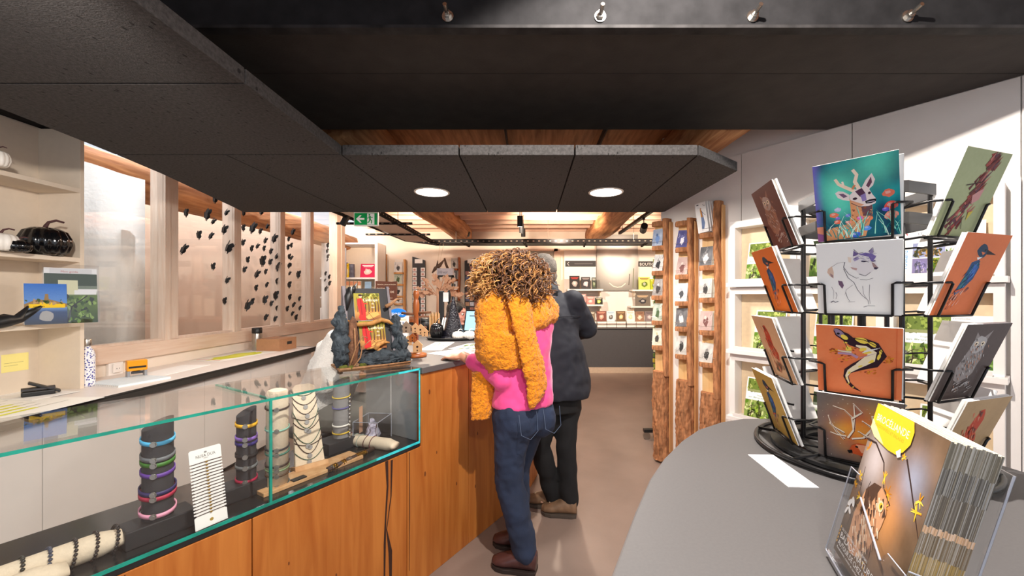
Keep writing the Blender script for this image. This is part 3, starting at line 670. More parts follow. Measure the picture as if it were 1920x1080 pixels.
# bracelet card
M = frame(cp(398, 985)+UP*.002, (CT+CN*-.05), UP*.97-CN*.2, None); wC, hC = .085, .235
t = thing('bracelet_card', 'white display card threaded with rows of thin cord bracelets', 'display card', M.translation)
pts = [(-wC/2, 0), (wC/2, 0), (wC/2, .035)]; nn = 17
for i in range(nn): y = .038+i*.0095; pts += [(wC/2-.006, y), (wC/2-.006, y+.0045), (wC/2, y+.0045), (wC/2, y+.009)]
pts += [(wC/2, hC-.004), (wC/2-.004, hC), (-wC/2+.004, hC), (-wC/2, hC-.004)]
for i in reversed(range(nn)): y = .038+i*.0095; pts += [(-wC/2, y+.009), (-wC/2, y+.0045), (-wC/2+.006, y+.0045), (-wC/2+.006, y)]
pts += [(-wC/2, .035)]
MB(M).prism(pts, -.002, 0).build('card', M_PAPER, t)
a = Art(wC, hC); a.text('NUSA DUA', .5, .885, .055, S(90, 88, 86), .62, center=True); a.blob(.5, .945, .05, .012, S(150, 148, 146)).text('bijoux', .5, .865, .02, S(120, 118, 116), center=True); a.blob(.5, .075, .06, .02, S(170, 140, 60))
a.put(M @ Matrix.Translation((-wC/2, 0, 0)), t)
for i in range(nn):
    y = .0402+i*.0095; m = MB(M); m.tube([(-wC/2+.004, y, .001), (-.01, y+.001, .002), (.01, y+.001, .002), (wC/2-.004, y, .001)], .0011, 4); o = m.build('cord_bracelet', M_OAKD, t)
    MB(M).ell((0, y, .003), (.004, .003, .002), 6, 5).build('charm', M_GOLD, o)
MB(M).box((0, .1, -.02), (.03, .2, .02)).build('easel', M_BLACK, t)
# ring stick
a, b_ = cp(614, 886)+UP*.012, cp(700, 846)+UP*.012
t = thing('ring_stick', 'dark wooden rod strung with gold and silver rings', 'ring holder', a)
MB().tube([a, b_], .010, 10).build('rod', mat('dark_brown_wood', S(70, 50, 42), .6), t, True)
for i, u in enumerate((.08, .12, .16, .3, .34, .42, .46, .62, .65, .68, .71, .74, .77, .8)):
    p = a.lerp(b_, u); d = (b_-a).normalized(); MB().tube([p-d*.002, p+d*.002], .0125, 12).ell(p+Vector((.004, -.008, .008)), .004, 6, 5).build('ring', M_SILV if i in (0, 5, 6) else M_GOLD, t)
# small price plates
for px, py, l in ((602, 868, 'small black price plate on the wooden board, left one'), (560, 905, 'small black price plate at the foot of the linen column')):
    p = cp(px, py)+UP*.0145; MB(frame(p, CT, -CN, UP)).box((0, 0, .002), (.05, .025, .004)).build('price_plate', M_BLACK, None, label=l, cat='plate')
# acrylic box with bags
p = cp(712, 826); p = CS(1.12, .2, ZB); M = frame(p, (CT*.9-CN*.45).normalized(), -CN, UP)
t = thing('acrylic_box', 'clear acrylic box holding small cellophane bags', 'box', p); wB, dB, hB, th = .15, .12, .115, .003
for c_, s_ in (((0, 0, th/2), (wB, dB, th)), ((-wB/2, 0, hB/2), (th, dB, hB)), ((wB/2, 0, hB/2), (th, dB, hB)), ((0, -dB/2, hB/2), (wB, th, hB)), ((0, dB/2, hB/2), (wB, th, hB))): MB(M).box(c_, s_).build('wall', M_ACRYL, t)
e = MB(M)
for x in (-1, 1):
    for y in (-1, 1): e.box((x*wB/2, y*dB/2, hB/2), (.003, .003, hB))
for y in (-1, 1): e.box((0, y*dB/2, hB), (wB, .003, .003))
for x in (-1, 1): e.box((x*wB/2, 0, hB), (.003, dB, .003))
e.build('edges', mat('acrylic_edge', S(176, 180, 192), .2, var=.03), t)
M_CELLO = mat('cellophane', S(190, 186, 205), .12, var=.3, scale=60, bump=.6, bscale=50)
for i, (x, y, z, sz, lab) in enumerate(((-.045, -.03, .045, .04, 'crumpled silvery cellophane bag at the left of the acrylic box'), (0, .01, .04, .045, 'crumpled cellophane bag in the middle of the acrylic box'), (.045, .02, .06, .03, 'lilac cellophane bag at the right of the acrylic box'))):
    b = MB(M); b.ell((x, y, z), (sz*.8, sz*.5, sz), 12, 8, Matrix.Rotation(.4*i-.3, 3, 'Y')); o = b.build('gift_bag', M_CELLO, None, label=lab, cat='bag', group='cellophane bags'); displace(o, .02, 45)
MB(M).box((-.02, .05, .11), (.03, .002, .13)).build('paper_tag', mat('kraft', S(208, 160, 128), .8), None, label='tall kraft paper tag standing in the acrylic box', cat='tag')

# ------------------------------------------------------------------ back desk along the windows
XF, ZD = -2.33, .85
t = thing('worktop', 'long white worktop with a dark front edge under the windows', 'worktop', (-2.6, 2.4, .81))
MB().box2((XL+.002, .3, ZD-.012), (XF-.004, 4.32, ZD)).build('surface', M_DESK, t)
MB().box2((XF-.06, .3, ZD-.05), (XF, 4.32, ZD-.012)).build('front_edge', M_DARKEDGE, t); MB().box2((XF-.004, .3, ZD-.014), (XF, 4.32, ZD-.002)).build('edge_band', M_DARKEDGE, t)
MB().box2((XL+.002, 4.32, ZD-.05), (XF, 4.345, ZD)).build('end_edge', M_DARKEDGE, t)
ys = [.97, 1.455, 1.935, 2.42, 2.90, 3.38, 3.86, 4.32]
for i, (a, b_) in enumerate(zip(ys[:-1], ys[1:])):
    t = thing('base_cabinet', 'plain pale grey base cabinet under the worktop, '+ORD[i]+' from the camera end', 'cabinet', (-2.6, (a+b_)/2, 0), 'base cabinets')
    MB().box2((XL+.005, a+.001, .06), (-2.385, b_-.001, .798)).build('body', M_GREYW, t); MB().box2((XL+.05, a+.001, 0), (-2.44, b_-.001, .06)).build('plinth', M_DARKEDGE, t)
    MB().box2((-2.383, a+.002, .065), (-2.365, b_-.002, .795)).build('door', M_GREYW, t, bevel=.001)
# bookcase on the worktop
t = thing('bookcase', 'open white shelf unit standing on the worktop at the left edge', 'bookcase', (-2.8, 1.6, ZD))
YB = 2.38; XB = -2.66; M_SHELF = mat('warm_white_shelf', S(226, 210, 190), .6, var=.02)
MB().box2((XL+.002, .9, ZD), (XL+.012, YB, 2.39)).build('back_panel', M_SHELF, t)
MB().box2((XL+.012, YB-.022, ZD), (XB, YB, 2.39)).build('side_panel', M_SHELF, t, bevel=.001)
ZS = [P(140, 355, 2.35).z-.01, P(140, 488, 2.35).z, P(140, 612, 2.35).z-.012]
ZS = [2.01, 1.60, 1.22]
for z in ZS: MB().box2((XL+.012, .9, z), (XB, YB-.022, z+.025)).build('shelf', M_SHELF, t, bevel=.001)
# pumpkins
def pumpkin(c, r, h, m, lab, stem=True, lob=7, seed=1, mst=None):
    c = Vector(c); t = thing('pumpkin', lab, 'pumpkin', c)
    prof = [(.25*r, .04*h), (.6*r, .0), (.86*r, .12*h), (r, .38*h), (.98*r, .62*h), (.82*r, .86*h), (.5*r, .98*h), (.2*r, .94*h), (.05*r, .90*h)]
    MB().lathe(prof, 72, c, lobes=lob*2, lobe=.09).build('body', m, t, True)
    if stem:
        pts = [c+Vector((0, 0, .88*h)), c+Vector((.02*r, .0, 1.06*h)), c+Vector((.12*r, .05*r, 1.2*h)), c+Vector((.35*r, .2*r, 1.28*h)), c+Vector((.6*r, .35*r, 1.22*h))]
        MB().tube(pts, [.14*r, .09*r, .07*r, .06*r, .05*r], 8).build('stem', mst or mat('dry_stem', S(80, 44, 42), .7, var=.3), t, True)
def on(px, X, z): Y = X*F/(px-CX); return Vector((X, Y, z))
pumpkin(on(85, -2.70, ZS[1]+.026), .104, .155, M_CERAM, 'large glossy black pumpkin on the bookcase shelf')
pumpkin(on(34, -2.62, ZS[1]+.026), .05, .06, M_CERAM, 'small black pumpkin beside the large black one on the shelf')
pumpkin(on(2, -2.66, ZS[1]+.026), .065, .09, M_WHITEP, 'white pumpkin on the bookcase shelf at the picture edge')
pumpkin(on(-5, -2.62, ZS[0]+.026), .045, .08, M_WHITEP, 'small white pumpkin on the top bookcase shelf')
# brochures and holders on the third shelf
def leaf(M, w, h, art, name, lab, cat, th=.003, group=None, parent=None, m=None):
    o = MB(M).box((w/2, h/2, -th/2), (w, h, th)).build(name, m or M_PAPER, parent, label=lab, cat=cat, group=group)
    if art: art.put(M, o)
    return o
SKY = S(92, 132, 190); GRN = S(84, 120, 40); YEL = S(238, 196, 40); DKG = S(38, 54, 26)
def landscape(w, h, style):
    a = Art(w, h); rr = a.seed
    if style == 'coast':
        a.grid(6, 10, lambda u, v: mixc(S(40, 46, 62), S(66, 112, 190), v) if v < .4 else mixc(S(110, 150, 205), S(60, 110, 190), (v-.4)/.6))
        a.poly([(0, .5), (.3, .62), (.45, .6), (.48, .75), (.55, .75), (.56, .62), (.8, .55), (1, .5), (1, .42), (0, .4)], S(150, 120, 80)); a.rect(.1, .40, .95, .50, YEL); a.rect(.35, .5, .65, .54, YEL)
        a.text('emeraude', .2, .425, .045, S(90, 60, 20)); a.blob(.5, .2, .18, .13, S(180, 175, 170), jag=.1); a.scatter(14, (0, .5, 1, .6), .05, [S(70, 90, 50), S(180, 150, 110)])
    elif style == 'green':
        a.rect(0, 0, 1, 1, WHITE); a.grid(8, 10, lambda u, v: mixc(S(40, 60, 20), S(130, 160, 60), max(0, min(1, v*1.2+.3*noise.noise(Vector((u*5, v*5, 1)))))) if v < .52 else WHITE)
        a.rect(0, .66, 1, .9, S(48, 62, 34)); a.rect(0, .62, 1, .68, S(120, 130, 110)); a.rect(.1, .9, .9, .99, S(225, 222, 220)); a.text('Mon guide', .3, .92, .05, S(190, 70, 60)); a.rect(.25, .52, .62, .78, S(226, 222, 180)); a.rect(.55, .52, .98, .6, WHITE)
        a.scatter(60, (0, .02, 1, .5), .06, [S(60, 90, 20), S(110, 150, 40), S(30, 40, 14), S(150, 180, 90)]); a.stroke([(.4, 0), (.5, .3), (.8, .5)], .03, S(40, 28, 18)); a.stroke([(.5, .3), (.2, .45)], .02, S(40, 28, 18))
    elif style == 'forest':
        a.grid(8, 8, lambda u, v: mixc(S(60, 80, 30), S(170, 190, 100), .5+.5*noise.noise(Vector((u*4, v*6, 3))))); a.rect(0, .47, 1, 1, WHITE); a.rect(.04, .66, .96, .97, S(110, 130, 50)); a.scatter(40, (.06, .68, .94, .95), .05, [S(150, 170, 70), S(80, 100, 30), S(190, 200, 110)]); a.rect(.04, .66, .96, .72, S(150, 155, 100))
        a.text('Fougères', .5, .58, .04, S(120, 150, 110), center=True).text('en Brocéliande', .5, .52, .045, S(70, 130, 70), .8, center=True)
        a.scatter(60, (.02, .02, .98, .44), .06, [S(90, 130, 30), S(150, 180, 60), S(60, 80, 20), S(210, 220, 150)])
        for x in (.2, .45, .5, .8): a.stroke([(x, 0), (x+.06, .2), (x-.05+.2*rr.random(), .42)], .035, S(58, 42, 26), .012)
        for _ in range(7): x, y = rr.random(), rr.uniform(.1, .3); a.stroke([(x, y), (x+.15, y+.08), (x+.3, y+.06)], .016, S(60, 44, 28), .006)
    elif style == 'village':
        a.rect(0, 0, 1, 1, WHITE); a.text('VILLAG\'', .38, .86, .055, S(110, 112, 130)).text('ETAPE', .45, .79, .055, S(110, 112, 130)); a.text('routard', .26, .18, .11, S(40, 160, 225), vert=True); a.stroke([(.1, .8), (.2, .86), (.15, .92)], .02, S(220, 50, 70)).stroke([(.2, .86), (.24, .8)], .02, S(220, 50, 70))
        for x0, y0, c in ((.36, .38, S(150, 155, 190)), (.69, .38, S(160, 165, 200)), (.36, .10, S(130, 120, 160)), (.69, .10, S(130, 150, 50))): a.rect(x0, y0, x0+.3, y0+.26, c)
        a.scatter(50, (.38, .4, .97, .52), .04, [S(80, 80, 60), S(120, 110, 80), S(60, 70, 40), S(190, 150, 80)]); a.scatter(40, (.70, .12, .97, .32), .04, [S(90, 130, 20), S(190, 180, 40), S(60, 80, 30)]); a.scatter(30, (.38, .12, .64, .3), .04, [S(150, 140, 190), S(90, 90, 110), S(200, 190, 210)])
    elif style == 'guide':
        a.rect(0, 0, 1, 1, WHITE); a.text('TerraGuides', .1, .93, .04, S(120, 120, 120)).text('balade', .18, .83, .085, S(235, 110, 70)); a.stroke([(.1, .76), (.95, .76)], .02, S(235, 110, 70)); a.poly([(0, .1), (1, .1), (1, .7), (.75, .66), (.4, .52), (0, .46)], S(110, 150, 60))
        a.scatter(80, (.02, .12, .98, .5), .06, [S(90, 140, 40), S(140, 180, 80), S(60, 100, 30), S(170, 190, 120)]); a.scatter(20, (.5, .45, .98, .62), .05, [S(90, 140, 40), S(60, 100, 40)])
    return a
lean = lambda M: M
def stand(px, X, z, yaw, w, h, style, lab, cat='brochure', back=.15, name='brochure', th=.004):
    p = on(px, X, z); x = Vector((math.cos(yaw), math.sin(yaw), 0)); n = Vector((x.y, -x.x, 0)); M = frame(p, x, UP*math.cos(back)-n*math.sin(back))
    return leaf(M, w, h, landscape(w, h, style), name, lab, cat, th), M
YW = 1.05
o, M1 = stand(46, -2.64, ZS[2]+.0275, YW, .15, .22, 'coast', 'brochure with a coast village photo and yellow title bar on the third shelf', back=.1, th=.012)
o, M2 = stand(84, -2.62, ZS[2]+.0275, YW, .20, .31, 'green', 'taller green brochure standing behind the coast brochure', back=.08, th=.01)
for M, w, h, lab in ((M1, .17, .09, 'low clear acrylic holder in front of the coast brochure'), (M2, .215, .33, 'tall clear acrylic holder round the green brochure')):
    b = MB(M); b.box((w/2-.008, h/2, .006), (w, h, .003)); b.build('brochure_holder', M_ACRYL, None, label=lab, cat='holder', group='acrylic brochure holders')
p = on(20, -2.64, ZS[2]+.026)
b = MB(); b.tube([p+Vector((0, -.12, .01)), p+Vector((0, -.02, .03)), p+Vector((0, .03, .035)), p+Vector((.0, .07, .10))], [.03, .035, .025, .004], 8); b.tube([p+Vector((0, .03, .03)), p+Vector((.01, .12, .10)), p+Vector((.02, .2, .07))], [.02, .014, .003], 8)
b.build('crow_figure', M_BLACK, None, True, label='black feathered bird ornament behind the low acrylic holder', cat='ornament')
# sticky notes on the bookcase back
for (px, py, w, h, lab) in ((2, 700, .12, .1, 'pale yellow note stuck on the bookcase back panel'),):
    p = PX(px, py, XL+.0135); leaf(frame(p, (0, 1, 0), UP), w, h, Art(w, h).rect(0, 0, 1, 1, S(250, 236, 150)).stroke([(.1, .5), (.8, .5)], .01, S(90, 90, 90)).stroke([(.1, .35), (.6, .35)], .01, S(90, 90, 90)), 'sticky_note', lab, 'note', .0005)
# ---- things on the worktop
def dk(px, py): return PZ(px, py, ZD)
p = Vector((-2.70, 2.43, ZD)); t = thing('water_bottle', 'white bottle with blue dots beside the bookcase', 'bottle', p)
m, n_, b_, o_ = nt('dotted_enamel'); v = n_.nodes.new('ShaderNodeTexVoronoi'); v.inputs['Scale'].default_value = 95; tc = n_.nodes.new('ShaderNodeTexCoord'); n_.links.new(tc.outputs['Object'], v.inputs['Vector'])
r_ = n_.nodes.new('ShaderNodeValToRGB'); r_.color_ramp.interpolation = 'CONSTANT'; r_.color_ramp.elements[0].color = S(44, 50, 150); r_.color_ramp.elements[1].position = .38; r_.color_ramp.elements[1].color = S(240, 240, 244)
n_.links.new(v.outputs['Distance'], r_.inputs[0]); n_.links.new(r_.outputs[0], b_.inputs['Base Color']); b_.inputs['Roughness'].default_value = .3
MB().lathe([(.034, 0), (.036, .01), (.036, .19), (.03, .215), (.018, .235), (.017, .245)], 28, p).build('flask', m, t, True); MB().lathe([(.02, .245), (.021, .25), (.021, .285), (.018, .29)], 20, p).build('cap', M_SILV, t, True)
a_, b2_ = dk(160, 722), dk(222, 727); d = dk(268, 716)
t = thing('spiral_notebook', 'closed spiral notebook lying on the worktop', 'notebook', a_); M = frame(a_, b2_-a_, UP.cross(b2_-a_), UP); w = (b2_-a_).length
MB(M).box((w/2, .14, .005), (w, .28, .010)).build('pages', M_PAPER, t); MB(M).box((w/2, .14, .0115), (w, .28, .002)).build('cover', mat('pale_blue_card', S(222, 234, 240), .5), t)
for i in range(18): u = w*(i+.5)/18; MB(M).tube([(u, .004, .001), (u, -.004, .006), (u, .004, .013)], .001, 5).build('ring', M_SILV, t)
# socket on the wall
p = PX(212, 690, XL+.001); t = thing('wall_socket', 'white double wall socket under the window sill', 'socket', p)
MB().box(p+Vector((.012, 0, .0)), (.024, .10, .11)).build('plate', M_CLAD, t, bevel=.006); MB().box(p+Vector((.03, 0, .0)), (.012, .06, .065)).build('outlet', M_CLAD, t, bevel=.006)
for dy in (-.009, .009): MB().tube([p+Vector((.0355, dy, -.003)), p+Vector((.0365, dy, -.003))], .003, 8).build('hole', M_BLACK, t)
# rubber stamp
p = dk(256, 708); t = thing('self_inking_stamp', 'orange self inking stamp on the worktop', 'stamp', p); M = rotz(p, .95)
M_OR = mat('orange_plastic', S(244, 160, 18), .35, var=.03)
MB(M).box((0, 0, .085), (.10, .06, .07)).build('cover', M_OR, t, bevel=.005); MB(M).box((0, -.0315, .075), (.085, .002, .012)).build('band', M_BLACK, t)
for x in (-.042, .042): MB(M).box((x, 0, .025), (.014, .056, .05)).build('side_frame', mat('grey_plastic', S(150, 150, 152), .4), t, bevel=.002)
MB(M).box((0, 0, .006), (.10, .06, .012)).build('foot', M_BLACK, t); MB(M).prism([(-.03, -.02), (.03, -.02), (.012, .02), (-.012, .02)], .03, .045).build('plate_arm', M_DGREY, t)
# papers, map, thermos, box
def sheet(c1, c2, c3, lab, art=None, z=ZD, th=.0015, name='paper_sheet', cat='paper', group=None):
    """c1 bottom left, c2 bottom right, c3 top left on a horizontal surface"""
    x = c2-c1; M = frame(c1+UP*th, x, UP.cross(x), UP); w = x.length; h = (c3-c1).dot(UP.cross(x).normalized())
    return leaf(M, w, h, art(w, h) if art else None, name, lab, cat, th, group)
sheet(dk(310, 704), dk(395, 684), dk(285, 697), 'blank white sheet lying in the light on the worktop')
def mapart(w, h):
    a = Art(w, h); a.rect(0, 0, 1, 1, S(238, 236, 226)); a.blob(.5, .5, .4, .36, S(214, 218, 60), jag=.25, n=20).blob(.55, .5, .2, .2, S(232, 226, 90), jag=.3); a.stroke([(.05, .1), (.1, .5), (.06, .9)], .02, S(220, 120, 130)); return a
sheet(dk(412, 678), dk(520, 659), dk(388, 671), 'yellow and white map lying under the thermos on the worktop', mapart, name='map', cat='map')
p = dk(482, 657); t = thing('thermos_flask', 'steel thermos flask with a black lid by the window sill', 'flask', p)
MB().lathe([(.042, 0), (.044, .005), (.044, .17), (.042, .175)], 28, p).build('body', mat('brushed_steel', S(176, 168, 160), .3, metal=.9, var=.05), t, True); MB().lathe([(.044, .175), (.045, .18), (.045, .225), (.038, .23)], 28, p).build('lid', M_BLACK, t, True)
p = Vector((-2.60, 4.1, ZD)); t = thing('cardboard_box', 'small brown cardboard box at the far end of the worktop', 'box', p); M = rotz(p, 1.5)
MB(M).box((0, 0, .06), (.26, .24, .12)).build('body', mat('cardboard', S(176, 128, 92), .8, var=.05), t); MB(M).box((0, 0, .1205), (.26, .04, .001)).build('tape', mat('brown_tape', S(150, 104, 72), .4), t); MB(M).box((.02, -.121, .07), (.07, .002, .03)).build('sticker', M_DARKEDGE, t)
def hl(w, h):
    a = Art(w, h); a.rect(0, 0, 1, 1, S(246, 244, 236))
    for i in range(9): a.stroke([(.1, .9-i*.09), (.4+.3*a.seed.random(), .9-i*.09)], .05, S(240, 240, 70)); a.stroke([(.08, .9-i*.09), (.7+.2*a.seed.random(), .9-i*.09)], .006, S(120, 120, 100))
    a.rect(.5, .9, .9, .95, S(240, 150, 110)); return a
sheet(dk(-30, 800), dk(196, 745), dk(-120, 760), 'printed page with yellow highlighted lines at the near end of the worktop', hl, name='highlighted_page')
sheet(dk(60, 752)+UP*.003, dk(150, 735)+UP*.003, dk(0, 742)+UP*.003, 'loose white page half under the hole punch', None)
p = dk(72, 742)+UP*.006; t = thing('hole_punch', 'black metal hole punch on the papers by the bookcase', 'hole punch', p); M = rotz(p, .9)
MB(M).box((0, 0, .012), (.12, .07, .024)).build('base', M_BLACK, t, bevel=.005); MB(M).prism([(-.06, -.03), (.06, -.03), (.06, .03), (-.06, .03)], .03, .04).build('guide', M_DGREY, t); MB(M @ Matrix.Rotation(.5, 4, 'Y')).box((-.0, 0, .045), (.13, .06, .012)).build('lever', M_BLACK, t, bevel=.004)
# ---- butterflies on the panes
BF = [[(333, 245, 1.2), (150, 335, 1), (278, 345, 1.5), (325, 388, .9), (390, 440, 1.3), (230, 475, 1.1), (308, 480, 1), (130, 565, 1.3), (415, 552, 1.7), (322, 675, 1), (412, 760, 1), (395, 893, 1), (408, 332, .95), (228, 155, 1.4), (432, 238, 1.5)],
      [(562, 268, 1), (518, 333, 1), (630, 325, 1.2), (515, 430, 1), (567, 430, 1.7), (623, 450, 1), (668, 420, .9), (513, 522, 1), (655, 510, 1), (707, 497, 1.5), (606, 545, .9), (568, 560, 1), (648, 560, .9), (690, 578, 1), (727, 610, 1), (543, 632, 1), (630, 640, 1.7), (685, 645, 1.1), (732, 675, 1.5), (522, 693, 1), (598, 722, 1.3), (658, 707, .9), (730, 768, 1.1), (665, 790, .9), (596, 810, 1), (716, 858, 1.5), (648, 885, 1.4), (573, 895, 1), (693, 908, 1), (537, 920, 1.6), (730, 938, .9), (657, 996, 1.1), (717, 1005, 1)],
      [(828, 455, 1.2), (862, 725, 1.4), (812, 717, .8), (806, 790, 1.2), (810, 868, 1.1), (873, 878, .9), (835, 916, 1), (795, 942, 1), (876, 936, .9), (828, 972, .9), (850, 997, 1.1), (805, 500, .9), (822, 540, .9), (800, 552, 1), (808, 612, 1), (822, 620, .9), (806, 668, 1), (822, 665, .6)],
      [(1052, 540, 1.1), (1050, 575, 1), (1054, 610, 1), (1053, 634, .6), (1040, 718, .9), (1062, 740, 1), (1064, 780, 1.1), (1038, 760, .7), (1040, 815, 1.2)]]
def butterfly_mesh(fold):
    pr = [(0, 0), (.006, .014), (.018, .028), (.03, .033), (.034, .026), (.031, .012), (.024, .002), (.027, -.008), (.022, -.02), (.016, -.024), (.013, -.034), (.010, -.035), (.010, -.024), (.004, -.018)]
    b = MB()
    for sg in (-1, 1):
        vs = [(sg*x*math.cos(fold), y, .0016+x*math.sin(fold)) for x, y in pr]; n = len(vs); cvs = vs+[(x, y, z+.0006) for x, y, z in vs]
        tri = [tuple(q) for q in tessellate_polygon([[Vector((v[0], v[1], 0)) for v in vs]])]; fs = []
        for q in tri: fs.append(q); fs.append(tuple(i+n for i in reversed(q)))
        for i in range(n): j = (i+1) % n; fs.append((i, j, j+n, i+n))
        b.add(cvs, fs)
    b.tube([(0, -.02, .0022), (0, 0, .0026), (0, .016, .0022)], [.0012, .002, .0014], 6)
    return b
M_BFLY = mat('black_card', S(20, 19, 20), .55, var=.1)
bm_ = [butterfly_mesh(f).mesh('butterfly', M_BFLY) for f in (.95, 1.1, 1.25)]
PN = ['sparse first butterfly pane', 'densely covered second butterfly pane', 'third butterfly pane with hanging butterflies', 'narrow bright end pane']
rr = random.Random(5)
for k, lst in enumerate(BF):
    for i, it in enumerate(sorted({tuple(x[:3]) for x in lst}, key=lambda q: q[1])):
        x, y, s_ = it
        p = PX(300+x*.2963, 300+y*.2963, XL-.0235)
        o = bpy.data.objects.new('butterfly', bm_[rr.choice((0, 1, 1, 2))]); COL.objects.link(o); 
        o.matrix_world = frame(p, (0, 1, 0), UP) @ Matrix.Rotation(rr.uniform(-.45, .25), 4, 'Z') @ Matrix.Scale(s_*1.12, 4)
        setp(o, 'black card butterfly, %s from the top on the %s' % (ORD[i], PN[k]), 'butterfly', 'black card butterflies on the windows')
# ------------------------------------------------------------------ split-log card racks on the right wall
def bark_block(M, s0, s1, z0, z1, dep, seed, ns=26, nz=90, amp=.017):
    """front of a half log, bark relief as geometry; M = FWH (y negative is out of the wall)"""
    b = MB(M); vs = []; fs = []
    for k in range(nz+1):
        z = z0+(z1-z0)*k/nz
        for i in range(ns+1):
            u = i/ns; a = math.pi*u; q = (abs(math.cos(a))**2.6+abs(math.sin(a))**2.6)**(-1/2.6)
            x = (s0+s1)/2-(s1-s0)/2*math.cos(a)*q; y = -dep*math.sin(a)*q
            nz_ = noise.noise(Vector((u*9+seed*7, z*7, seed)))*amp*.7-max(0, .25-abs(noise.noise(Vector((u*11, z*6+u*3, seed*3)))))*amp*3.2+abs(noise.noise(Vector((u*24, z*30, seed*3))))*amp*.6
            vs.append((x+nz_*-math.cos(a)*.6+.006*math.sin(z*6+seed), min(-.001, y-nz_*math.sin(a)), z))
    for k in range(nz):
        for i in range(ns):
            j = k*(ns+1)+i; fs.append((j, j+1, j+ns+2, j+ns+1))
    b.add(vs, fs); n = ns+1
    b.add([vs[nz*n+i] for i in range(n)], [tuple(range(n))]); b.add([vs[i] for i in range(n)], [tuple(reversed(range(n)))])
    return b
def zW(s, d, py):
    q = RW(s, d); return H-(py-CY)*q.y/F
CARDC = [[S(198, 210, 226), S(120, 150, 200), S(90, 110, 150)], [S(240, 238, 234), S(60, 60, 62), S(160, 158, 156)], [S(120, 112, 110), S(70, 66, 66), S(200, 196, 190)], [S(214, 218, 206), S(80, 100, 70), S(120, 140, 120)], [S(228, 224, 214), S(70, 66, 62), S(190, 186, 150)],
         [S(66, 64, 118), S(230, 228, 236), S(120, 120, 170)], [S(178, 146, 140), S(120, 80, 76), S(220, 200, 190)], [S(240, 240, 240), S(80, 80, 84), S(180, 180, 184)], [S(80, 80, 84), S(210, 208, 206), S(140, 138, 138)], [S(226, 222, 214), S(60, 58, 56), S(140, 136, 132)], [S(50, 49, 52), S(200, 196, 190), S(110, 108, 106)]]
CNAME = ['pale blue', 'white with a black sketch', 'dark grey photo', 'misty green', 'black and white portrait', 'night blue', 'dusty pink', 'white line drawing', 'charcoal village photo', 'black and white people', 'black']
def smallcard(w, h, ci, seed):
    c = CARDC[ci % len(CARDC)]; a = Art(w, h); a.seed = random.Random(seed); a.grid(5, 7, lambda u, v: mixc(c[0], c[2], max(0, min(1, .35+.5*noise.noise(Vector((u*3+seed, v*3, 0)))))))
    a.blob(.5, .4, .2, .25, c[1], jag=.3); a.blob(.45, .65, .1, .09, c[2], jag=.2)
    for _ in range(5): x = a.seed.random(); y = a.seed.random()*.8; a.stroke([(x, y), (x+.12, y+.1), (x+.05, y+.25)], .03, a.seed.choice(c[1:]), .01)
    return a
LOGS = [(-.045, .10, 412, 697, [(465,), (512,), (558,), (605,), (652,)], [0, 1, 2, 3, 4], 'leftmost'), (.18, .325, 411, 714, [(468,), (519,), (569,), (617,), (669,)], [5, 6, 7, 8, 9], 'middle'), (.385, .54, 380, 738, [(441,), (502,), (563,), (624,), (684,)], [None, 8, 9, 6, 9], 'rightmost')]
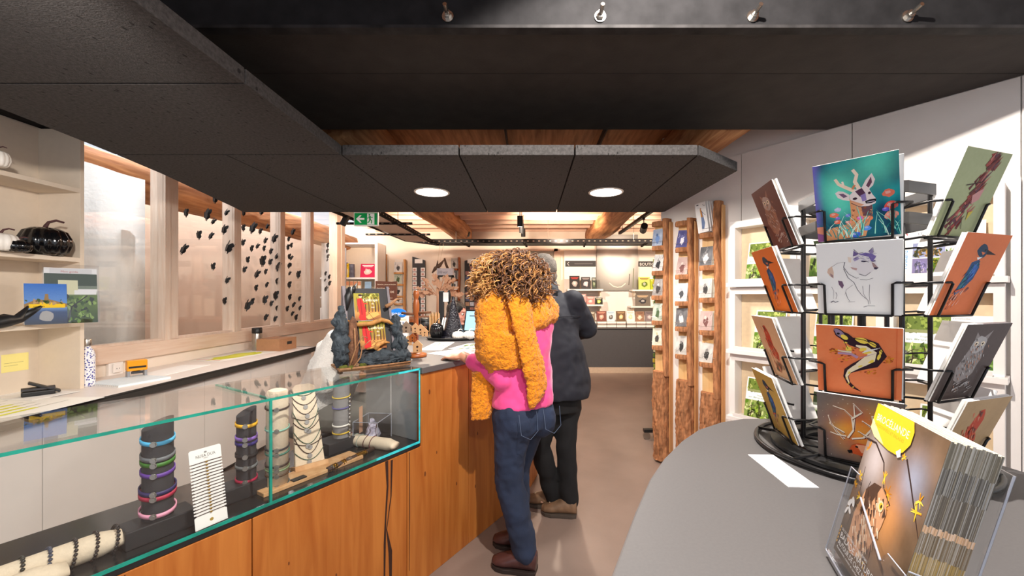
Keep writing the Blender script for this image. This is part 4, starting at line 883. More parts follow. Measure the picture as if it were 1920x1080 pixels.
for li, (s0, s1, ytop, ylow, leds, cards, nm) in enumerate(LOGS):
    w = s1-s0; zt = zW((s0+s1)/2, .05, ytop); zl = zW((s0+s1)/2, .09, ylow)
    t = thing('log_card_rack', '%s of the three tall split log card racks with bark edges' % nm, 'card rack', RW((s0+s1)/2, .05), 'split log card racks')
    bark_block(FWH, s0, s1, .02, zl, .10, li+1).build('bark_base', M_BARK, t, True)
    MB(FWH).box2((s0+.008, -.028, zl-.02), (s1-.02, -.001, zt-.02)).build('slab', M_LOGW, t)
    bark_block(FWH, s1-.042, s1+.012, zl-.03, zt, .085, li+4, 9, 90, .010).build('bark_edge', M_BARK, t, True)
    MB(FWH).box2((s1+.012, -.045, .1), (s1+.02, -.001, zt-.03)).build('sap_edge', M_LOGE, t)
    zz = [zW((s0+s1)/2, .07, q[0]) for q in leds]
    for zi, z in enumerate([zt-.035]+zz):
        pl = []; n = 9
        if zi == 0 and li == 2: continue
        for i in range(n+1):
            a = math.pi*i/n; pl.append((s0+(w-.03)/2-(w-.03)/2*math.cos(a)*1.05, -.02-.072*math.sin(a)**.6*(1+.08*math.sin(i*2.3+zi))))
        o = MB(FWH).prism(pl+[(s1-.03, -.001), (s0, -.001)], z-.017, z+.017).build('ledge', M_LOGE, t, bevel=.004)
        bb = MB(FWH); 
        for i in range(n): x0, y0 = pl[i]; x1, y1 = pl[i+1]; bb.add([(x0, y0-.004, z-.019), (x1, y1-.004, z-.019), (x1, y1-.008, z), (x0, y0-.008, z), (x1, y1-.003, z+.018), (x0, y0-.003, z+.018)], [(0, 1, 2, 3), (3, 2, 4, 5)])
        bb.build('bark_rim', M_BARK, o, True)
    for z in zz:
        MB(FWH).tube([(s0-.005, -.02, z+.055), (s0+.01, -.085, z+.05), ((s0+s1)/2, -.095, z+.048), (s1-.02, -.085, z+.055)], .0012, 4).build('retaining_wire', M_SILV, t)
    for i, (z, ci) in enumerate(zip(zz, cards)):
        if ci is None: continue
        for k in range(2):
            cw, ch = .098, .148; tilt = (.02, -.10, -.08, .0, .05)[(i+li) % 5]*(1 if k == 0 else .6); bk = .18
            o_ = FWH @ Vector((s0+.008+k*.012, -.075+k*.02, z+.0175)); x = (WT*math.cos(tilt)+UP*math.sin(tilt)); M = frame(o_, x, UP*math.cos(bk)-WN*math.sin(bk)-WT*math.sin(tilt))
            leaf(M, cw, ch, smallcard(cw, ch, ci, i+li*7) if k == 0 else None, 'postcard', ('%s postcard on the %s ledge down of the %s log rack' % (CNAME[ci], ORD[i], nm) if k == 0 else 'spare cards behind the front one on the %s ledge down of the %s log' % (ORD[i], nm)), 'postcard', .006 if k == 0 else .012, 'cards on the log racks', m=M_PAPER if k == 0 else M_PAGES)
# tall bookmarks at the top of the right hand log
s0 = LOGS[2][0]; z = zW(.46, .07, 441)
for k in range(4):
    o_ = FWH @ Vector((s0+.012+k*.012, -.09+k*.014, z+.0175)); tl = .16; x = WT*math.cos(tl)+UP*math.sin(tl)*-.0; M = frame(o_, WT*math.cos(.12)-UP*math.sin(-.12), UP*math.cos(.1)+WN*math.sin(.03)-WT*math.sin(.2))
    a = None
    if k == 0:
        a = Art(.085, .23); a.rect(0, 0, 1, 1, WHITE); a.poly([(.45, .75), (.6, .72), (.75, .3), (.6, .1), (.4, .12), (.45, .45)], S(110, 130, 170)); a.poly([(.42, .78), (.55, .74), (.6, .5), (.45, .52)], S(210, 140, 60)); a.blob(.5, .79, .07, .03, S(190, 140, 110)); a.stroke([(.55, .7), (.85, .55)], .03, S(60, 60, 70)); a.stroke([(.5, .2), (.45, .06)], .03, S(50, 50, 60)); a.stroke([(.72, .92), (.85, .86), (.95, .88)], .03, S(40, 40, 44)); a.rect(.15, .92, .35, .95, S(60, 60, 64)).stroke([(.2, .86), (.5, .84)], .012, S(120, 120, 120)).stroke([(.2, .82), (.45, .8)], .012, S(120, 120, 120))
    leaf(M, .085, .23, a, 'postcard', ['tall white card of a heron like figure at the top of the rightmost log rack', 'second of the tall white cards fanned on top of the rightmost log', 'third of the tall white cards fanned on top of the rightmost log', 'hindmost of the tall white cards fanned on top of the rightmost log'][k], 'postcard', .005, 'tall cards on the rightmost log')
# white cubby shelves with brochures
SX = [.645, 1.068, 1.49, 1.915]; ZR = [1.927, 1.4585, .99, .52]; CN_ = ['left', 'middle', 'right']; RN = ['top', 'middle', 'bottom']
for r in range(3):
    for c in range(3):
        x0, x1, z1, z0 = SX[c], SX[c+1]-.004, ZR[r], ZR[r+1]+.004
        t = thing('brochure_cubby', 'white open brochure cubby on the right wall, %s row, %s column' % (RN[r], CN_[c]), 'shelf', RW((x0+x1)/2, .05, z0), 'wall brochure cubbies')
        D = -.105
        MB(FWH).box2((x0, D, z0), (x0+.035, -.001, z1)).build('side', M_CLAD, t); MB(FWH).box2((x1-.035, D, z0), (x1, -.001, z1)).build('side', M_CLAD, t)
        MB(FWH).box2((x0+.035, D, z1-.045), (x1-.035, -.001, z1)).build('top_rail', M_CLAD, t)
        MB(FWH).box2((x0-.01 if c == 0 else x0, D-.035, z0), (x1+.012 if c == 2 else x1, -.001, z0+.03)).build('shelf', M_CLAD, t, bevel=.002)
        MB(FWH).box2((x0+.035, D-.033, z0+.03), (x1-.035, D-.027, z0+.055)).build('lip', M_CLAD, t)
        MB(FWH).prism([(x0+.036, -.002), (x1-.036, -.002), (x1-.036, -.006), (x0+.036, -.006)], z0+.03, z1-.045).build('back', mat('shadow_tan_board', S(232, 208, 172), .6), t)
def wallbro(s, z, w, h, style, lab, lean_=.24, th=.004):
    M = frame(RW(s, .108, z+.0305), WT, UP*math.cos(lean_)-WN*math.sin(lean_)); return leaf(M, w, h, landscape(w, h, style), 'brochure', lab, 'brochure', th, 'brochures in the wall cubbies')
zr = [ZR[1], ZR[2], ZR[3]]
for s, r, st, lab in ((.75, 0, 'forest', 'green forest brochure in the top left wall cubby'), (.80, 1, 'forest', 'green forest brochure in the middle left wall cubby'), (.74, 2, 'forest', 'green forest brochure in the bottom left wall cubby'),
                      (1.13, 0, 'green', 'green photo brochure in the top middle wall cubby'), (1.15, 1, 'forest', 'forest brochure in the central wall cubby'), (1.14, 2, 'green', 'green photo brochure in the bottom middle wall cubby'),
                      (1.50, 0, 'village', 'village guide with blue vertical lettering in the top right cubby'), (1.70, 0, 'guide', 'walking guide with orange title and hills in the top right cubby'), (1.55, 1, 'forest', 'forest brochure left in the middle right wall cubby'), (1.72, 1, 'guide', 'hill guide right in the middle right wall cubby'), (1.62, 2, 'forest', 'forest brochure in the bottom right wall cubby')):
    if r == 0 and s == 1.50: wallbro(1.528, zr[r], .19, .30, st, lab, .2)
    else: wallbro(s, zr[r], .19 if s != 1.70 else .15, .29, st, lab)

# ------------------------------------------------------------------ grey table on the right with the card spinner
TB = [(.02, .25), (.05, .42), (.116, .569), (.195, .738), (.262, .87), (.33, .98), (.42, 1.1), (.507, 1.195), (.607, 1.265), (.69, 1.298), (.80, 1.30), (.90, 1.262), (1.0, 1.17), (1.07, 1.06), (1.118, .943), (1.16, .75), (1.18, .5), (1.18, -.3), (.02, -.3)]
t = thing('display_table', 'grey counter table with a rounded end holding the card spinner', 'table', (.6, .5, 0))
MB().prism(TB, .965, 1.0).build('table_top', M_TOP, t, bevel=.004)
cxy = Vector((.62, .55)); MB().prism([(cxy.x+(p[0]-cxy.x)*.93, cxy.y+(p[1]-cxy.y)*.93) for p in TB], 0, .965).build('body', M_CLAD, t)
RC = Vector((.85, 1.02, 1.0)); rk = thing('card_spinner', 'black wire card spinner with tiers of art postcards on the grey table', 'card rack', RC)
def ring(r, z, wr, n=48, nm='ring', m=None, a0=0):
    pts = [RC+Vector((r*math.cos(a0+2*math.pi*i/n), r*math.sin(a0+2*math.pi*i/n), z)) for i in range(n)]
    return MB().tube(pts, wr, 7, closed=True).build(nm, m or M_WIRE, rk, True)
ring(.235, .008, .006, nm='base_ring'); ring(.15, .012, .005, nm='base_ring')
MB().lathe([(.12, .004), (.20, .004), (.20, .012), (.12, .012)], 48, RC, loop=True).build('base_plate', mat('black_plate', S(34, 34, 35), .4), rk)
for i in range(6):
    a = math.radians(18+60*i); d = Vector((math.cos(a), math.sin(a), 0)); MB().tube([RC+d*.03+UP*.012, RC+d*.235+UP*.012], .004, 6).build('base_spoke', M_WIRE, rk)
MB().tube([RC, RC+UP*.66], .009, 10).build('pole', M_WIRE, rk)
for k in range(6):
    a = math.radians(18+60*k)
    for da in (-.12, .12):
        d = Vector((math.cos(a+da), math.sin(a+da), 0)); MB().tube([RC+d*.125+UP*.012, RC+d*.125+UP*.65], .004, 6).build('upright_rod', M_WIRE, rk)
for z in (.575, .645):
    pts = [RC+Vector((.132*math.cos(math.radians(18+60*k+s)), .132*math.sin(math.radians(18+60*k+s)), z)) for k in range(6) for s in (-9, 9)]
    b = MB(); n = len(pts)
    for i in range(n): p, q = pts[i], pts[(i+1) % n]; d = (q-p); b.M = frame(p, d, UP); b.box((d.length/2, 0, 0), (d.length+.003, .026, .005))
    b.build('hub_band', mat('black_band', S(44, 43, 44), .4), rk, bevel=.001)
ZC = [1.527, 1.36, 1.18, 1.03]; LEAN = math.radians(20); RB = .165
def face(k):
    a = math.radians(228+60*k); n = Vector((math.cos(a), math.sin(a), 0)); x = Vector((-n.y, n.x, 0)); return n, x
def cardM(k, i, w, off=0, dx=0, dr=0):
    n, x = face(k); o_ = RC+n*(RB+off)+x*(dx-w/2); o_.z = ZC[i]; return frame(o_, x*math.cos(dr)+UP*math.sin(dr), UP*math.cos(LEAN)+n*math.sin(LEAN)-x*math.sin(dr)*.9)
for k in range(6):
    n, x = face(k); U = UP*math.cos(LEAN)+n*math.sin(LEAN)
    for i in range(4):
        z = UP*(ZC[i]-1.0); w = .115; o_ = RC+n*(RB+.016)+z
        L, R = o_-x*w/2, o_+x*w/2; hh = .072; rb_ = RC+n*.115+z
        inL, inR = RC+n*.12-x*.07+z, RC+n*.12+x*.07+z
        b = MB()
        b.tube([RC+n*.11-x*.068+z-UP*.004, L-n*.022, L-UP*.002, L+U*hh*.96, L+U*hh-x*.006, L+U*hh-x*.03-n*.02, RC+n*.125-x*.075+z+UP*hh*.9], .0026, 6)
        b.tube([RC+n*.11+x*.068+z-UP*.004, R-n*.022, R-UP*.002, R+U*hh*.96, R+U*hh+x*.006, R+U*hh+x*.03-n*.02, RC+n*.125+x*.075+z+UP*hh*.9], .0026, 6)
        b.tube([L-UP*.002, R-UP*.002], .0026, 6); b.tube([L-n*.022-UP*.003, R-n*.022-UP*.003], .0028, 6)
        b.build('pocket', M_WIRE, rk, True)
# ---- the artwork
def deer(w, h):
    a = Art(w, h)
    def bg(u, v):
        q = noise.noise(Vector((u*3.2, v*3.2, 1)))+.6*noise.noise(Vector((u*6, v*6, 4))); g = math.exp(-((u-.27)**2+(v-.66)**2)*18)+.8*math.exp(-((u-.75)**2+(v-.9)**2)*14)+.5*math.exp(-((u-.33)**2+(v-.4)**2)*30)
        c = mixc(S(6, 52, 96), S(16, 150, 160), max(0, min(1, .42+1.1*q))); c = mixc(c, S(110, 236, 204), min(1, g*.9)); c = mixc(c, S(126, 112, 206), max(0, 1-u*8)); return mixc(c, S(20, 90, 110), max(0, .35-v)*1.5)
    a.grid(26, 28, bg); T = S(214, 150, 106); L = S(240, 226, 224); D = S(60, 34, 50)
    a.poly([(.43, .52), (.44, .3), (.40, .2), (.15, .16), (.02, .06), (.02, .0), (.6, .02), (.69, .3), (.69, .48)], S(226, 156, 108)); a.poly([(.56, .42), (.69, .42), (.68, .27), (.58, .28)], S(108, 74, 84))
    a.stroke([(.27, .79), (.31, .72), (.37, .68), (.50, .60)], .035, S(250, 226, 200), .05); a.stroke([(.37, .69), (.355, .745)], .025, S(250, 232, 214)); a.stroke([(.485, .87), (.53, .80), (.505, .72), (.55, .62)], .04, S(252, 228, 206), .05); a.stroke([(.47, .63), (.50, .68)], .03, S(214, 140, 96))
    a.poly([(.58, .635), (.63, .72), (.70, .79), (.735, .71), (.71, .64), (.66, .60)], L).poly([(.63, .65), (.69, .75), (.70, .68), (.66, .62)], S(110, 70, 90))
    a.poly([(.26, .615), (.30, .635), (.36, .62), (.43, .57), (.43, .49), (.35, .515), (.29, .55)], L).poly([(.30, .60), (.36, .595), (.41, .55), (.36, .54)], S(120, 90, 120))
    a.poly([(.43, .56), (.50, .62), (.60, .64), (.66, .61), (.70, .53), (.74, .47), (.73, .42), (.65, .395), (.54, .395), (.47, .44), (.44, .5)], L)
    a.poly([(.50, .60), (.58, .63), (.62, .56), (.60, .50), (.55, .53)], S(90, 54, 80)).poly([(.56, .54), (.62, .56), (.63, .47), (.58, .46)], S(150, 130, 190)).poly([(.44, .5), (.47, .44), (.54, .40), (.60, .42), (.56, .44), (.48, .48)], S(226, 164, 128))
    a.blob(.495, .51, .028, .016, D).blob(.665, .555, .018, .016, D); a.poly([(.61, .46), (.66, .475), (.74, .475), (.735, .445), (.68, .425), (.62, .43)], S(24, 18, 30)).stroke([(.63, .445), (.72, .45)], .01, S(200, 190, 210)); a.stroke([(.45, .46), (.54, .40), (.66, .39)], .008, D)
    a.scatter(26, (.45, .2, .68, .4), .012, [S(180, 110, 70), S(240, 190, 140), S(150, 84, 60)])
    for x, y, r, c in ((.23, .335, .055, S(238, 128, 96)), (.27, .24, .045, S(240, 110, 84)), (.88, .52, .075, S(232, 120, 96)), (.90, .37, .08, S(240, 90, 80)), (.90, .25, .085, S(246, 160, 140)), (.63, .24, .06, S(244, 140, 96)), (.54, .26, .035, S(236, 110, 210)), (.40, .22, .035, S(246, 150, 140)), (.28, .40, .045, S(200, 206, 240)), (.40, .31, .032, S(120, 130, 230)), (.27, .29, .03, S(150, 110, 220)), (.84, .33, .04, S(110, 100, 220)), (.62, .12, .05, S(90, 150, 240)), (.48, .05, .06, S(60, 110, 220))):
        a.blob(x, y, r, r*.62, c, jag=.15); a.blob(x-.01, y+.01, r*.45, r*.25, mixc(c, WHITE, .35), jag=.2)
    for _ in range(46):
        x = a.seed.uniform(.14, 1); y = a.seed.uniform(0, .12); k = a.seed.uniform(-.2, .2); hh = a.seed.uniform(.12, .32)
        if x < .5: hh *= .7
        a.stroke([(x, y), (x+k*.3, y+hh*.5), (x+k, y+hh)], .014, a.seed.choice([S(160, 236, 214), S(60, 190, 180), S(216, 248, 236), S(30, 140, 140)]), .004)
    a.grid(3, 8, lambda u, v: S(0, 0, 0)) if False else None
    a.poly([(0, 0), (.11, 0), (.11, .08), (0, .12)], S(150, 90, 150)).poly([(0, .12), (.11, .08), (.11, .2), (0, .2)], S(230, 150, 120)); return a
def wolf(w, h):
    a = Art(w, h); a.rect(0, 0, 1, 1, S(250, 249, 247)); K = S(60, 52, 74); V = S(112, 96, 150); B = S(214, 190, 184)
    tr = lambda L: [((x-40)/980, 1-(y-20)/1020) for x, y in L]
    a.poly(tr([(180, 380), (230, 340), (250, 430), (245, 520), (200, 480), (170, 430)]), S(226, 196, 176)).poly(tr([(300, 550), (350, 560), (370, 620), (350, 670), (310, 610)]), S(120, 94, 120)).poly(tr([(200, 440), (240, 470), (245, 510), (215, 490)]), S(170, 140, 140))
    a.poly(tr([(470, 300), (480, 200), (490, 125), (540, 180), (620, 165), (665, 155), (705, 105), (720, 175), (745, 225), (735, 290), (765, 380), (725, 405), (690, 440), (620, 490), (550, 460), (500, 400), (450, 320)]), S(240, 236, 238))
    a.poly(tr([(480, 215), (488, 135), (545, 185), (520, 205)]), V).poly(tr([(655, 160), (700, 115), (712, 175), (680, 190)]), S(150, 138, 180)).poly(tr([(540, 195), (620, 170), (700, 190), (740, 230), (700, 300), (680, 280), (660, 230), (600, 210)]), S(128, 112, 178)).poly(tr([(480, 250), (530, 215), (560, 250), (500, 285)]), S(176, 164, 206)).poly(tr([(690, 300), (720, 320), (762, 380), (725, 400), (705, 360)]), S(170, 140, 140)).poly(tr([(722, 372), (770, 380), (742, 405), (716, 398)]), K); a.blob(*tr([(610, 290)])[0], .028, .008, K, .1).blob(*tr([(722, 285)])[0], .012, .01, K)
    a.poly(tr([(420, 220), (465, 230), (460, 300), (430, 290)]), S(240, 222, 206)).poly(tr([(450, 360), (530, 380), (520, 410), (470, 390)]), S(206, 170, 166))
    for L, ww in (([(490, 120), (540, 175), (600, 165)], .008), ([(660, 155), (705, 105), (715, 170)], .008), ([(385, 290), (370, 360), (430, 460), (520, 520), (545, 510)], .008), ([(370, 380), (420, 510), (490, 580), (530, 680), (580, 760), (650, 830), (660, 890)], .007), ([(550, 460), (620, 490), (680, 440)], .009), ([(560, 540), (640, 545), (710, 520)], .006), ([(575, 290), (620, 285), (660, 300)], .009), ([(220, 640), (245, 700), (240, 820)], .005), ([(390, 720), (410, 800), (440, 850)], .006), ([(670, 610), (665, 760), (675, 880)], .005), ([(590, 630), (600, 740), (640, 820)], .005), ([(230, 350), (300, 300), (390, 290)], .005), ([(480, 610), (400, 680), (380, 760)], .004), ([(600, 930), (650, 910), (730, 910)], .007), ([(205, 870), (240, 850), (260, 870), (300, 855)], .014), ([(420, 860), (500, 855)], .005), ([(270, 720), (285, 760), (270, 820)], .006)): a.stroke(tr(L), ww, K if ww > .0055 else S(120, 110, 120), ww*.6)
    for _ in range(30): x = a.seed.uniform(480, 720); y = a.seed.uniform(170, 290); a.stroke(tr([(x, y), (x+30, y+8)]), .006, a.seed.choice([S(80, 66, 130), S(150, 140, 196), S(60, 50, 90)]), .002)
    return a
def salam(w, h):
    a = Art(w, h); a.grid(8, 8, lambda u, v: mixc(S(238, 118, 66), S(246, 150, 100), max(0, min(1, .5+.5*noise.noise(Vector((u*3, v*3, 2)))))))
    tr = lambda L: [((x-55)/960, 1-(y-40)/980) for x, y in L]; K = S(52, 28, 40); Y = S(250, 222, 90); PU = S(190, 150, 180); CR = S(250, 236, 200)
    for bx in ((310, 340, 520, 560), (560, 560, 740, 690), (810, 420, 920, 510), (220, 370, 300, 450)):
        for _ in range(26): x = a.seed.uniform(bx[0], bx[2]); y = a.seed.uniform(bx[1], bx[3]); a.blob(*tr([(x, y)])[0], .018, .009, a.seed.choice([S(214, 120, 40), S(160, 70, 40), S(236, 160, 50)]), a.seed.uniform(-.5, .5), .4, 6)
    bd = [(300, 130), (400, 190), (470, 250), (600, 270), (700, 320), (760, 420), (700, 510), (600, 560), (500, 620), (420, 680), (400, 760), (430, 850), (500, 920), (570, 958)]
    ws = [.08, .12, .12, .16, .2, .2, .19, .15, .12, .09, .065, .045, .03, .008]
    def var(L, W, col):
        k = len(L); Lp = tr(L); A = []; B_ = []
        for i in range(k):
            p0 = Lp[max(0, i-1)]; p1 = Lp[min(k-1, i+1)]; dx, dy = p1[0]-p0[0], p1[1]-p0[1]; l = math.hypot(dx, dy); A.append((Lp[i][0]-dy/l*W[i]/2, Lp[i][1]+dx/l*W[i]/2)); B_.append((Lp[i][0]+dy/l*W[i]/2, Lp[i][1]-dx/l*W[i]/2))
        for i in range(k-1): a.poly([A[i], A[i+1], B_[i+1], B_[i]], col); a.z -= 1
        a.z += 1
    a.blob(*tr([(345, 150)])[0], .10, .05, K, -.75); var(bd, ws, K)
    a.blob(*tr([(335, 145)])[0], .085, .04, S(150, 130, 160), -.75); a.blob(*tr([(390, 195)])[0], .05, .03, Y, -.6).blob(*tr([(320, 150)])[0], .02, .015, BLACK)
    var([(520, 300), (620, 330), (700, 400), (680, 470), (610, 530), (530, 600), (440, 680), (405, 760), (435, 850)], [.02, .07, .11, .12, .1, .07, .05, .035, .015], CR)
    for x, y, r, q in ((580, 225, .08, -.3), (700, 270, .06, -.5), (790, 370, .035, 1.4), (770, 440, .045, 1.2), (690, 510, .04, .7), (600, 350, .05, .3), (640, 385, .05, .2), (420, 350, .04, 1.5), (400, 270, .025, 0), (570, 590, .03, .5), (440, 700, .025, 1), (400, 790, .02, 1.4), (430, 860, .02, 1), (480, 910, .018, .7)): a.blob(*tr([(x, y)])[0], r, r*.45, Y, q, .2)
    a.stroke(tr([(540, 470), (470, 430), (380, 425), (310, 430)]), .045, PU, .03); a.stroke(tr([(450, 380), (440, 330)]), .05, Y); a.stroke(tr([(470, 400), (350, 395), (310, 385)]), .03, S(230, 220, 190), .015)
    for i in range(9): x = 590+i*18; a.stroke(tr([(x, 400-i*8), (x+50, 350-i*5)]), .012, WHITE, .003); a.stroke(tr([(560+i*10, 470-i*4), (640+i*12, 440-i*6)]), .01, PU, .003)
    for L in ([(270, 110), (300, 180), (380, 240), (430, 360)], [(480, 200), (620, 220), (740, 290), (810, 380), (790, 480)], [(520, 560), (430, 640), (385, 720), (400, 820), (460, 910), (570, 960)]): a.stroke(tr(L), .012, K, .006)
    a.rect(.935, 0, .94, 1, S(220, 104, 58)); return a
def stag(w, h):
    a = Art(w, h); tr = lambda L: [((x-455)/430, 1-(y-590)/420) for x, y in L]
    def bg(u, v):
        g = math.exp(-((u-.55)**2+(v-.5)**2)*9); q = .5+.5*noise.noise(Vector((u*5, v*5, 7))); return mixc(S(112, 104, 100), mixc(S(226, 92, 40), S(244, 176, 70), q), min(1, g*1.3*(.6+.6*q)))
    a.grid(20, 20, bg); a.scatter(50, (.02, .02, .98, .98), .006, [S(230, 220, 205), S(200, 180, 150)])
    for L in ([(620, 860), (650, 800), (640, 720), (600, 680), (540, 665)], [(650, 790), (655, 700), (650, 640)], [(640, 730), (690, 680), (645, 630)], [(600, 870), (560, 830), (530, 780), (515, 730)], [(600, 830), (540, 800), (520, 780)], [(610, 850), (560, 850), (525, 840)], [(640, 860), (720, 830), (750, 760), (740, 690), (775, 690)], [(700, 840), (760, 740), (780, 690)], [(750, 770), (690, 730)], [(720, 830), (670, 800)]): a.stroke(tr(L), .035, S(250, 236, 214), .015); a.stroke([(x+.008, y-.012) for x, y in tr(L)], .012, S(120, 50, 30), .006)
    a.poly(tr([(620, 950), (640, 900), (670, 880), (720, 880), (770, 900), (760, 960), (740, 1000), (700, 985), (690, 960), (650, 955)]), S(214, 90, 44)).poly(tr([(660, 890), (720, 885), (740, 930), (690, 940)]), S(246, 170, 130)); a.blob(*tr([(665, 905)])[0], .02, .014, BLACK); a.poly(tr([(615, 940), (640, 930), (645, 950), (625, 958)]), BLACK); a.stroke(tr([(690, 960), (700, 1000)]), .02, S(90, 30, 20))
    return a
def bird(w, h, bgc, body, head, kind):
    a = Art(w, h); a.grid(5, 8, lambda u, v: mixc(bgc, mixc(bgc, BLACK, .18), max(0, min(1, .5+.5*noise.noise(Vector((u*3, v*3, bgc[0]*9)))))))
    if kind == 'king':
        a.poly([(.38, .66), (.52, .70), (.6, .6), (.58, .46), (.46, .34), (.34, .24), (.30, .30), (.36, .48)], S(38, 76, 120)).poly([(.46, .64), (.56, .62), (.56, .50), (.48, .42)], S(60, 100, 180)).poly([(.38, .5), (.44, .46), (.40, .32), (.34, .28)], S(60, 120, 130))
        a.blob(.5, .80, .13, .075, S(34, 60, 84), -.3, .1); a.poly([(.58, .82), (.84, .76), (.62, .76)], S(40, 26, 30)).poly([(.48, .79), (.58, .78), (.54, .75)], S(226, 120, 70)).poly([(.44, .72), (.56, .73), (.48, .69)], WHITE); a.blob(.55, .81, .02, .012, BLACK)
        for _ in range(20): x = a.seed.uniform(.36, .58); y = a.seed.uniform(.32, .68); a.stroke([(x, y), (x-.05, y-.06)], .016, a.seed.choice([S(30, 50, 90), S(90, 150, 200), S(40, 110, 120)]), .004)
        for _ in range(22): x = a.seed.uniform(.26, .46); y = a.seed.uniform(.06, .28); a.stroke([(x, y), (x+.03, y+.06)], .014, a.seed.choice([S(190, 110, 90), S(240, 190, 170), S(110, 60, 50)]), .004)
        a.stroke([(.30, .30), (.46, .34)], .03, S(200, 90, 60))
    elif kind == 'owl':
        a.blob(.46, .5, .22, .27, body, -.2, .12, 18); a.blob(.46, .74, .16, .11, mixc(body, WHITE, .25), 0, .1, 14); a.poly([(.32, .80), (.30, .90), (.40, .84)], body).poly([(.52, .84), (.64, .92), (.60, .80)], body)
        for ex in (.40, .54): a.blob(ex, .75, .045, .03, S(240, 220, 190)).blob(ex, .75, .02, .014, BLACK)
        a.poly([(.45, .72), (.49, .72), (.47, .68)], S(40, 30, 26))
        for _ in range(90): x = .46+a.seed.gauss(0, .11); y = .5+a.seed.gauss(0, .14); a.stroke([(x, y), (x+.03, y-.035)], .016, a.seed.choice([mixc(body, WHITE, .45), mixc(body, BLACK, .5), mixc(body, S(230, 150, 100), .5)]), .004)
        for _ in range(20): x = a.seed.uniform(.3, .75); y = a.seed.uniform(.06, .22); a.stroke([(x, y), (x+.08, y+.03)], .02, mixc(body, WHITE, a.seed.random()*.4), .004)
    elif kind == 'splash':
        for _ in range(110):
            k = a.seed.random(); x = .34+.34*k+a.seed.gauss(0, .07*(1-.3*k)); y = .06+.86*k+a.seed.gauss(0, .04); a.stroke([(x, y), (x+.05+.06*a.seed.random(), y+.10)], .05, a.seed.choice([S(120, 50, 44), S(150, 66, 56), S(96, 40, 40), S(176, 100, 90), S(90, 48, 60)]), .006)
        a.poly([(.52, .5), (.72, .6), (.7, .46), (.58, .40)], S(196, 140, 136)).poly([(.6, .3), (.7, .33), (.62, .2)], S(196, 176, 70)); a.stroke([(.3, .6), (.62, .66)], .012, S(50, 24, 24)).stroke([(.5, .25), (.6, .1)], .01, S(70, 60, 40))
    elif kind == 'red':
        a.blob(.45, .62, .14, .24, S(196, 70, 44), -.2, .2); a.blob(.5, .42, .14, .12, S(214, 90, 60), 0, .2)
        for _ in range(50): x = .46+a.seed.gauss(0, .08); y = a.seed.uniform(.2, .85); a.stroke([(x, y), (x+.03, y-.07)], .03, a.seed.choice([S(160, 60, 40), S(220, 110, 80), S(120, 70, 60), S(206, 150, 120)]), .005)
        a.scatter(12, (.35, .12, .65, .28), .05, [S(150, 120, 90), S(200, 120, 90), S(110, 90, 70)])
    return a
K_ = S(34, 34, 36)
arts = {(0, 0): (deer, 'square art card of a roe deer among red flowers, top front pocket'), (0, 1): (wolf, 'square white art card of a sketched wolf, under the deer card'), (0, 2): (salam, 'square orange art card of a yellow spotted salamander'), (0, 3): (stag, 'square art card of a stag with pale antlers behind the booklets')}
L_ = [(bird, S(110, 58, 46), S(150, 100, 80), 'owl', 'brown art card of an eagle owl, top pocket on the spinner left'), (bird, S(242, 126, 44), None, 'king', 'bright orange kingfisher art card on the spinner left side'), (bird, S(224, 180, 140), None, 'red', 'tan art card of a red squirrel on the spinner left side'), (bird, S(214, 176, 90), None, 'king', 'ochre kingfisher art card in the lowest left pocket')]
R_ = [(bird, S(170, 176, 132), None, 'splash', 'sage green art card with dark red brush strokes, top right pocket'), (bird, S(232, 124, 72), None, 'king', 'orange kingfisher art card on the spinner right side'), (bird, S(92, 78, 74), S(150, 140, 136), 'owl', 'dark brown tawny owl art card on the spinner right side'), (bird, S(196, 160, 116), None, 'red', 'beige art card with a red figure in the lowest right pocket')]
for i in range(4):
    fn, lab = arts[(0, i)]; w = .143; h = .166 if i else .174
    M = cardM(0, i, w, .010, .0, -.02 if i == 3 else (.03 if i == 0 else -.01)); leaf(M, w, h, fn(w, h), 'art_card', lab, 'postcard', .003, 'art cards in the spinner')
    if i in (0, 1, 2): leaf(cardM(0, i, w, .002, .003, 0), w, h*.98, None, 'art_card', 'spare card right behind the %s card' % ('deer', 'wolf', 'salamander')[i], 'postcard', .004, 'art cards in the spinner')
    for k, lst in ((5, L_), (1, R_)):
        f2, bgc, bod, kd, lab = lst[i]; w2, h2 = .15, .175; dr = (.0)
        M = cardM(k, i, w2, .010, 0, dr); leaf(M, w2, h2, f2(w2, h2, bgc, bod, None, kd), 'art_card', lab, 'postcard', .002, 'art cards in the spinner')
        leaf(cardM(k, i, w2, .004, .004, dr), w2, h2, None, 'art_card', lab.split(',')[0]+', blank spare behind it', 'postcard', .005, 'art cards in the spinner')
    for k, nm in ((2, 'right'), (4, 'left')):
        w2, h2 = .15, .165; c_ = (S(206, 200, 204), S(190, 186, 186), S(214, 206, 210), S(224, 204, 196))[i]
        a = Art(w2, h2); a.rect(0, 0, 1, 1, c_).scatter(14, (.2, .2, .8, .7), .08, [mixc(c_, BLACK, .12), mixc(c_, WHITE, .3)])
        leaf(cardM(k, i, w2, .006), w2, h2, a, 'art_card', 'pale card facing away at the back %s of the spinner, %s tier from the top' % (nm, ORD[i]), 'postcard', .004, 'art cards in the spinner')
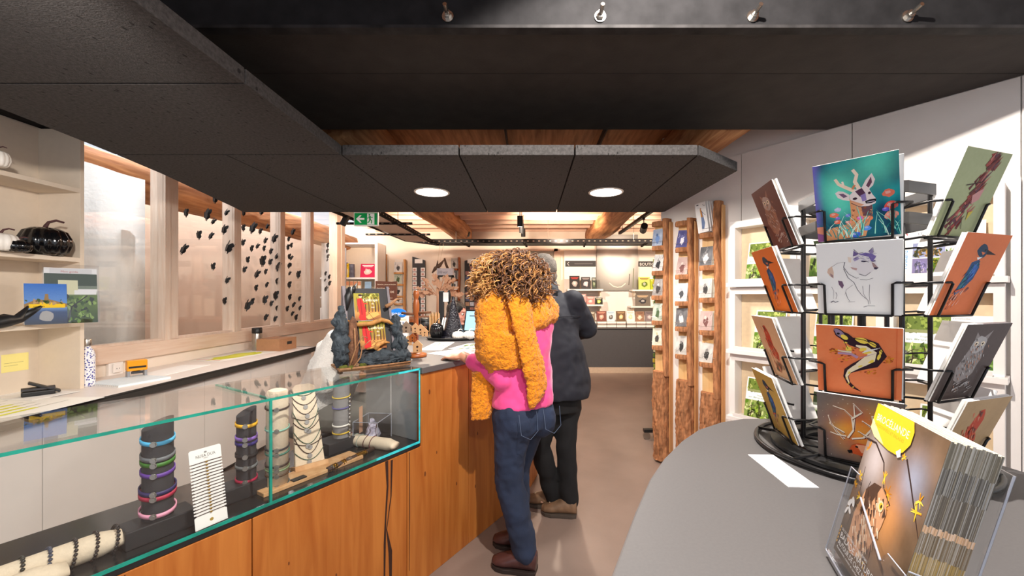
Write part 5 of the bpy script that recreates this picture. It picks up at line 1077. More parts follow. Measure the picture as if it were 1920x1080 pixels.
# ---- booklet stack in its acrylic holder
BLc = Vector((.459, .601, 1.02)); Wd = Vector((-.346, -.938, 0)).normalized(); Bk = Vector((.938, -.346, 0)).normalized(); UPB = (UP*math.cos(.2436)+Bk*math.sin(.2436)).normalized(); bw, bh = .1623, .230
MBK = frame(BLc, Wd, UPB)
def cover(w, h):
    a = Art(w, h); rr = a.seed
    def bg(u, v):
        q = noise.noise(Vector((u*3, v*4, 2)))+.5*noise.noise(Vector((u*7, v*8, 5))); c = mixc(S(74, 58, 40), S(150, 120, 92), max(0, min(1, .4+.7*q)))
        g = math.exp(-((u-.22)**2+(v-.68)**2)*30); c = mixc(c, S(206, 196, 196), min(1, g)); g2 = math.exp(-((u-.62)**2*40+(v-.48)**2*25)); c = mixc(c, S(214, 150, 90), min(1, g2)); g3 = math.exp(-((u-.75)**2*40+(v-.72)**2*60)); c = mixc(c, S(170, 180, 205), g3*.8); return mixc(c, S(38, 32, 26), max(0, .3-v)*1.6)
    a.grid(22, 30, bg)
    for L, ww in (([(0, .76), (.15, .77), (.35, .70), (.45, .58), (.6, .52)], .022), ([(.62, .80), (.75, .7), (.9, .58), (1, .5)], .02), ([(.1, .6), (.14, .4), (.1, .2)], .008), ([(.25, .55), (.2, .4)], .008)): a.stroke(L, ww, S(52, 34, 30), ww*.5)
    for x, y, s_ in ((.07, .72, .05), (.42, .63, .05), (.52, .57, .06), (.48, .52, .05), (.58, .80, .03), (.9, .6, .06), (.06, .52, .05), (.16, .42, .05), (.2, .36, .04), (.9, .66, .05), (.55, .5, .04), (.03, .46, .04), (.6, .09, .05), (.7, .05, .05), (.5, .13, .04)):
        for k in range(7): ang = rr.uniform(0, 6.28); a.stroke([(x, y), (x+s_*math.cos(ang), y+s_*.8*math.sin(ang))], .018, rr.choice([S(240, 196, 50), S(226, 160, 30), S(250, 220, 90), S(200, 130, 40)]), .006)
    OW = lambda L: [(.04+x*1.15, .02+y*1.18) for x, y in L]; a.poly(OW([(.12, .1), (.10, .25), (.16, .40), (.24, .46), (.34, .47), (.44, .44), (.48, .38), (.47, .31), (.44, .24), (.40, .16), (.30, .08), (.2, .06)]), S(214, 160, 118)); a.poly(OW([(.16, .40), (.24, .46), (.34, .47), (.30, .40), (.24, .30), (.18, .26)]), S(84, 60, 46))
    for _ in range(120):
        x = rr.uniform(.13, .45); y = rr.uniform(.08, .44)
        if (x-.3)**2/.028+(y-.27)**2/.04 < 1: a.stroke(OW([(x, y), (x+.025, y-.03)]), .024, rr.choice([S(120, 84, 62), S(236, 204, 170), S(170, 120, 86), S(90, 64, 48), S(245, 220, 190)]), .006)
    a.blob(.50, .48, .042, .033, S(240, 220, 180)).blob(.505, .482, .026, .021, S(240, 196, 60)).blob(.51, .482, .012, .011, BLACK); a.poly(OW([(.45, .40), (.48, .37), (.45, .35)]), S(80, 60, 50))
    a.poly([(0, 1), (0, .86), (.03, .83), (.12, .80), (.22, .79), (.36, .78), (.48, .785), (.56, .82), (.62, .88), (.62, .95), (.58, 1)], S(250, 206, 40)); a.poly([(0, .90), (.2, .82), (.28, .79), (.1, .80), (0, .84)], S(252, 236, 170)); a.poly([(.47, .80), (.52, .83), (.55, .79), (.51, .775)], WHITE)
    a.text('BROCÉLIANDE', .05, .90, .062, WHITE, .52); a.text('RANDONNÉES ET BALADES', .05, .865, .028, S(222, 160, 30), .48)
    a.text('DU 27 SEPTEMBRE AU 2 NOVEMBRE', .06, .155, .022, WHITE, .5).text('BALADE NATURE', .06, .105, .055, WHITE, .62).text('AUTOUR DE CHEZ NOUS', .06, .06, .045, WHITE, .62).text('Randonnées, contes et sorties en forêt', .06, .035, .02, WHITE, .55)
    for i in range(5): a.rect(.025, .06+i*.024, .04, .075+i*.024, S(240, 180, 60))
    a.blob(.05, .34, .04, .02, WHITE, .6).blob(.10, .36, .04, .02, WHITE, -.6).stroke([(.02, .27), (.06, .31), (.07, .36)], .012, WHITE).blob(.03, .28, .03, .014, WHITE, 1).blob(.085, .295, .03, .014, WHITE, -.4)
    return a
rr = random.Random(9); NB = 17; th = .0026
for i in range(NB):
    M = MBK @ Matrix.Translation((rr.uniform(-.0006, .0006) if i else 0, rr.uniform(-.0015, .0015) if i else 0, -i*th))
    o = MB(M).box((bw/2, bh/2, -th/2), (bw, bh, th*.985)).build('booklet', M_PAGES, None, label='front nature walk booklet with an owl and a yellow circle' if i == 0 else '%s owl booklet behind the front one in the acrylic holder' % ORD[i-1], cat='booklet', group='stack of owl booklets')
    if i == 0: cover(bw, bh).put(MBK, o, 'print')
    eb = MB(M); y = 0.0; v_ = rr.uniform(-.15, .2)
    for y1, c_ in ((.045, S(104, 84, 58)), (.075, S(150, 124, 78)), (.10, S(172, 142, 84)), (.125, S(130, 110, 84)), (.133, S(222, 176, 134)), (.17, S(112, 102, 90)), (.20, S(98, 92, 84)), (.2295, S(120, 112, 96))):
        for k in range(3):
            w_ = th*.3; x_ = -th+.0001+k*w_; cc_ = mixc(c_, BLACK if rr.random() < .4 else WHITE, rr.random()*.35); eb.quad((bw+.0002, y, x_+w_), (bw+.0002, y, x_), (bw+.0002, y1, x_), (bw+.0002, y1, x_+w_), 0, cc_)
        y = y1
    eb.build('edge_print', INKM, o)
t = thing('brochure_holder', 'clear acrylic countertop holder carrying the owl booklets', 'holder', BLc+Bk*.03-UP*.018)
MH = MBK; dpt = .048
for (a_, b_) in (((-.006, -.008, .004), (bw+.006, .105, .007)),): pass
hp = MB(MH); hp.prism([(-.008, -.010), (bw+.008, -.010), (bw+.008, .075), (bw-.03, .075), (bw-.04, .06), (.04, .10), (.02, .125), (-.008, .125)], .004, .007); hp.build('front_wall', M_ACRYL, t)
MB(MH).box2((-.010, -.012, -dpt), (bw+.010, -.009, .007)).build('floor_plate', M_ACRYL, t)
MB(MH).box2((-.010, -.010, -dpt-.003), (bw+.010, .215, -dpt)).build('back_wall', M_ACRYL, t)
for x in (-.010, bw+.007): MB(MH).box2((x, -.010, -dpt), (x+.003, .08, .004)).build('side_wall', M_ACRYL, t)
ed = MB(MH); M_AE = MATS['acrylic_edge']
ed.tube([(-.009, -.01, .0055), (-.009, .125, .0055), (.02, .125, .0055)], .0009, 5); ed.tube([(bw+.0085, -.01, .0055), (bw+.0085, .075, .0055), (bw-.03, .075, .0055)], .0009, 5); ed.tube([(bw+.0085, .08, .004), (bw+.0085, .08, -dpt)], .0009, 5); ed.tube([(-.009, -.01, .0055), (bw+.0085, -.01, .0055)], .0011, 5); ed.tube([(.04, .10, .0055), (bw-.04, .06, .0055)], .0012, 5); ed.tube([(bw+.0095, 0, -dpt-.0015), (bw+.0095, .215, -dpt-.0015)], .0011, 5)
ed.build('edges', M_AE, t)
f1 = BLc+Bk*.045+Wd*bw*.5; MB(frame(f1-UP*.0, Bk, UP)).prism([(0, -.02), (.07, -.02), (.045, .12)], -.001, .001).build('rear_foot', M_ACRYL, t)
# paper slip with a line of writing
def slip(w, h):
    a = Art(w, h); a.rect(0, 0, 1, 1, S(246, 245, 244)); a.text('servez-vous', .36, .42, .14, S(120, 120, 124), .3); return a
zt_ = 1.0; c1, c2, c3 = PZ(1482, 914, zt_), PZ(1546, 913, zt_), PZ(1402, 853, zt_)
c1 = PZ(1478, 914, zt_); x = PZ(1402, 853, zt_)-c1; M = frame(PZ(1402, 853, zt_)+UP*.0012, -x, UP.cross(-x), UP)
wS_, hS_ = x.length, .062; leaf(M, wS_, hS_, slip(wS_, hS_), 'paper_slip', 'small white paper slip with a line of print beside the spinner', 'paper', .001)
# little feet of a hidden trolley behind the logs, and the slim plant-like spinner
p = P(1222, 795, 3.9); t = thing('trolley_base', 'black castor foot of a rack behind the log racks', 'castor', (p.x, p.y, 0))
MB().box((p.x, p.y, .085), (.16, .05, .03)).build('foot_bar', M_BLACK, t); MB().box((p.x+.05, p.y-.25, .085), (.06, .3, .03)).build('foot_bar', M_BLACK, t)
for dx, dy in ((-.05, 0), (.05, -.36)): MB(rotz((p.x+dx, p.y+dy, .035), 0)).tube([(0, -.012, 0), (0, .012, 0)], .035, 16).build('wheel', M_SILV, t)
p = P(1229, 560, 4.6); t = thing('key_ring_spinner', 'slim rack of green and yellow packets just left of the log racks', 'rack', (p.x, p.y, .1))
MB().tube([(p.x, p.y, .0), (p.x, p.y, 1.85)], .012, 8).build('pole', M_BLACK, t)
cc = [S(150, 170, 60), S(210, 190, 60), S(90, 120, 50), S(230, 224, 180), S(120, 140, 60)]
for i in range(26):
    z = .3+i*.06; MB().box((p.x-.012+.004*(i % 3), p.y-.03, z), (.05, .04, .045)).build('packet', mat('packet_%d' % (i % 5), cc[i % 5], .5, var=.2), t, bevel=.004)
# ------------------------------------------------------------------ things standing on the counter
# --- book stand with rocks and branches
A = PZ(636, 698, ZT); B = PZ(770, 684, ZT); wv = (B-A); wv.z = 0; WL = wv.length; MS = frame(A, wv, UP.cross(wv), UP)
t = thing('book_stand', 'fairytale book stand with dark rocks, bark and twigs on the glass case', 'book stand', A)
M_ROCK = mat('painted_rock', S(52, 60, 66), .8, var=.45, scale=40, bump=.8, bscale=60)
M_BRN = mat('brown_bark', S(110, 72, 48), .8, var=.4, scale=30, bump=.6); M_TWIG = mat('pale_twig', S(150, 108, 72), .8, var=.3, scale=60); M_MOSS = mat('moss', S(92, 96, 30), .95, var=.4, scale=120, bump=.8)
MB(MS).prism([(0, 0), (WL*.4, -.015), (WL, 0), (WL, .2), (0, .2)], 0, .012).build('base_board', M_TWIG, t, bevel=.003)
Q = lambda x, v: (x, .045+.125*v, .03+.36*v)
sl = Vector((0, .125, .36)).normalized(); MS2 = MS @ frame((0, .045, .03), (1, 0, 0), sl)
MB(MS2).box2((.06, 0, -.012), (.262, .38, 0)).build('back_board', mat('black_board', S(40, 38, 40), .7), t)
for x0, x1 in ((.045, .06), (.262, .274)):
    b = MB(MS @ frame((x0, 0, 0), (0, 1, 0), (0, 0, 1), None)); b.prism([(.03, .012), (.19, .012), (.19, .40), (.165, .40)], 0, x1-x0); b.build('side_board', mat('grey_lilac_board', S(116, 108, 112), .7, var=.1), t)
def rock(c, r, nm='rock', m=None, seed=0, amp=.018):
    b = MB(MS); b.ell(c, r, 44, 30); o = b.build(nm, m or M_ROCK, t, True); displace(o, amp, 34, amp*.75, 110); return o
rock((.018, .05, .14), (.034, .05, .155)); rock((.29, .10, .13), (.03, .05, .12)); rock((.305, .07, .08), (.028, .05, .075)); rock((.19, .008, .045), (.10, .026, .036)); rock((.27, .012, .045), (.05, .03, .038)); rock((.32, .03, .04), (.02, .035, .035))
b = MB(MS); b.ell((.065, .03, .13), (.026, .02, .125), 16, 14); o = b.build('bark_strip', M_BRN, t, True); displace(o, .01, 40)
for pts, r in (([(.04, -.005, .015), (.07, .0, .1), (.066, .0, .2)], .005), ([(.07, 0, .1), (.10, -.002, .16), (.125, .0, .15)], .004), ([(.06, -.01, .02), (.09, -.008, .06), (.10, -.005, .11), (.14, .0, .14)], .004), ([(0, -.01, .012), (.12, -.022, .016), (.22, -.015, .016), (.33, -.008, .018)], .007)):
    MB(MS).tube([Vector(p) for p in pts], [r, r*.8, r*.6, r*.5][:len(pts)], 7).build('twig', M_TWIG, t, True)
MB(MS2).tube([(.055, .205, .02), (.10, .178, .032), (.16, .182, .036), (.21, .200, .034), (.245, .19, .03), (.275, .172, .022)], [.004, .011, .012, .012, .01, .004], 8).tube([(.055, .185, .02), (.045, .22, .03)], .004, 6).build('ledge_branch', mat('ochre_branch', S(176, 124, 62), .7, var=.3, scale=40), t, True)
MB(MS2).tube([(.24, .27, .03), (.27, .285, .03), (.30, .31, .03), (.335, .315, .02)], [.01, .009, .006, .002], 7).tube([(.28, .29, .03), (.32, .28, .03)], [.006, .002], 6).build('antler_branch', M_TWIG, t, True)
for c, r in (((.02, .0, .02), .014), ((.10, -.01, .025), .012), ((.05, -.008, .018), .012)):
    b = MB(MS); b.ell(c, (r*1.4, r, r*.8), 12, 8); o = b.build('moss_tuft', M_MOSS, t, True); displace(o, .006, 120)
b = MB(MS2); b.tube([(.165, .05, .035), (.185, .075, .04), (.215, .085, .035), (.24, .08, .03)], [.012, .014, .01, .004], 8); b.tube([(.13, .055, .03), (.18, .065, .04)], [.004, .01], 6); b.ell((.19, .035, .036), (.018, .02, .012), 10, 8); b.build('root_knot', mat('ochre_root', S(186, 132, 70), .7, var=.4, scale=60), t, True)
b = MB(MS2); b.tube([(.058, .26, .012), (.068, .33, .022), (.08, .375, .02)], [.004, .018, .012], 8); b.prism([(.07, .36), (.115, .405), (.10, .35)], .012, .022); b.build('raven', M_BLACK, t, True)
def fable(w, h):
    a = Art(w, h); a.grid(8, 10, lambda u, v: mixc(S(150, 96, 40), S(150, 140, 40), v) if v > .3 else mixc(S(120, 64, 30), S(196, 140, 70), v*3))
    a.scatter(30, (.3, .72, 1, .98), .07, [S(120, 120, 30), S(170, 160, 60), S(90, 96, 24), S(196, 186, 90)])
    for x in (.42, .55, .68, .8, .92, .12): a.stroke([(x, .3), (x+.01, .55), (x-.01, .85)], .05, a.seed.choice([S(92, 54, 28), S(120, 76, 40), S(70, 40, 24)]), .03)
    a.poly([(.2, .28), (.3, .32), (.38, .12), (.42, .0), (.2, .0), (.14, .1)], S(196, 24, 24)).poly([(.14, .8), (.3, .82), (.38, .6), (.42, .35), (.4, .08), (.22, .06), (.16, .35), (.12, .6)], S(206, 30, 28)).poly([(.22, .78), (.28, .78), (.3, .2), (.24, .2)], S(150, 16, 18)); a.blob(.26, .88, .06, .05, S(226, 176, 140)).blob(.25, .93, .075, .04, S(50, 30, 24)); a.stroke([(.36, .62), (.52, .6)], .05, S(206, 30, 28), .03)
    a.poly([(.4, .12), (.6, .26), (.85, .3), (.95, .2), (.7, .08), (.5, .02)], S(214, 160, 84)); a.stroke([(.5, .3), (.7, .04)], .015, S(70, 40, 20))
    a.text('Califtrape', .34, .70, .14, S(246, 236, 210), .58).text('du', .66, .58, .09, S(246, 236, 210)).text('roi', .64, .44, .10, S(246, 236, 210)); return a
for x0, v0, lab in ((.092, .205, 'storybook with a red coated figure on the upper ledge of the stand'), (.105, .058, 'storybook with a red coated figure on the lower ledge of the stand')):
    w, h = .125, .142; M = MS2 @ Matrix.Translation((x0, v0, .016)); o = MB(M).box((w/2, h/2, -.0075), (w, h, .015)).build('storybook', M_PAPER, None, label=lab, cat='book', group='storybooks on the stand', bevel=.001); fable(w, h).put(M, o)
# --- brown handwritten sign
c = P(724, 545, 2.55); w, h = .137, .122; t = thing('price_sign', 'dark brown board with handwritten prices behind the book stand', 'sign', (c.x, c.y, ZT))
M = frame(c+Vector((-w/2, 0, -h/2)), (1, 0, 0), (0, 0, 1)); pts = [(0, 0), (w*.5, .003), (w, -.002), (w+.001, h), (w*.75, h-.004), (w*.4, h-.001), (0, h+.002)]
MB(M).prism(pts, -.006, 0).build('board', mat('brown_board', S(88, 46, 26), .7, var=.1), t); a = Art(w, h); IV = S(236, 214, 190)
a.text('Barrettes, pinces et broches', .1, .80, .075, IV, .85).text('Grigris & médaillons', .06, .60, .09, IV, .6).text('Pommes', .12, .42, .08, IV, .3).text('13€', .66, .38, .15, IV).text('Cœur Miu', .2, .24, .08, IV, .35).text('Figurines & 8€ Bijoux', .15, .10, .07, IV, .65); a.put(M, t, 'lettering')
MB().box((c.x, c.y+.004, (ZT+c.z-h/2)/2+.01), (.012, .004, c.z-h/2-ZT+.02)).build('stick', M_LWOOD, t)
# --- toy figure display with blue oval
q = P(746, 640, 2.95); X0, Y0 = q.x, 2.95; t = thing('toy_display', 'white toy display stand topped by a blue oval logo', 'display', (X0, Y0, ZT))
MB().box((X0, Y0+.03, ZT+.10), (.13, .06, .20)).build('stand', M_CLAD, t, bevel=.004)
z = P(746, 588, Y0).z; pl = [(.065*math.cos(k*math.pi/16), .038*math.sin(k*math.pi/16)) for k in range(32)]; M = frame((X0, Y0, z), (1, 0, 0), (0, 0, 1))
MB(M).prism(pl, -.006, 0).build('logo_oval', mat('logo_blue', S(14, 120, 214), .4), t); a = Art(.13, .076); a.text('papo', .5, .38, .44, WHITE, .72, center=True); a.put(M @ Matrix.Translation((-.065, -.038, 0)), t, 'lettering')
M = frame((X0-.06, Y0-.0005, ZT+.01), (1, 0, 0), (0, 0, 1)); a = Art(.12, .18); a.rect(0, 0, 1, 1, S(240, 236, 236)); a.scatter(26, (.05, .1, .95, .8), .10, [S(190, 60, 100), S(60, 60, 90), S(230, 210, 190), S(220, 180, 60), S(120, 160, 200)]); a.rect(0, .88, 1, .96, S(236, 200, 170)); a.put(M, t, 'product_panel')
# --- turned wooden stand with hanging magnets
p = Vector((-.655, 2.30, ZT)); t = thing('charm_tree', 'turned wooden post stand with branches and hanging birdhouse charms', 'charm stand', p)
MB().lathe([(.058, 0), (.06, .006), (.058, .018), (.03, .026), (.012, .03)], 28, p).build('foot', M_RWOOD, t, True)
MB().lathe([(.014, .02), (.014, .14), (.017, .145), (.014, .15), (.014, .24), (.018, .25), (.019, .30), (.015, .325), (.011, .333), (.015, .342), (.018, .36), (.014, .378), (.004, .384)], 20, p).build('post', M_RWOOD, t, True)
for zz, an, L in ((.25, .2, .09), (.245, 2.9, .085), (.17, 3.4, .08), (.165, -.4, .07), (.09, 2.5, .06)):
    d = Vector((math.cos(an), math.sin(an)*.5-.2, .08)); MB().tube([p+UP*zz, p+UP*zz+d*L], [.009, .007], 8).build('branch', M_BRN, t, True)
for i, (dx, dz, m, s_) in enumerate(((.035, .13, M_LWOOD, 1), (-.045, .14, mat('faded_wood', S(150, 128, 108), .8, var=.2), 1.1), (.02, .03, M_LWOOD, 1.15), (-.035, .07, M_LWOOD, .9), (.06, .12, M_LWOOD, .8), (-.06, .03, M_RWOOD, .9), (.005, .14, M_LWOOD, .9), (-.01, .09, M_RWOOD, .8))):
    M = frame(p+Vector((dx, -.03-.004*(i % 3), dz)), (1, 0, 0), (0, 0, 1)) @ Matrix.Scale(s_, 4)
    b = MB(M); b.prism([(-.022, 0), (.022, 0), (.022, .035), (.028, .035), (0, .062), (-.028, .035), (-.022, .035)], 0, .008); o = b.build('birdhouse_charm', m, t, bevel=.001)
    MB(M).prism([(.006*math.cos(k), .028+.006*math.sin(k)) for k in range(6)], .008, .0086).prism([(-.003, .006), (.003, .006), (.003, .014), (-.003, .014)], .008, .0086).build('hole', M_OAKD, o); MB(M).tube([(0, .06, .004), (0, .095, .004)], .0008, 4).build('string', M_SILV, o)
# --- tray with pumpkins, jar and pointed hat
p = Vector((-.615, 3.20, ZT)); o = MB().lathe([(.12, 0), (.20, .004), (.215, .018), (.21, .022), (.195, .012), (.0, .008)], 40, (0, 0, 0)).build('serving_tray', M_BLACK, None, True, label='black oval tray with pumpkins and a witch hat', cat='tray').name
o = bpy.data.objects[o]; o.location = p; o.scale = (1.0, .55, 1)
def zero(px, py, Y): q = P(px, py, Y); return Vector((q.x, Y, ZT+.009))
pumpkin(zero(859, 630, 3.14), .047, .062, M_WHITEP, 'left small white pumpkin on the black tray', lob=8, mst=M_WHITEP)
pumpkin(zero(880, 630, 3.15), .05, .064, M_WHITEP, 'right small white pumpkin on the black tray', lob=8, mst=M_WHITEP)
pumpkin(zero(819, 630, 3.19), .055, .125, M_CERAM, 'tall glossy black pumpkin jar on the tray', lob=9, mst=M_CERAM)
q = zero(850, 630, 3.24); t = thing('witch_hat', 'shiny black pointed witch hat on the tray', 'hat', q); M_SEQ = mat('black_sequins', S(16, 16, 26), .22, var=.5, scale=120, bump=1, bscale=90)
b = MB(); b.lathe([(.085, .0), (.088, .03), (.07, .08), (.05, .16), (.03, .24), (.012, .31), (.002, .335)], 26, q); o = b.build('cone', M_SEQ, t, True); displace(o, .008, 30)
b = MB(); b.lathe([(.08, .0), (.105, .003), (.11, .012), (.088, .02)], 26, q); o = b.build('brim', M_SEQ, t, True); displace(o, .006, 30)
# --- pencil and card holder
q = P(818, 600, 3.42); t = thing('pencil_stand', 'plywood stand of pencils and small cards behind the black jar', 'pencil stand', (q.x, q.y, ZT))
MB(frame((q.x-.055, q.y, ZT), (0, 1, 0), (0, 0, 1))).prism([(0, 0), (.09, 0), (.09, .08), (.0, .19)], -.004, .004).build('side', M_LWOOD, t); MB(frame((q.x+.03, q.y, ZT), (0, 1, 0), (0, 0, 1))).prism([(0, 0), (.09, 0), (.09, .06), (.0, .12)], -.004, .004).build('side', M_LWOOD, t); MB().box((q.x-.012, q.y+.03, ZT+.03), (.08, .09, .06)).build('block', M_LWOOD, t)
for i in range(9): MB().tube([(q.x-.05+.009*i, q.y+.02+.01*(i % 3), ZT+.06), (q.x-.052+.009*i, q.y+.03, ZT+.2+.01*(i % 2))], .0035, 6).build('pencil', M_LWOOD if i % 3 else M_GOLD, t)
for i in range(4): MB(rotz((q.x+.05+.018*i, q.y-.01, ZT+.09), .2)).box((0, 0, 0), (.012, .05, .15 if i < 2 else .13), R=Matrix.Rotation(.2, 3, 'Y')).build('card', M_PAPER, t)
# --- laptop
q = P(890, 620, 3.62); t = thing('laptop', 'open laptop with a light blue screen facing the counter', 'laptop', (q.x, 3.62, ZT)); M = rotz((q.x+.02, 3.66, ZT), -.35)
MB(M).box((0, .1, .009), (.30, .21, .018)).build('base', M_BLACK, t, bevel=.004); ML = M @ frame((0, 0, .018), (1, 0, 0), (0, .25, 1)); MB(ML).box((0, .105, -.004), (.30, .21, .008)).build('lid', M_BLACK, t, bevel=.003)
MB(ML).box((0, .105, .0008), (.275, .18, .0008)).build('screen', mat('lit_screen', S(150, 196, 226), .2, var=.05, scale=6, emis=.55), t); MB(ML).box((-.02, .15, .0015), (.16, .008, .0006)).build('screen_bar', M_DARKEDGE, t)
# --- leaflets on the counter
def leafl(w, h):
    a = Art(w, h); a.rect(0, 0, 1, 1, S(236, 238, 232)); a.scatter(30, (.05, .05, .95, .95), .09, [S(170, 196, 90), S(240, 226, 110), S(150, 190, 210), S(230, 230, 230), S(120, 150, 80)]); return a
def doc(w, h):
    a = Art(w, h); a.rect(0, 0, 1, 1, S(242, 242, 240))
    for i in range(10): a.stroke([(.1, .9-.085*i), (.5+.4*a.seed.random(), .9-.085*i)], .012, S(120, 124, 130))
    a.scatter(8, (.1, .1, .9, .9), .06, [S(200, 206, 214), S(90, 94, 100), S(220, 150, 120)]); return a
def cz(px, py): return PZ(px, py, ZT)
sheet(cz(786, 657), cz(828, 657), cz(788, 642), 'open colour map leaflet on the grey counter behind the charm stand', leafl, name='leaflet', cat='leaflet')
sheet(cz(800, 663), cz(872, 672), cz(860, 648), 'printed white sheet under the hand on the counter', doc)
sheet(cz(840, 655)+UP*.002, cz(888, 657)+UP*.002, cz(858, 644)+UP*.002, 'small green and white leaflet by the black tray', leafl, name='leaflet', cat='leaflet')
# --- black desk sign and bag further back
q = P(828, 560, 3.85); t = thing('display_post', 'black upright post with a curled white notice behind the pencils', 'display post', (q.x, q.y, ZT))
MB().box((q.x, q.y, ZT+.2), (.05, .03, .40)).build('post', M_BLACK, t, bevel=.01); MB().box((q.x+.045, q.y-.02, ZT+.34), (.05, .004, .09)).build('notice', M_PAPER, t); MB().ell((q.x+.07, q.y, ZT+.34), (.02, .02, .07)).build('clip', M_BLACK, t, True)
q = Vector((-.97, 3.75, ZT)); b = MB(); b.ell(q+Vector((0, 0, .07)), (.13, .12, .075), 18, 10); b.tube([q+Vector((-.1, -.05, .09)), q+Vector((-.02, -.1, .13)), q+Vector((.1, -.06, .10))], .02, 8); o = b.build('bag', M_BLACK, None, True, label='black bag slumped at the back of the counter', cat='bag'); displace(o, .02, 14)

# ------------------------------------------------------------------ back of the shop
def slab(px0, py0, px1, py1, Y, th):
    a, b_ = P(px0, py1, Y), P(px1, py0, Y); return (a.x, Y, a.z), (b_.x, Y+th, b_.z)
def rb(px0, py0, px1, py1, Y, th): return MB().box2(*slab(px0, py0, px1, py1, Y, th))
t = thing('display_plinth', 'long dark grey plinth counter below the book wall', 'counter', (1.2, 7.4, 0))
MB().box2((-.4, 7.27, .10), (2.85, 7.72, .80)).build('body', mat('slate_laminate', S(66, 66, 70), .6, var=.05), t); MB().box2((-.42, 7.25, .80), (2.87, 7.72, .825)).build('top', mat('slate_top', S(84, 82, 82), .5, var=.05), t); MB().box2((-.4, 7.24, 0), (2.85, 7.72, .10)).build('kick_board', mat('beige_kick', S(180, 162, 144), .6), t)
ZQ = .825
t = thing('book_wall', 'white slatted display wall with dark signs at the back of the shop', 'display wall', (1.2, 7.76, ZQ))
b = rb(1058, 470, 1240, 612, 7.75, .045); b.build('board', M_CLAD, t)
for px0, px1, py in ((1064, 1131, 545), (1186, 1240, 546), (1082, 1131, 574), (1183, 1240, 577)):
    o = rb(px0, py-3, px1, py, 7.45, .3).build('shelf', M_CLAD, t); 
    for q in (px0+4, px1-6): rb(q, py, q+2, py+10, 7.55, .2).build('bracket', M_SHELF, o)
rb(1060, 489, 1117, 500, 7.74, .01).build('header_sign', M_DGREY, t); rb(1197, 490, 1234, 500, 7.74, .01).build('header_sign', M_DGREY, t)
a0, a1 = slab(1197, 490, 1250, 500, 7.739, 0); M = frame(a0, (1, 0, 0), (0, 0, 1)); a = Art(.55, a1[2]-a0[2]); a.text('BOUTIQUE', .04, .2, .75, WHITE); a.put(M, t, 'lettering')
a0, a1 = slab(1060, 489, 1117, 500, 7.739, 0); M = frame(a0, (1, 0, 0), (0, 0, 1)); a = Art(a1[0]-a0[0], a1[2]-a0[2]); a.stroke([(.12, .8), (.07, .5), (.12, .2)], .012, WHITE).stroke([(.3, .5), (.9, .52)], .03, S(96, 96, 98)); a.put(M, t, 'lettering')
# poster; its pale centre is a spotlight reflection painted into the art
a0, a1 = slab(1119, 440, 1196, 545, 7.70, .03); w, h = a1[0]-a0[0], a1[2]-a0[2]; t = MB().box2(a0, a1).build('poster_panel', M_DARKEDGE, None, label='large grey poster panel with a painted-in pale spotlight reflection on the book wall', cat='poster')
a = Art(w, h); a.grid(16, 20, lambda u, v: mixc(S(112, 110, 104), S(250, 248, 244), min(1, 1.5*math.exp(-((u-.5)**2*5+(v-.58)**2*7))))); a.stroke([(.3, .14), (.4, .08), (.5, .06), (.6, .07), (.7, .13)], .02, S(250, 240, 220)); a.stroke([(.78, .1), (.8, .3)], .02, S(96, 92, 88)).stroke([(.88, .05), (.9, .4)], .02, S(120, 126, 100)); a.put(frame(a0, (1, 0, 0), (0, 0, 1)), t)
# books on the display wall
def coverart(w, h, c, s):
    a = Art(w, h); a.seed = random.Random(s); a.rect(0, 0, 1, 1, c[0]); a.blob(.5, .42, .25, .22, c[1], jag=.25); a.blob(.5, .45, .12, .12, mixc(c[1], WHITE, .4), jag=.2); a.rect(.12, .84, .88, .90, c[2]); a.rect(.2, .76, .8, .80, c[2]); return a
def book(px0, py0, px1, py1, Y, th, c, lab, s, zb=None, lean_=.12, group='books at the back of the shop'):
    a0, a1 = slab(px0, py0, px1, py1, Y, th); z0 = a0[2] if zb is None else zb; w, h = a1[0]-a0[0], a1[2]-z0; M = frame((a0[0], Y, z0), (1, 0, 0), (0, math.sin(lean_), math.cos(lean_)))
    o = MB(M).box((w/2, h/2, -th/2), (w, h, th)).build('book', mat('book_%d' % s, c[0], .5, var=.04), None, label=lab, cat='book', group=group); coverart(w, h, c, s).put(M, o, lift=.001, step=.0006); return o
zs = [P(0, 542, 7.45).z, P(0, 571, 7.45).z, P(0, 543, 7.45).z, P(0, 574, 7.45).z]
DK = S(44, 40, 42); PK = S(196, 150, 146)
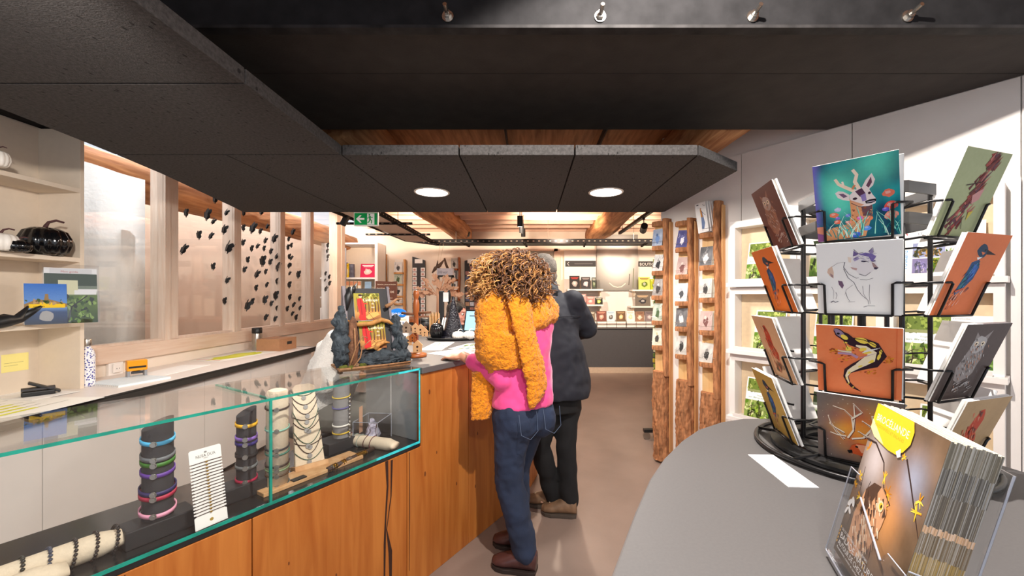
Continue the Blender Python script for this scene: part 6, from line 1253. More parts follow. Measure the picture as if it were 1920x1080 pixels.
BK = [(1068, 517, 1087, 0, 7.5, (DK, S(170, 160, 156), S(190, 60, 50)), 'dark book with a red title on the upper left back shelf', zs[0]), (1090, 519, 1107, 0, 7.5, (S(58, 56, 60), S(214, 190, 196), S(150, 140, 140)), 'dark book with a pale oval picture on the upper left back shelf', zs[0]), (1110, 520, 1118, 0, 7.5, (S(60, 66, 60), S(110, 130, 90), S(200, 200, 190)), 'narrow green book at the end of the upper left back shelf', zs[0]),
      (1083, 551, 1099, 0, 7.5, (PK, S(130, 90, 90), S(230, 220, 214)), 'pinkish book behind the man on the lower left back shelf', zs[1]), (1100, 556, 1115, 0, 7.5, (S(182, 130, 124), S(220, 190, 180), S(236, 224, 214)), 'rose coloured book on the lower left back shelf', zs[1]), (1116, 558, 1130, 0, 7.5, (S(40, 40, 36), S(180, 200, 90), S(226, 220, 190)), 'green and black box on the lower left back shelf', zs[1]),
      (1198, 519, 1219, 0, 7.5, (S(196, 206, 110), S(96, 120, 40), S(150, 110, 60)), 'book with a leafy plant on the upper right back shelf', zs[2]), (1220, 523, 1231, 0, 7.5, (S(176, 190, 40), S(90, 110, 20), S(220, 226, 140)), 'lime green book on the upper right back shelf', zs[2]),
      (1192, 552, 1219, 0, 7.5, (S(112, 104, 96), S(52, 52, 60), S(220, 190, 150)), 'wide grey photo box on the lower right back shelf', zs[3]), (1220, 556, 1231, 0, 7.5, (S(232, 230, 226), S(200, 196, 190), S(180, 176, 170)), 'white booklet on the lower right back shelf', zs[3])]
zc = ZQ+.105
BK += [(1104, 584, 1116, 0, 7.36, (S(120, 106, 90), S(180, 170, 140), S(220, 214, 200)), 'olive book in the row on the dark plinth, beside the man', zc), (1119, 583, 1137, 0, 7.36, (S(122, 74, 66), S(206, 160, 140), S(214, 150, 130)), 'reddish brown book in the row on the dark plinth', zc), (1138, 583, 1153, 0, 7.36, (S(198, 216, 226), S(90, 84, 80), S(150, 180, 200)), 'pale blue book in the row on the dark plinth', zc), (1156, 583, 1173, 0, 7.36, (S(110, 86, 64), S(226, 190, 130), S(180, 150, 110)), 'brown book with a glowing picture in the row on the dark plinth', zc), (1175, 583, 1190, 0, 7.36, (S(238, 236, 228), S(214, 210, 170), S(190, 186, 170)), 'white book in the row on the dark plinth', zc), (1192, 584, 1208, 0, 7.36, (S(150, 116, 94), S(226, 200, 180), S(110, 80, 66)), 'tan book in the row on the dark plinth', zc), (1210, 584, 1226, 0, 7.36, (S(132, 120, 122), S(190, 180, 184), S(90, 84, 88)), 'grey mauve book in the row on the dark plinth', zc)]
for i, (a_, b_, c_, _, Y, cl, lab, zb_) in enumerate(BK): book(a_, b_, c_, 0, Y, .03, cl, lab, i, zb_+.001)
for i, px in enumerate((1101, 1120, 1138, 1156, 1175, 1193, 1211)):
    for k in range(3):
        a_, b_ = P(px, 0, 7.35), P(px+17, 0, 7.35); MB().box2((a_.x, 7.33, ZQ+.002+k*.034), (b_.x, 7.55, ZQ+.034+k*.034)).build('book', M_PAPER if k != 1 else mat('book_spine_dark', S(150, 140, 134), .6), None, label='%s book from the bottom of the %s low stack along the dark plinth' % (ORD[k], ORD[i]), cat='book', group='stacked books on the dark plinth')
# window in the back wall
t = thing('window_6', None, None, P(1000, 560, 7.78), kind='structure')
rb(948, 470, 1040, 560, 7.785, .01).build('pane', mat('frosted_green_pane', S(176, 178, 166), .3, var=.05), t); rb(948, 466, 1046, 471, 7.74, .055).build('head', M_PINE, t); rb(1039, 466, 1050, 620, 7.74, .055).build('jamb', M_PINE, t)
rb(1011, 523, 1040, 545, 7.77, .012).build('sill_box', M_DGREY, t)
# niche cabinet with books on the far left
t = thing('niche_cabinet', 'white open cabinet with books beyond the end of the windows', 'cabinet', P(680, 700, 7.3)); Yc = 7.12
a0, a1 = slab(600, 458, 708, 700, Yc, .42)
MB().box2((a0[0], Yc+.40, .0), (a1[0], Yc+.42, a1[2])).build('back', M_SHELF, t); MB().box2((a1[0]-.05, Yc, 0), (a1[0], Yc+.42, a1[2])).build('side', M_CLAD, t); MB().box2((a0[0], Yc, a1[2]), (a1[0], Yc+.42, a1[2]+.03)).build('top', M_CLAD, t)
zsh = [P(0, 520, Yc).z, P(0, 556, Yc).z]
for z in zsh: MB().box2((a0[0], Yc, z-.03), (a1[0]-.05, Yc+.4, z)).build('shelf', M_CLAD, t)
MB().box2((a0[0], Yc, 0), (a1[0]-.05, Yc+.02, zsh[1]-.2)).build('door', M_CLAD, t)
gN = 'books in the niche cabinet'
book(640, 492, 650, 0, Yc+.05, .05, (S(120, 112, 160), S(60, 60, 96), S(230, 226, 236)), 'lilac book at the left of the niche cabinet shelf', 61, zsh[0]+.001, .0, gN); book(650, 494, 654, 0, Yc+.05, .05, (S(236, 200, 40), S(250, 240, 200), S(200, 150, 30)), 'yellow spined book next to the lilac one in the niche', 62, zsh[0]+.001, 0, gN)
for i in range(4): book(655+2*i, 495, 656.7+2*i, 0, Yc+.05, .05, (S(104, 100, 112), S(80, 78, 90), S(150, 146, 156)), '%s of the thin grey books on the niche shelf, from the left' % ORD[i], 63+i, zsh[0]+.001, 0, gN)
book(675, 494, 703, 0, Yc+.08, .03, (S(206, 36, 76), S(236, 190, 170), S(240, 230, 220)), 'crimson picture book leaning on the niche cabinet shelf', 70, zsh[0]+.001, .15, gN)
for i in range(5):
    q = P(645+7.4*i, 556, Yc+.08); jb = MB().box2((q.x-.027, Yc+.06, zsh[1]), (q.x+.027, Yc+.12, zsh[1]+.28)).build('jar_box', mat('pale_box_%d' % (i % 2), S(232, 214, 186) if i % 2 else S(240, 226, 204), .6), None, label='%s pale box with an orange band on the lower niche shelf, from the left' % ORD[i], cat='box', group='boxes in the niche cabinet')
    MB().box2((q.x-.0272, Yc+.0585, zsh[1]+.2), (q.x+.0272, Yc+.0595, zsh[1]+.27)).build('band', mat('orange_band', S(226, 150, 110), .6), jb)
a0, a1 = slab(684, 528, 696, 556, Yc+.05, .015); MB().box2(a0, a1).build('picture', mat('blue_print', S(150, 180, 206), .5, var=.2, scale=12), None, label='small blue picture standing on the lower niche shelf', cat='picture')
# pale log racks on the back wall
def wallrack(px0, px1, py0, py1, ys_, m, lab, cards):
    Yb = 7.62; a0, a1 = slab(px0, py0, px1, py1, Yb, .04); t = thing('wall_card_rack', lab, 'card rack', (a0[0], Yb, a0[2]), 'card racks on the back wall')
    MB().box2((a0[0], 7.70, a0[2]), (a1[0], 7.79, a1[2])).build('slab', M_CLAD, t); w = a1[0]-a0[0]
    bark_block(frame((a1[0]-.03, 7.72, 0), (1, 0, 0), (0, 1, 0), UP), 0, .05, a0[2], a1[2], .07, px0, 8, 30, .006).build('edge', m, t, True)
    for i, y in enumerate(ys_):
        z = P(0, y, 7.66).z; pl = [(a0[0]-.02+(w)*.5*(1-math.cos(math.pi*k/8)), 7.70-.09*math.sin(math.pi*k/8)) for k in range(9)]
        MB().prism(pl, z-.02, z+.015).build('ledge', m, t)
        c_ = cards[i % len(cards)]; M = frame((a0[0], 7.64, z+.016), (1, 0, 0), (0, .1, 1)); leaf(M, w*.78, .2, smallcard(w*.78, .2, c_, i), 'postcard', 'card on ledge %s from the top of the %s' % (ORD[i], lab[:lab.find(' on ')]), 'postcard', .01, 'cards on the back wall racks')
wallrack(709, 721, 476, 600, (500, 522, 545, 568), M_LOGE, 'narrow pale wood card rack on the back wall beside the niche cabinet', [2, 3])
wallrack(738, 757, 486, 600, (512, 534, 556, 570), M_LOGE, 'wide pale wood card rack on the back wall between sign and grey board', [7, 3, 1])
wallrack(845, 860, 482, 600, (505, 525, 545, 565), M_RWOOD, 'dark wood card rack on the back wall behind the leaf tree', [9, 8, 7])
# grey boards of small cards
for (px0, px1, pyl, pyr, cols, lab) in ((773, 797, 481, 488, 2, 'tall grey board with two columns of small white cards on the back wall'), (871, 899, 489, 482, 3, 'tall grey board with scattered small photo cards behind the curly hair')):
    t = thing('card_board', lab, 'card board', P(px0, 640, 7.74), 'grey card boards'); a0, a1 = slab(px0, 480, px1, 605, 7.74, .03); M = frame((a0[0], 7.74, 0), (1, 0, 0), (0, 0, 1)); w = a1[0]-a0[0]
    MB(M).prism([(0, a0[2]), (w, a0[2]), (w, P(0, pyr, 7.74).z), (0, P(0, pyl, 7.74).z)], -.03, 0).build('board', M_DGREY, t)
    zt = P(0, 485, 7.74).z; MB(M).box2((w*.2, zt-.09, .001), (w*.8, zt-.01, .004)).build('label_card', M_PAPER, t)
    for r in range(11):
        for c in range(cols):
            if cols == 3 and (r*3+c*5) % 4 == 0: continue
            x = w*(.03+.64*c) if cols == 2 else w*(.06+.3*c); z = zt-.25-r*.088 if cols == 2 else zt-.22-r*.1; ww = w*.32 if cols == 2 else w*.26
            o = MB(M).box2((x, z, .001), (x+ww, z+.075, .004)).build('small_card', M_PAPER if cols == 2 else mat('photo_card_%d' % ((r+c) % 4), [S(200, 206, 220), S(170, 120, 110), S(90, 96, 130), S(190, 150, 120)][(r+c) % 4], .5, var=.3, scale=30), t)
            if cols == 2: MB(M).box2((x+ww*.2, z+.015, .004), (x+ww*.75, z+.055, .005)).build('motif', mat('red_motif', S(200, 150, 140), .6), o)
# leaf tree on a low cabinet, hanging bird and box
t = thing('side_desk', 'dark desk with a wooden edge behind the counter', 'desk', (-1.3, 5.6, 0)); MB().box2((-1.75, 5.35, .0), (-.9, 6.2, 1.05)).build('body', M_DARKEDGE, t); MB().box2((-1.78, 5.32, 1.05), (-.75, 6.22, 1.09)).build('top', M_RWOOD, t)
rr = random.Random(4); Yt = 5.45; t = thing('leaf_tree', 'pinkish wooden tree of cut out oak leaves behind the counter', 'decoration', P(822, 600, Yt)); M_LEAF = wood('pink_plywood', S(226, 172, 138), S(240, 196, 164), (10, 10, 2), 3, .6, .05)
base = P(822, 600, Yt); base.z = 1.09; MB().tube([base, P(822, 560, Yt), P(820, 540, Yt)], [.03, .025, .018], 8).build('trunk', M_LEAF, t, True)
for i in range(80):
    an = rr.uniform(-.35, math.pi+.35); rad = rr.uniform(.06, .26); q = P(822, 548, Yt)+Vector((math.cos(an)*rad*1.0, rr.uniform(-.06, .04), math.sin(an)*rad*.75)); L = rr.uniform(.065, .10); dr = Vector((math.cos(an), 0, math.sin(an)))
    M = frame(q, dr, Vector((-dr.z, rr.uniform(-.5, .5), dr.x))); pl = [(0, 0), (L*.25, L*.25), (L*.4, L*.14), (L*.6, L*.32), (L*.75, L*.16), (L, 0), (L*.75, -L*.18), (L*.6, -L*.3), (L*.4, -L*.14), (L*.25, -L*.25)]
    MB(M).prism(pl, 0, .004).build('leaf', M_LEAF, t)
    if i % 4 == 0: MB().tube([P(822, 555, Yt), q], .006, 5).build('branch', M_LEAF, t)
Yq = 6.0; a0, a1 = slab(819, 503, 849, 516, Yq, .1); t = thing('hanging_box', 'pale box with lettering above the wooden leaf tree', 'box', a0); MB().box2(a0, a1).build('body', mat('lilac_box', S(200, 200, 212), .8), t); rb(820, 516, 849, 519, Yq, .1).build('base', M_BLACK, t)
a = Art(a1[0]-a0[0], a1[2]-a0[2]); a.text('Hiver', .1, .25, .6, S(110, 112, 130)); a.put(frame((a0[0], Yq-.001, a0[2]), (1, 0, 0), (0, 0, 1)), t, 'lettering', lift=.001)
MB().box2((a0[0], Yq, 1.09), (a0[0]+.02, Yq+.1, a0[2])).box2((a1[0]-.02, Yq, 1.09), (a1[0], Yq+.1, a0[2])).build('legs', M_BLACK, t)
q = P(822, 500, 6.3); t = thing('hanging_bird', 'carved wooden bird hanging on strings below the cable tray', 'decoration', q)
b = MB(); b.tube([q+Vector((-.10, 0, -.10)), q+Vector((-.05, 0, -.03)), q+Vector((.02, 0, .02)), q+Vector((.10, 0, .12))], [.008, .03, .03, .006], 8); b.tube([q+Vector((-.02, 0, .01)), q+Vector((-.01, 0, .10))], [.02, .005], 6); b.tube([q+Vector((.0, 0, -.03)), q+Vector((.13, 0, -.05))], [.018, .004], 6); b.build('body', mat('dark_carved_wood', S(96, 78, 66), .7, var=.3), t, True)
for dx in (-.03, .03): MB().tube([q+Vector((dx*.5, 0, .03)), Vector((q.x+dx, 6.56, 2.276))], .0025, 4).build('string', M_CREAM, t)
q = P(836, 495, 6.05); b = MB(); b.tube([q+Vector((-.02, 0, .09)), q+Vector((0, 0, 0)), q+Vector((.03, 0, -.07))], [.012, .02, .02], 6); b.build('carved_stick', mat('dark_stick', S(84, 62, 50), .7), None, True, label='notched dark stick standing on the lettered box', cat='stick')
# ------------------------------------------------------------------ people
def loft(b, rings, n=20):
    """rings: (centre, half-axis u, half-axis v)"""
    vs = []; fs = []; k = len(rings)
    for c, u, v in rings:
        for j in range(n): t_ = 2*math.pi*j/n; vs.append(Vector(c)+Vector(u)*math.cos(t_)+Vector(v)*math.sin(t_))
    for i in range(k-1):
        for j in range(n): q = (j+1) % n; fs.append((i*n+j, i*n+q, (i+1)*n+q, (i+1)*n+j))
    fs += [tuple(reversed(range(n))), tuple((k-1)*n+j for j in range(n))]; b.add(vs, fs); return b
def ball(b, p, r): b.ell(p, r, 14, 10)
def limb(b, pts, rs, n=14):
    P_ = [Vector(p) for p in pts]; out = []; rr_ = []
    for i in range(len(P_)-1):
        for k in range(5): u = k/5; out.append(P_[i].lerp(P_[i+1], u)); rr_.append(rs[i]+(rs[i+1]-rs[i])*u)
    out.append(P_[-1]); rr_.append(rs[-1]); b.tube(out, rr_, n); ball(b, P_[0], rs[0]); ball(b, P_[-1], rs[-1])
    for p, r in zip(P_[1:-1], rs[1:-1]): ball(b, p, r)
def hand(b, wrist, d, up, side, curl=.35, s=1.0):
    """palm from the wrist along d; side = direction of the thumb"""
    d = Vector(d).normalized(); up = Vector(up).normalized(); side = Vector(side).normalized(); w = Vector(wrist)
    R3 = Matrix((d, side, up)).transposed(); b.ell(w+d*.045*s, (.052*s, .040*s, .016*s), 14, 8, R3)
    for i, (o_, L) in enumerate(((.030, .072), (.010, .080), (-.010, .076), (-.029, .060))):
        r0 = w+d*.08*s+side*o_*s; p1 = r0+(d+side*o_*3)*L*.42*s+up*.006*s; p2 = p1+(d-up*curl)*L*.34*s; p3 = p2+(d*.8-up*curl*1.6)*L*.28*s
        b.tube([w+d*.05*s+side*o_*.9*s, r0, p1, p2, p3], [.009*s, .0095*s, .0088*s, .008*s, .0065*s], 8); ball(b, p3, .0066*s)
    t0 = w+d*.02*s+side*.03*s; t1 = t0+(d*.6+side*.75)*.035*s; t2 = t1+(d*.9+side*.25)*.03*s; b.tube([w+d*.015*s+side*.015*s, t0, t1, t2], [.012*s, .0115*s, .0100*s, .0075*s], 8); ball(b, t2, .0076*s)
def headm(b, c, f, neck, s=1.0, tilt=0):
    """skull, jaw, nose, ears, brow, lips on centre c, facing f"""
    f = Vector(f).normalized(); sd = UP.cross(f).normalized(); R3 = Matrix((f, sd, UP)).transposed(); R3 = R3 @ Matrix.Rotation(tilt, 3, 'Y'); c = Vector(c); T = lambda x, y, z: c+R3 @ Vector((x*s, y*s, z*s))
    b.ell(T(-.012, 0, .025), (.098*s, .078*s, .092*s), 20, 14, R3); b.ell(T(.022, 0, -.045), (.066*s, .058*s, .070*s), 18, 12, R3)
    b.tube([T(.085, 0, .025), T(.104, 0, -.012), T(.09, 0, -.022)], [.010*s, .016*s, .010*s], 8); b.ell(T(.082, 0, .036), (.016*s, .05*s, .010*s), 12, 8, R3); b.ell(T(.086, 0, -.052), (.012*s, .026*s, .010*s), 12, 8, R3); b.ell(T(.075, 0, -.098), (.02*s, .024*s, .016*s), 10, 8, R3)
    for e in (-1, 1): b.ell(T(-.005, e*.078, -.005), (.020*s, .010*s, .032*s), 10, 8, R3); b.ell(T(.06, e*.035, -.03), (.024*s, .022*s, .022*s), 10, 8, R3)
    b.tube([T(-.02, 0, -.06), Vector(neck)], [.055*s, .058*s], 14); return T
def skin(nm, c, v=.06): return mat(nm, S(*c), .5, var=v, scale=18, bump=.03)
def eyes(T, par, s=1.0):
    for e in (-1, 1):
        o = MB(); o.ell(T(.078, e*.032, .008), .013*s, 10, 8); q = o.build('eye', M_WHITEP, par, True); MB().ell(T(.088, e*.033, .008), .006*s, 8, 6).build('iris', M_BLACK, q, True)
def shoe(par, heel, toe, h, m, ms, nm='shoe', w=.045):
    heel, toe = Vector(heel), Vector(toe); d = (toe-heel); L = d.length; d.normalize(); sd = UP.cross(d); b = MB(); prof = [(0, .75, .06, .085), (.12, .95, .065, .10), (.3, 1, .06, .095), (.5, 1.0, .045, .07), (.7, 1.15, .036, .05), (.88, 1.0, .03, .034), (1.0, .55, .02, .024)]
    loft(b, [(heel+d*L*u+UP*(.018+hh*.5), sd*w*ww, UP*(hh*.5+.006)) for u, ww, _, hh in prof], 16); o = b.build(nm, m, par, True)
    b = MB(); pl = [(L*u, w*ww*1.08) for u, ww, _, hh in prof]; b.M = frame(heel, d, sd, UP); b.prism([(x, -y) for x, y in pl]+[(x, y) for x, y in reversed(pl)], .002, .022); b.build('sole', ms, o, bevel=.004)
    return o, d, sd
# ---- woman in pink with the yellow cardigan
M_SK1 = skin('warm_skin', (206, 148, 118)); M_PINK = mat('pink_jersey', S(236, 72, 142), .8, var=.05, scale=14, bump=.12, bscale=18, sheen=.3); M_JEAN = mat('blue_denim', S(32, 44, 68), .85, var=.3, scale=7, bump=.15, bscale=300)
M_YEL = mat('mustard_boucle', S(226, 136, 8), .95, var=.24, scale=70, bump=1.0, bscale=110, sheen=.2); M_BOOT = mat('oxblood_leather', S(74, 44, 42), .28, var=.12)
f = Vector((-.6, .8, 0)); lf = Vector((-.8, -.6, 0)); rt = -lf; bk = -f
HC = Vector((-.04, 2.10, .86))
ctr = lambda z: Vector((-.03, 2.10+.02*(z-.86)/.55, z))
SHL, ELL, WRL = Vector((-.185, 2.00, 1.345)), Vector((-.135, 1.995, .985)), Vector((-.352, 2.12, 1.08))
SHR, ELR, WRR = Vector((.092, 2.213, 1.325)), Vector((.05, 2.38, 1.12)), Vector((-.17, 2.47, 1.085))
LEGN = [Vector((-.085, 2.04, .82)), Vector((-.105, 2.05, .45)), Vector((-.02, 2.035, .09))]; LEGF = [Vector((.02, 2.16, .82)), Vector((-.075, 2.20, .45)), Vector((-.055, 2.21, .09))]
b = MB(); loft(b, [(ctr(.80), rt*.15, f*.11), (ctr(.9), rt*.15, f*.11), (ctr(1.05), rt*.135, f*.10), (ctr(1.2), rt*.15, f*.105), (ctr(1.33), rt*.165, f*.085), (ctr(1.40), rt*.09, f*.06)])
limb(b, [SHL, ELL, WRL], [.052, .042, .026]); limb(b, [SHR, ELR, WRR], [.052, .042, .026]); limb(b, LEGN, [.085, .058, .04]); limb(b, LEGF, [.085, .058, .04])
for q in (LEGN[2], LEGF[2]): b.ell(q+Vector((-.05, .015, -.045)), (.06, .028, .026), 12, 8)
hd = Vector((-.115, 2.14, 1.535)); T = headm(b, hd, (-.72, .69, -.0), ctr(1.40), .98, .25)
hand(b, WRL, Vector((-.75, .5, -.12)), UP, Vector((.4, .8, .1)), .3); hand(b, WRR, Vector((-.9, .2, -.1)), UP, Vector((-.3, -.8, 0)), .3)
wm = b.build('person', M_SK1, None, True, label='curly haired person in pink top and jeans with mustard cardigan, leaning on the counter', cat='person'); remesh(wm, .0065, 5, .4)
eyes(T, wm)
b = MB(); loft(b, [(ctr(.835), rt*.178, f*.132), (ctr(.86), rt*.176, f*.132), (ctr(.95), rt*.165, f*.125), (ctr(1.08), rt*.155, f*.115), (ctr(1.22), rt*.172, f*.122), (ctr(1.33), rt*.185, f*.10), (ctr(1.395), rt*.11, f*.07)])
limb(b, [SHL, ELL, ELL.lerp(WRL, .72)], [.066, .058, .046]); limb(b, [SHR, ELR, ELR.lerp(WRR, .75)], [.066, .058, .046])
o = b.build('top', M_PINK, wm, True); remesh(o, .009, 8, .5); displace(o, .012, 9, .004, 30)
b = MB(); loft(b, [(ctr(.72), rt*.165, f*.125), (ctr(.78), rt*.178, f*.138), (ctr(.84), rt*.168, f*.125), (ctr(.875), rt*.155, f*.115)]); limb(b, [LEGN[0]-UP*.02, LEGN[1], LEGN[2]-UP*.0], [.102, .076, .064]); limb(b, [LEGF[0]-UP*.02, LEGF[1], LEGF[2]-UP*.02], [.102, .076, .062])
b.ell(ctr(.76)+bk*.05+rt*.07, (.09, .09, .10)); b.ell(ctr(.76)+bk*.05+lf*.07, (.09, .09, .10))
o = b.build('jeans', M_JEAN, wm, True); remesh(o, .009, 6, .5); displace(o, .010, 11, .004, 34); jn = o
M_STI = mat('denim_thread', S(84, 98, 122), .8)
for sgn in (-1, 1):
    cP = ctr(.775)+bk*.15+rt*.075*sgn; M = frame(cP, rt, UP, bk); b = MB(M); b.tube([(-.055, .055, -.012), (-.052, -.04, .004), (0, -.07, .008), (.052, -.04, .0), (.055, .055, -.016)], .0013, 5); b.build('pocket_seam', M_STI, jn)
shoe(wm, (.035, 2.015, 0), (-.19, 2.075, 0), .1, M_BOOT, mat('dark_sole', S(40, 28, 24), .6)); shoe(wm, (.0, 2.20, 0), (-.20, 2.26, 0), .1, M_BOOT, MATS['dark_sole'])
# cardigan: cape over the shoulders, one sleeve down the back, one hanging at the front
b = MB(); z_ = lambda p, z: Vector((p.x, p.y, z))
loft(b, [(ctr(1.18)+lf*.06, lf*.175, f*.125), (ctr(1.25)+lf*.03, rt*.195, f*.14), (ctr(1.29)+rt*.0, rt*.215, f*.135), (ctr(1.35), rt*.215, f*.12), (ctr(1.41)+bk*.005, rt*.15, f*.105), (ctr(1.445)+bk*.01, rt*.11, f*.095), (ctr(1.475)+bk*.01, rt*.085, f*.08)], 24)
limb(b, [SHL+UP*.02, SHL+Vector((-.0, -.02, -.13)), Vector((-.185, 1.985, 1.12)), Vector((-.165, 2.0, 1.06))], [.08, .088, .08, .06])
loft(b, [(ctr(1.22)+lf*.13+bk*.06, lf*.10, bk*.085), (ctr(1.12)+lf*.125+bk*.05, lf*.10, bk*.085), (ctr(1.045)+lf*.125+bk*.04, lf*.095, bk*.08)], 18)
# right side flap on the back: lower edge slanting
cd = b.build('cardigan', M_YEL, wm, True); remesh(cd, .009, 10, .5); displace(cd, .014, 12, .010, 85)
b = MB(); cb = lambda s_, z, off: ctr(z)+bk*off+rt*s_
loft(b, [(cb(-.12, 1.43, .10), rt*.06+UP*.02, bk*.022), (cb(-.12, 1.33, .14), rt*.062+UP*.02, bk*.026), (cb(-.10, 1.20, .155), rt*.064, bk*.026), (cb(-.06, 1.07, .16), rt*.066, bk*.026), (cb(-.035, .97, .16), rt*.064, bk*.026), (cb(-.045, .90, .16), rt*.05, bk*.022), (cb(-.07, .855, .16), rt*.016, bk*.012)], 16)
o = b.build('sleeve_over_back', M_YEL, wm, True); remesh(o, .008, 6, .5); displace(o, .008, 14, .009, 90)
b = MB(); q0 = Vector((-.235, 2.03, 1.02)); loft(b, [(q0, Vector((.06, .02, 0)), Vector((.01, -.03, 0))), (q0+Vector((-.005, 0, -.12)), Vector((.055, .02, 0)), Vector((.01, -.028, 0))), (q0+Vector((-.015, -.005, -.245)), Vector((.05, .02, 0)), Vector((.008, -.024, 0)))], 16)
o = b.build('sleeve_hanging', M_YEL, wm, True); remesh(o, .008, 6, .5); displace(o, .006, 14, .009, 90)
# curly hair
rr = random.Random(12); M_HAIR = inkmat('curly_hair', .5, .2)
b = MB(); hc = Vector((-.098, 2.11, 1.52)); RX, RY, RZ = .143, .143, .133
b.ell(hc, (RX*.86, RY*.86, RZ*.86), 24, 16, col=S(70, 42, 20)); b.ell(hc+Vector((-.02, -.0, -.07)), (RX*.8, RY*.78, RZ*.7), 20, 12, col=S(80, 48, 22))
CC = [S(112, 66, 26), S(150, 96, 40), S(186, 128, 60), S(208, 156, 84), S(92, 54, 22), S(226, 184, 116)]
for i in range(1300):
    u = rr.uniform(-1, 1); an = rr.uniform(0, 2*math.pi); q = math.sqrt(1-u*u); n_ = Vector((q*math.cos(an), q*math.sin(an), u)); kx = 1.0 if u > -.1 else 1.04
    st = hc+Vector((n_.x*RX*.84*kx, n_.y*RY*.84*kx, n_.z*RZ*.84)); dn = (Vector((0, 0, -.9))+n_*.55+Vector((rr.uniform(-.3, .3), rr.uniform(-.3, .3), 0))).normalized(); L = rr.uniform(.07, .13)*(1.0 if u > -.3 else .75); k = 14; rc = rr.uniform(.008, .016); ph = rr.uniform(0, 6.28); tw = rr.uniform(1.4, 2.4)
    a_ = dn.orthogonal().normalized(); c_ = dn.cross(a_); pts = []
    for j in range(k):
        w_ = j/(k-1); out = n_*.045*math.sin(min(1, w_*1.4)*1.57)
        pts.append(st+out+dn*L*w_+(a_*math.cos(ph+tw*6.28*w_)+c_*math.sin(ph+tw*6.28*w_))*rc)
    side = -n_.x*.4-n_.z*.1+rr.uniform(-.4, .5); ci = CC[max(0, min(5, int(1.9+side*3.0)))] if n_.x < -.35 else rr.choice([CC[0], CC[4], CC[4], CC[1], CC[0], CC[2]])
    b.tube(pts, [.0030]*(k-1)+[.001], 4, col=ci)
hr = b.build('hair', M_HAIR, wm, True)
# ---- man in the dark jacket
M_NAVY = mat('navy_jacket', S(20, 22, 33), .8, var=.12, scale=12, bump=.1, bscale=30); M_TROU = mat('black_trousers', S(15, 15, 17), .9, var=.2)
f = Vector((-.55, .835, 0)); lf = Vector((-.835, -.55, 0)); rt = -lf; bk = -f
def ctr(z): k = (z-.75)/.6; return Vector((.19-.02*k-.05*k*k, 2.58+.04*k+.05*k*k, z))
SHR, ELR, WRR = Vector((.29, 2.70, 1.36)), Vector((.395, 2.78, 1.17)), Vector((.22, 3.02, 1.09)); SHL, ELL, WRL = Vector((.0, 2.55, 1.36)), Vector((-.02, 2.66, 1.14)), Vector((-.02, 2.86, 1.09))
LA = [Vector((.12, 2.56, .76)), Vector((.065, 2.54, .44)), Vector((.155, 2.62, .10))]; LB = [Vector((.245, 2.60, .76)), Vector((.235, 2.56, .44)), Vector((.255, 2.56, .10))]
b = MB(); loft(b, [(ctr(.74), rt*.15, f*.11), (ctr(.95), rt*.15, f*.115), (ctr(1.2), rt*.165, f*.115), (ctr(1.36), rt*.175, f*.09), (ctr(1.43), rt*.09, f*.065)])
limb(b, [SHL, ELL, WRL], [.056, .045, .028]); limb(b, [SHR, ELR, WRR], [.056, .045, .028]); limb(b, LA, [.068, .048, .036]); limb(b, LB, [.068, .048, .036])
for q in (LA[2], LB[2]): b.ell(q+Vector((-.05, .02, -.05)), (.06, .028, .026), 12, 8)
hd = Vector((.085, 2.70, 1.555)); T = headm(b, hd, f, ctr(1.42), 1.0, .3)
hand(b, WRL, Vector((-.5, .8, -.1)), UP, Vector((.8, .4, 0)), .3); hand(b, WRR, Vector((-.8, .5, -.1)), UP, Vector((-.4, -.8, 0)), .3)
mn = b.build('person', skin('fair_skin', (214, 164, 140)), None, True, label='person in a navy jacket and black trousers bending over the counter', cat='person'); remesh(mn, .008, 4, .4); eyes(T, mn)
b = MB(); loft(b, [(ctr(.755), rt*.225, f*.17), (ctr(.80), rt*.235, f*.175), (ctr(.95), rt*.215, f*.165), (ctr(1.12), rt*.195, f*.15), (ctr(1.26), rt*.20, f*.14), (ctr(1.36), rt*.20, f*.12), (ctr(1.42), rt*.13, f*.095), (ctr(1.455), rt*.085, f*.08)])
limb(b, [SHL, ELL, ELL.lerp(WRL, .85)], [.078, .07, .05]); limb(b, [SHR, ELR, ELR.lerp(WRR, .85)], [.082, .074, .05])
jk = b.build('jacket', M_NAVY, mn, True); remesh(jk, .010, 7, .5); displace(jk, .016, 7, .005, 22)
b = MB(); limb(b, [ctr(1.42)+rt*.10+bk*.03, ctr(1.44)+bk*.085, ctr(1.42)+lf*.08+bk*.04], [.018, .03, .018]); loft(b, [(ctr(1.40)+f*.0, rt*.10, f*.095), (ctr(1.50)+bk*.01, rt*.092, f*.09)]); b.build('collar', mat('charcoal_collar', S(40, 41, 46), .8), jk, True)
b = MB(); q = ctr(1.265)+bk*.145; b.tube([q+lf*.15+UP*.0-bk*.02, q+lf*.05+UP*.005, q+rt*.07+UP*.005, q+rt*.17-bk*.035], .003, 6); b.build('yoke_seam', mat('jacket_seam', S(22, 24, 34), .8), jk)
b = MB(); loft(b, [(ctr(.66), rt*.15, f*.12), (ctr(.74), rt*.165, f*.13), (ctr(.82), rt*.16, f*.125)]); limb(b, [LA[0]-UP*.03, LA[1], LA[2]-UP*.02], [.090, .066, .056]); limb(b, [LB[0]-UP*.03, LB[1], LB[2]-UP*.02], [.090, .066, .056])
o = b.build('trousers', M_TROU, mn, True); remesh(o, .010, 6, .5); displace(o, .012, 11)
M_BR = mat('brown_trainer', S(120, 92, 68), .6, var=.4, scale=16); M_SO = mat('grey_sole', S(70, 60, 52), .7)
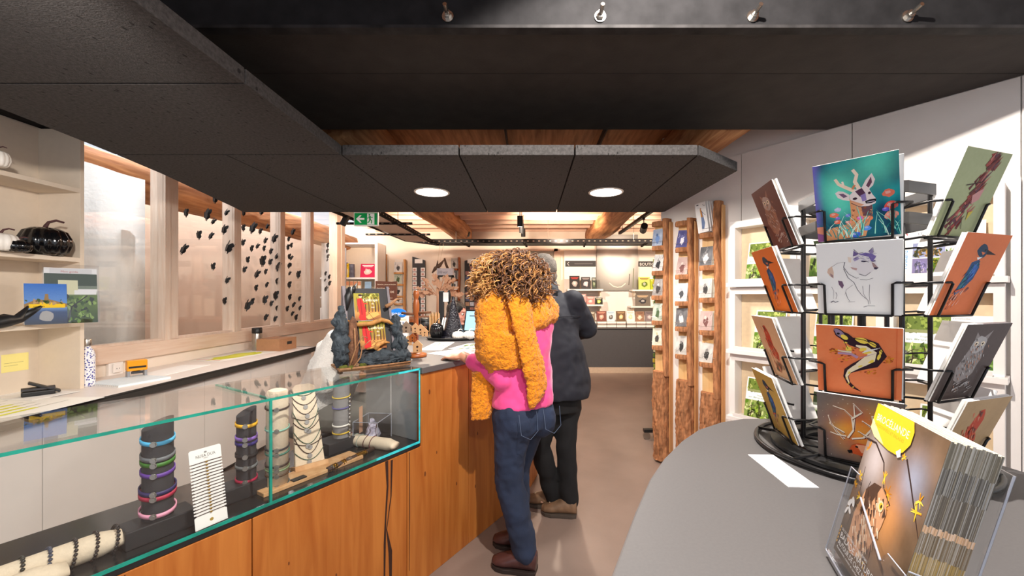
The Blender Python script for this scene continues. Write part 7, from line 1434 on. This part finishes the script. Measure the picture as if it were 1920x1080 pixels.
for h_, t_ in (((.20, 2.63, 0), (-.02, 2.70, 0)), ((.30, 2.54, 0), (.08, 2.58, 0))):
    o, d, sd = shoe(mn, h_, t_, .1, M_BR, M_SO, 'trainer', .05); b = MB(); c0 = Vector(h_)+d*.10+UP*.07
    for k in range(3): q = Vector(h_)+d*(.10+.035*k); b.tube([q-sd*.045+UP*.03, q-sd*.04+UP*.06, q+UP*.092-UP*.012*k], .007, 6)
    b.build('stripe', mat('cream_trim', S(206, 190, 160), .6), o, True)
b = MB(); R3 = Matrix((f, UP.cross(f), UP)).transposed(); b.ell(hd+Vector((.006, -.012, .035)), (.104, .09, .098), 20, 14, R3); b.ell(hd+bk*.05-UP*.02, (.06, .075, .07), 16, 10, R3); o = b.build('hair', mat('grey_hair', S(92, 84, 76), .8, var=.35, scale=60, bump=.5), mn, True); displace(o, .008, 60)
# ---- worker in the white jumper, bent over behind the glass case
M_FUZ = mat('white_fuzzy_knit', S(232, 226, 218), .95, var=.05, scale=60, bump=.8, bscale=120, sheen=.4); M_GTR = mat('grey_skirt', S(110, 106, 98), .9, var=.12, scale=12, bump=.1)
hip = Vector((-1.32, 2.52, .70)); ch = Vector((-1.17, 2.50, 1.04)); nk = Vector((-1.06, 2.48, 1.19)); hd = Vector((-1.0, 2.50, 1.30)); d = (nk-hip).normalized(); sd = Vector((.05, -1, 0)).normalized(); fr = sd.cross(d)
b = MB(); loft(b, [(hip, sd*.15, fr*.12), (hip.lerp(ch, .5), sd*.14, fr*.11), (ch, sd*.16, fr*.11), (nk, sd*.10, fr*.07)])
S1, E1, W1 = Vector((-1.13, 2.34, 1.12)), Vector((-1.17, 2.25, .92)), Vector((-.98, 2.30, .94)); S2, E2, W2 = Vector((-1.10, 2.64, 1.12)), Vector((-1.0, 2.74, .98)), Vector((-.86, 2.6, 1.0))
limb(b, [S1, E1, W1], [.05, .042, .027]); limb(b, [S2, E2, W2], [.05, .042, .027]); LG = [([Vector((-1.30, 2.43, .68)), Vector((-.98, 2.42, .66)), Vector((-.98, 2.44, .09))]), ([Vector((-1.30, 2.61, .68)), Vector((-.99, 2.64, .66)), Vector((-1.0, 2.64, .09))])]
for L in LG: limb(b, L, [.085, .06, .042]); b.ell(L[2]+Vector((.05, 0, -.045)), (.06, .028, .026), 12, 8)
T = headm(b, hd, Vector((.95, -.1, 0)), nk, .95, .5); hand(b, W1, Vector((1, .12, .0)), UP, Vector((0, 1, 0)), .3, .95); hand(b, W2, Vector((1, -.3, .0)), UP, Vector((0, -1, 0)), .3, .95)
wk = b.build('person', M_SK1, None, True, label='person in a fluffy white jumper sitting behind the glass case and book stand', cat='person'); remesh(wk, .008, 4, .4); eyes(T, wk, .95)
b = MB(); loft(b, [(hip+d*.02, sd*.19, fr*.16), (hip.lerp(ch, .5), sd*.185, fr*.15), (ch, sd*.20, fr*.15), (nk-d*.03, sd*.15, fr*.11), (nk+d*.02, sd*.08, fr*.07)]); limb(b, [S1, E1, E1.lerp(W1, .85)], [.08, .072, .046]); limb(b, [S2, E2, E2.lerp(W2, .85)], [.08, .072, .046])
o = b.build('jumper', M_FUZ, wk, True); remesh(o, .010, 6, .5); displace(o, .012, 14, .006, 80)
b = MB(); loft(b, [(hip-UP*.05, sd*.19, Vector((.16, 0, 0))), (hip+UP*.05, sd*.18, Vector((.15, 0, 0)))])
for L in LG: limb(b, [L[0], L[1], L[2]-UP*.01], [.11, .088, .06])
o = b.build('trousers', M_GTR, wk, True); remesh(o, .011, 6, .5)
for L in LG: shoe(wk, L[2]+Vector((-.05, 0, -.09)), L[2]+Vector((.17, 0, -.09)), .1, M_BLACK, M_SO)
b = MB(); b.ell(hd+Vector((-.02, 0, .03)), (.095, .09, .09), 18, 12); b.build('hair', mat('light_brown_hair', S(120, 84, 56), .7, var=.3, scale=70, bump=.5), wk, True)
t = thing('stool', 'round stool under the seated person behind the glass case', 'stool', (-1.33, 2.52, 0)); MB().lathe([(.15, .54), (.17, .55), (.17, .58), (.15, .59)], 28, (-1.33, 2.52, 0)).build('seat', M_BLACK, t, True); MB().tube([(-1.33, 2.52, .02), (-1.33, 2.52, .54)], .022, 10).build('column', M_CHROME, t, True); MB().lathe([(.18, .0), (.18, .015), (.03, .03)], 28, (-1.33, 2.52, 0)).build('base', M_CHROME, t, True)
# ---- dark haired person at the laptop, seen in profile
M_DK = mat('black_jumper', S(26, 24, 26), .9, var=.1); hip = Vector((-.78, 4.35, .62)); nk = Vector((-.76, 4.25, 1.10)); hd = P(858, 588, 4.22); f = Vector((.9, -.35, 0)).normalized(); sd = UP.cross(f)
b = MB(); loft(b, [(hip, sd*.15, f*.12), (hip.lerp(nk, .5), sd*.15, f*.11), (hip.lerp(nk, .85), sd*.17, f*.10), (nk, sd*.07, f*.06)]); S1, E1, W1 = nk+sd*-.17-UP*.05, Vector((-.62, 4.08, .98)), Vector((-.56, 3.84, 1.08)); S2, E2, W2 = nk+sd*.17-UP*.05, Vector((-.55, 4.38, .92)), Vector((-.30, 4.2, 1.0))
limb(b, [S1, E1, W1], [.05, .042, .027]); limb(b, [S2, E2, W2], [.05, .042, .027]); LG = [[Vector((-.75, 4.27, .6)), Vector((-.35, 4.15, .6)), Vector((-.38, 4.16, .09))], [Vector((-.72, 4.45, .6)), Vector((-.3, 4.4, .6)), Vector((-.34, 4.4, .09))]]
for L in LG: limb(b, L, [.085, .06, .042]); b.ell(L[2]+Vector((.05, 0, -.045)), (.06, .028, .026), 12, 8)
T = headm(b, hd, f, nk, 1.0, .15); hand(b, W1, Vector((.2, -1, -.1)), UP, Vector((1, .2, 0)), .35); hand(b, W2, Vector((1, -.3, -.1)), UP, Vector((.3, .9, 0)), .35)
dp = b.build('person', skin('rosy_skin', (226, 158, 140)), None, True, label='dark haired person in profile working at the laptop behind the tray', cat='person'); remesh(dp, .008, 3, .4); eyes(T, dp)
b = MB(); loft(b, [(hip, sd*.18, f*.15), (hip.lerp(nk, .5), sd*.18, f*.14), (hip.lerp(nk, .85), sd*.19, f*.13), (nk, sd*.09, f*.08)]); limb(b, [S1, E1, E1.lerp(W1, .8)], [.07, .06, .042]); limb(b, [S2, E2, E2.lerp(W2, .8)], [.07, .06, .042]); o = b.build('jumper', M_DK, dp, True); remesh(o, .011, 5, .5)
b = MB()
for L in LG: limb(b, [L[0], L[1], L[2]], [.1, .08, .058])
b.build('trousers', M_TROU, dp, True)
for L in LG: shoe(dp, L[2]+Vector((-.05, 0, -.09)), L[2]+Vector((.17, 0, -.09)), .1, M_BLACK, M_SO)
b = MB(); R3 = Matrix((f, sd, UP)).transposed(); b.ell(hd-f*.02+UP*.045, (.102, .098, .094), 20, 14, R3); b.ell(hd-f*.025-UP*.02, (.07, .096, .11), 18, 12, R3); loft(b, [(hd-f*.05+UP*.05, sd*.085, f*.06), (hd-f*.065-UP*.06, sd*.095, f*.065), (hd-f*.08-UP*.20, sd*.11, f*.06), (hd-f*.09-UP*.30, sd*.08, f*.04)]); o = b.build('hair', mat('black_hair', S(18, 15, 16), .35, var=.3, scale=60, bump=.4), dp, True); displace(o, .006, 40)
t = thing('office_chair', 'office chair under the person at the laptop', 'chair', (-.8, 4.37, 0)); MB().box((-.8, 4.37, .49), (.42, .42, .06)).build('seat', M_BLACK, t, bevel=.02); MB().box((-1.02, 4.42, .8), (.05, .38, .45)).build('backrest', M_BLACK, t, bevel=.02); MB().tube([(-.8, 4.37, .06), (-.8, 4.37, .47)], .025, 10).build('column', M_CHROME, t, True)
for k in range(5): d_ = Vector((math.cos(k*1.257), math.sin(k*1.257), 0)); MB().tube([Vector((-.8, 4.37, .08)), Vector((-.8, 4.37, .05))+d_*.28], .018, 8).build('leg', M_BLACK, t)
bpy.data.scenes.remove(TMP)
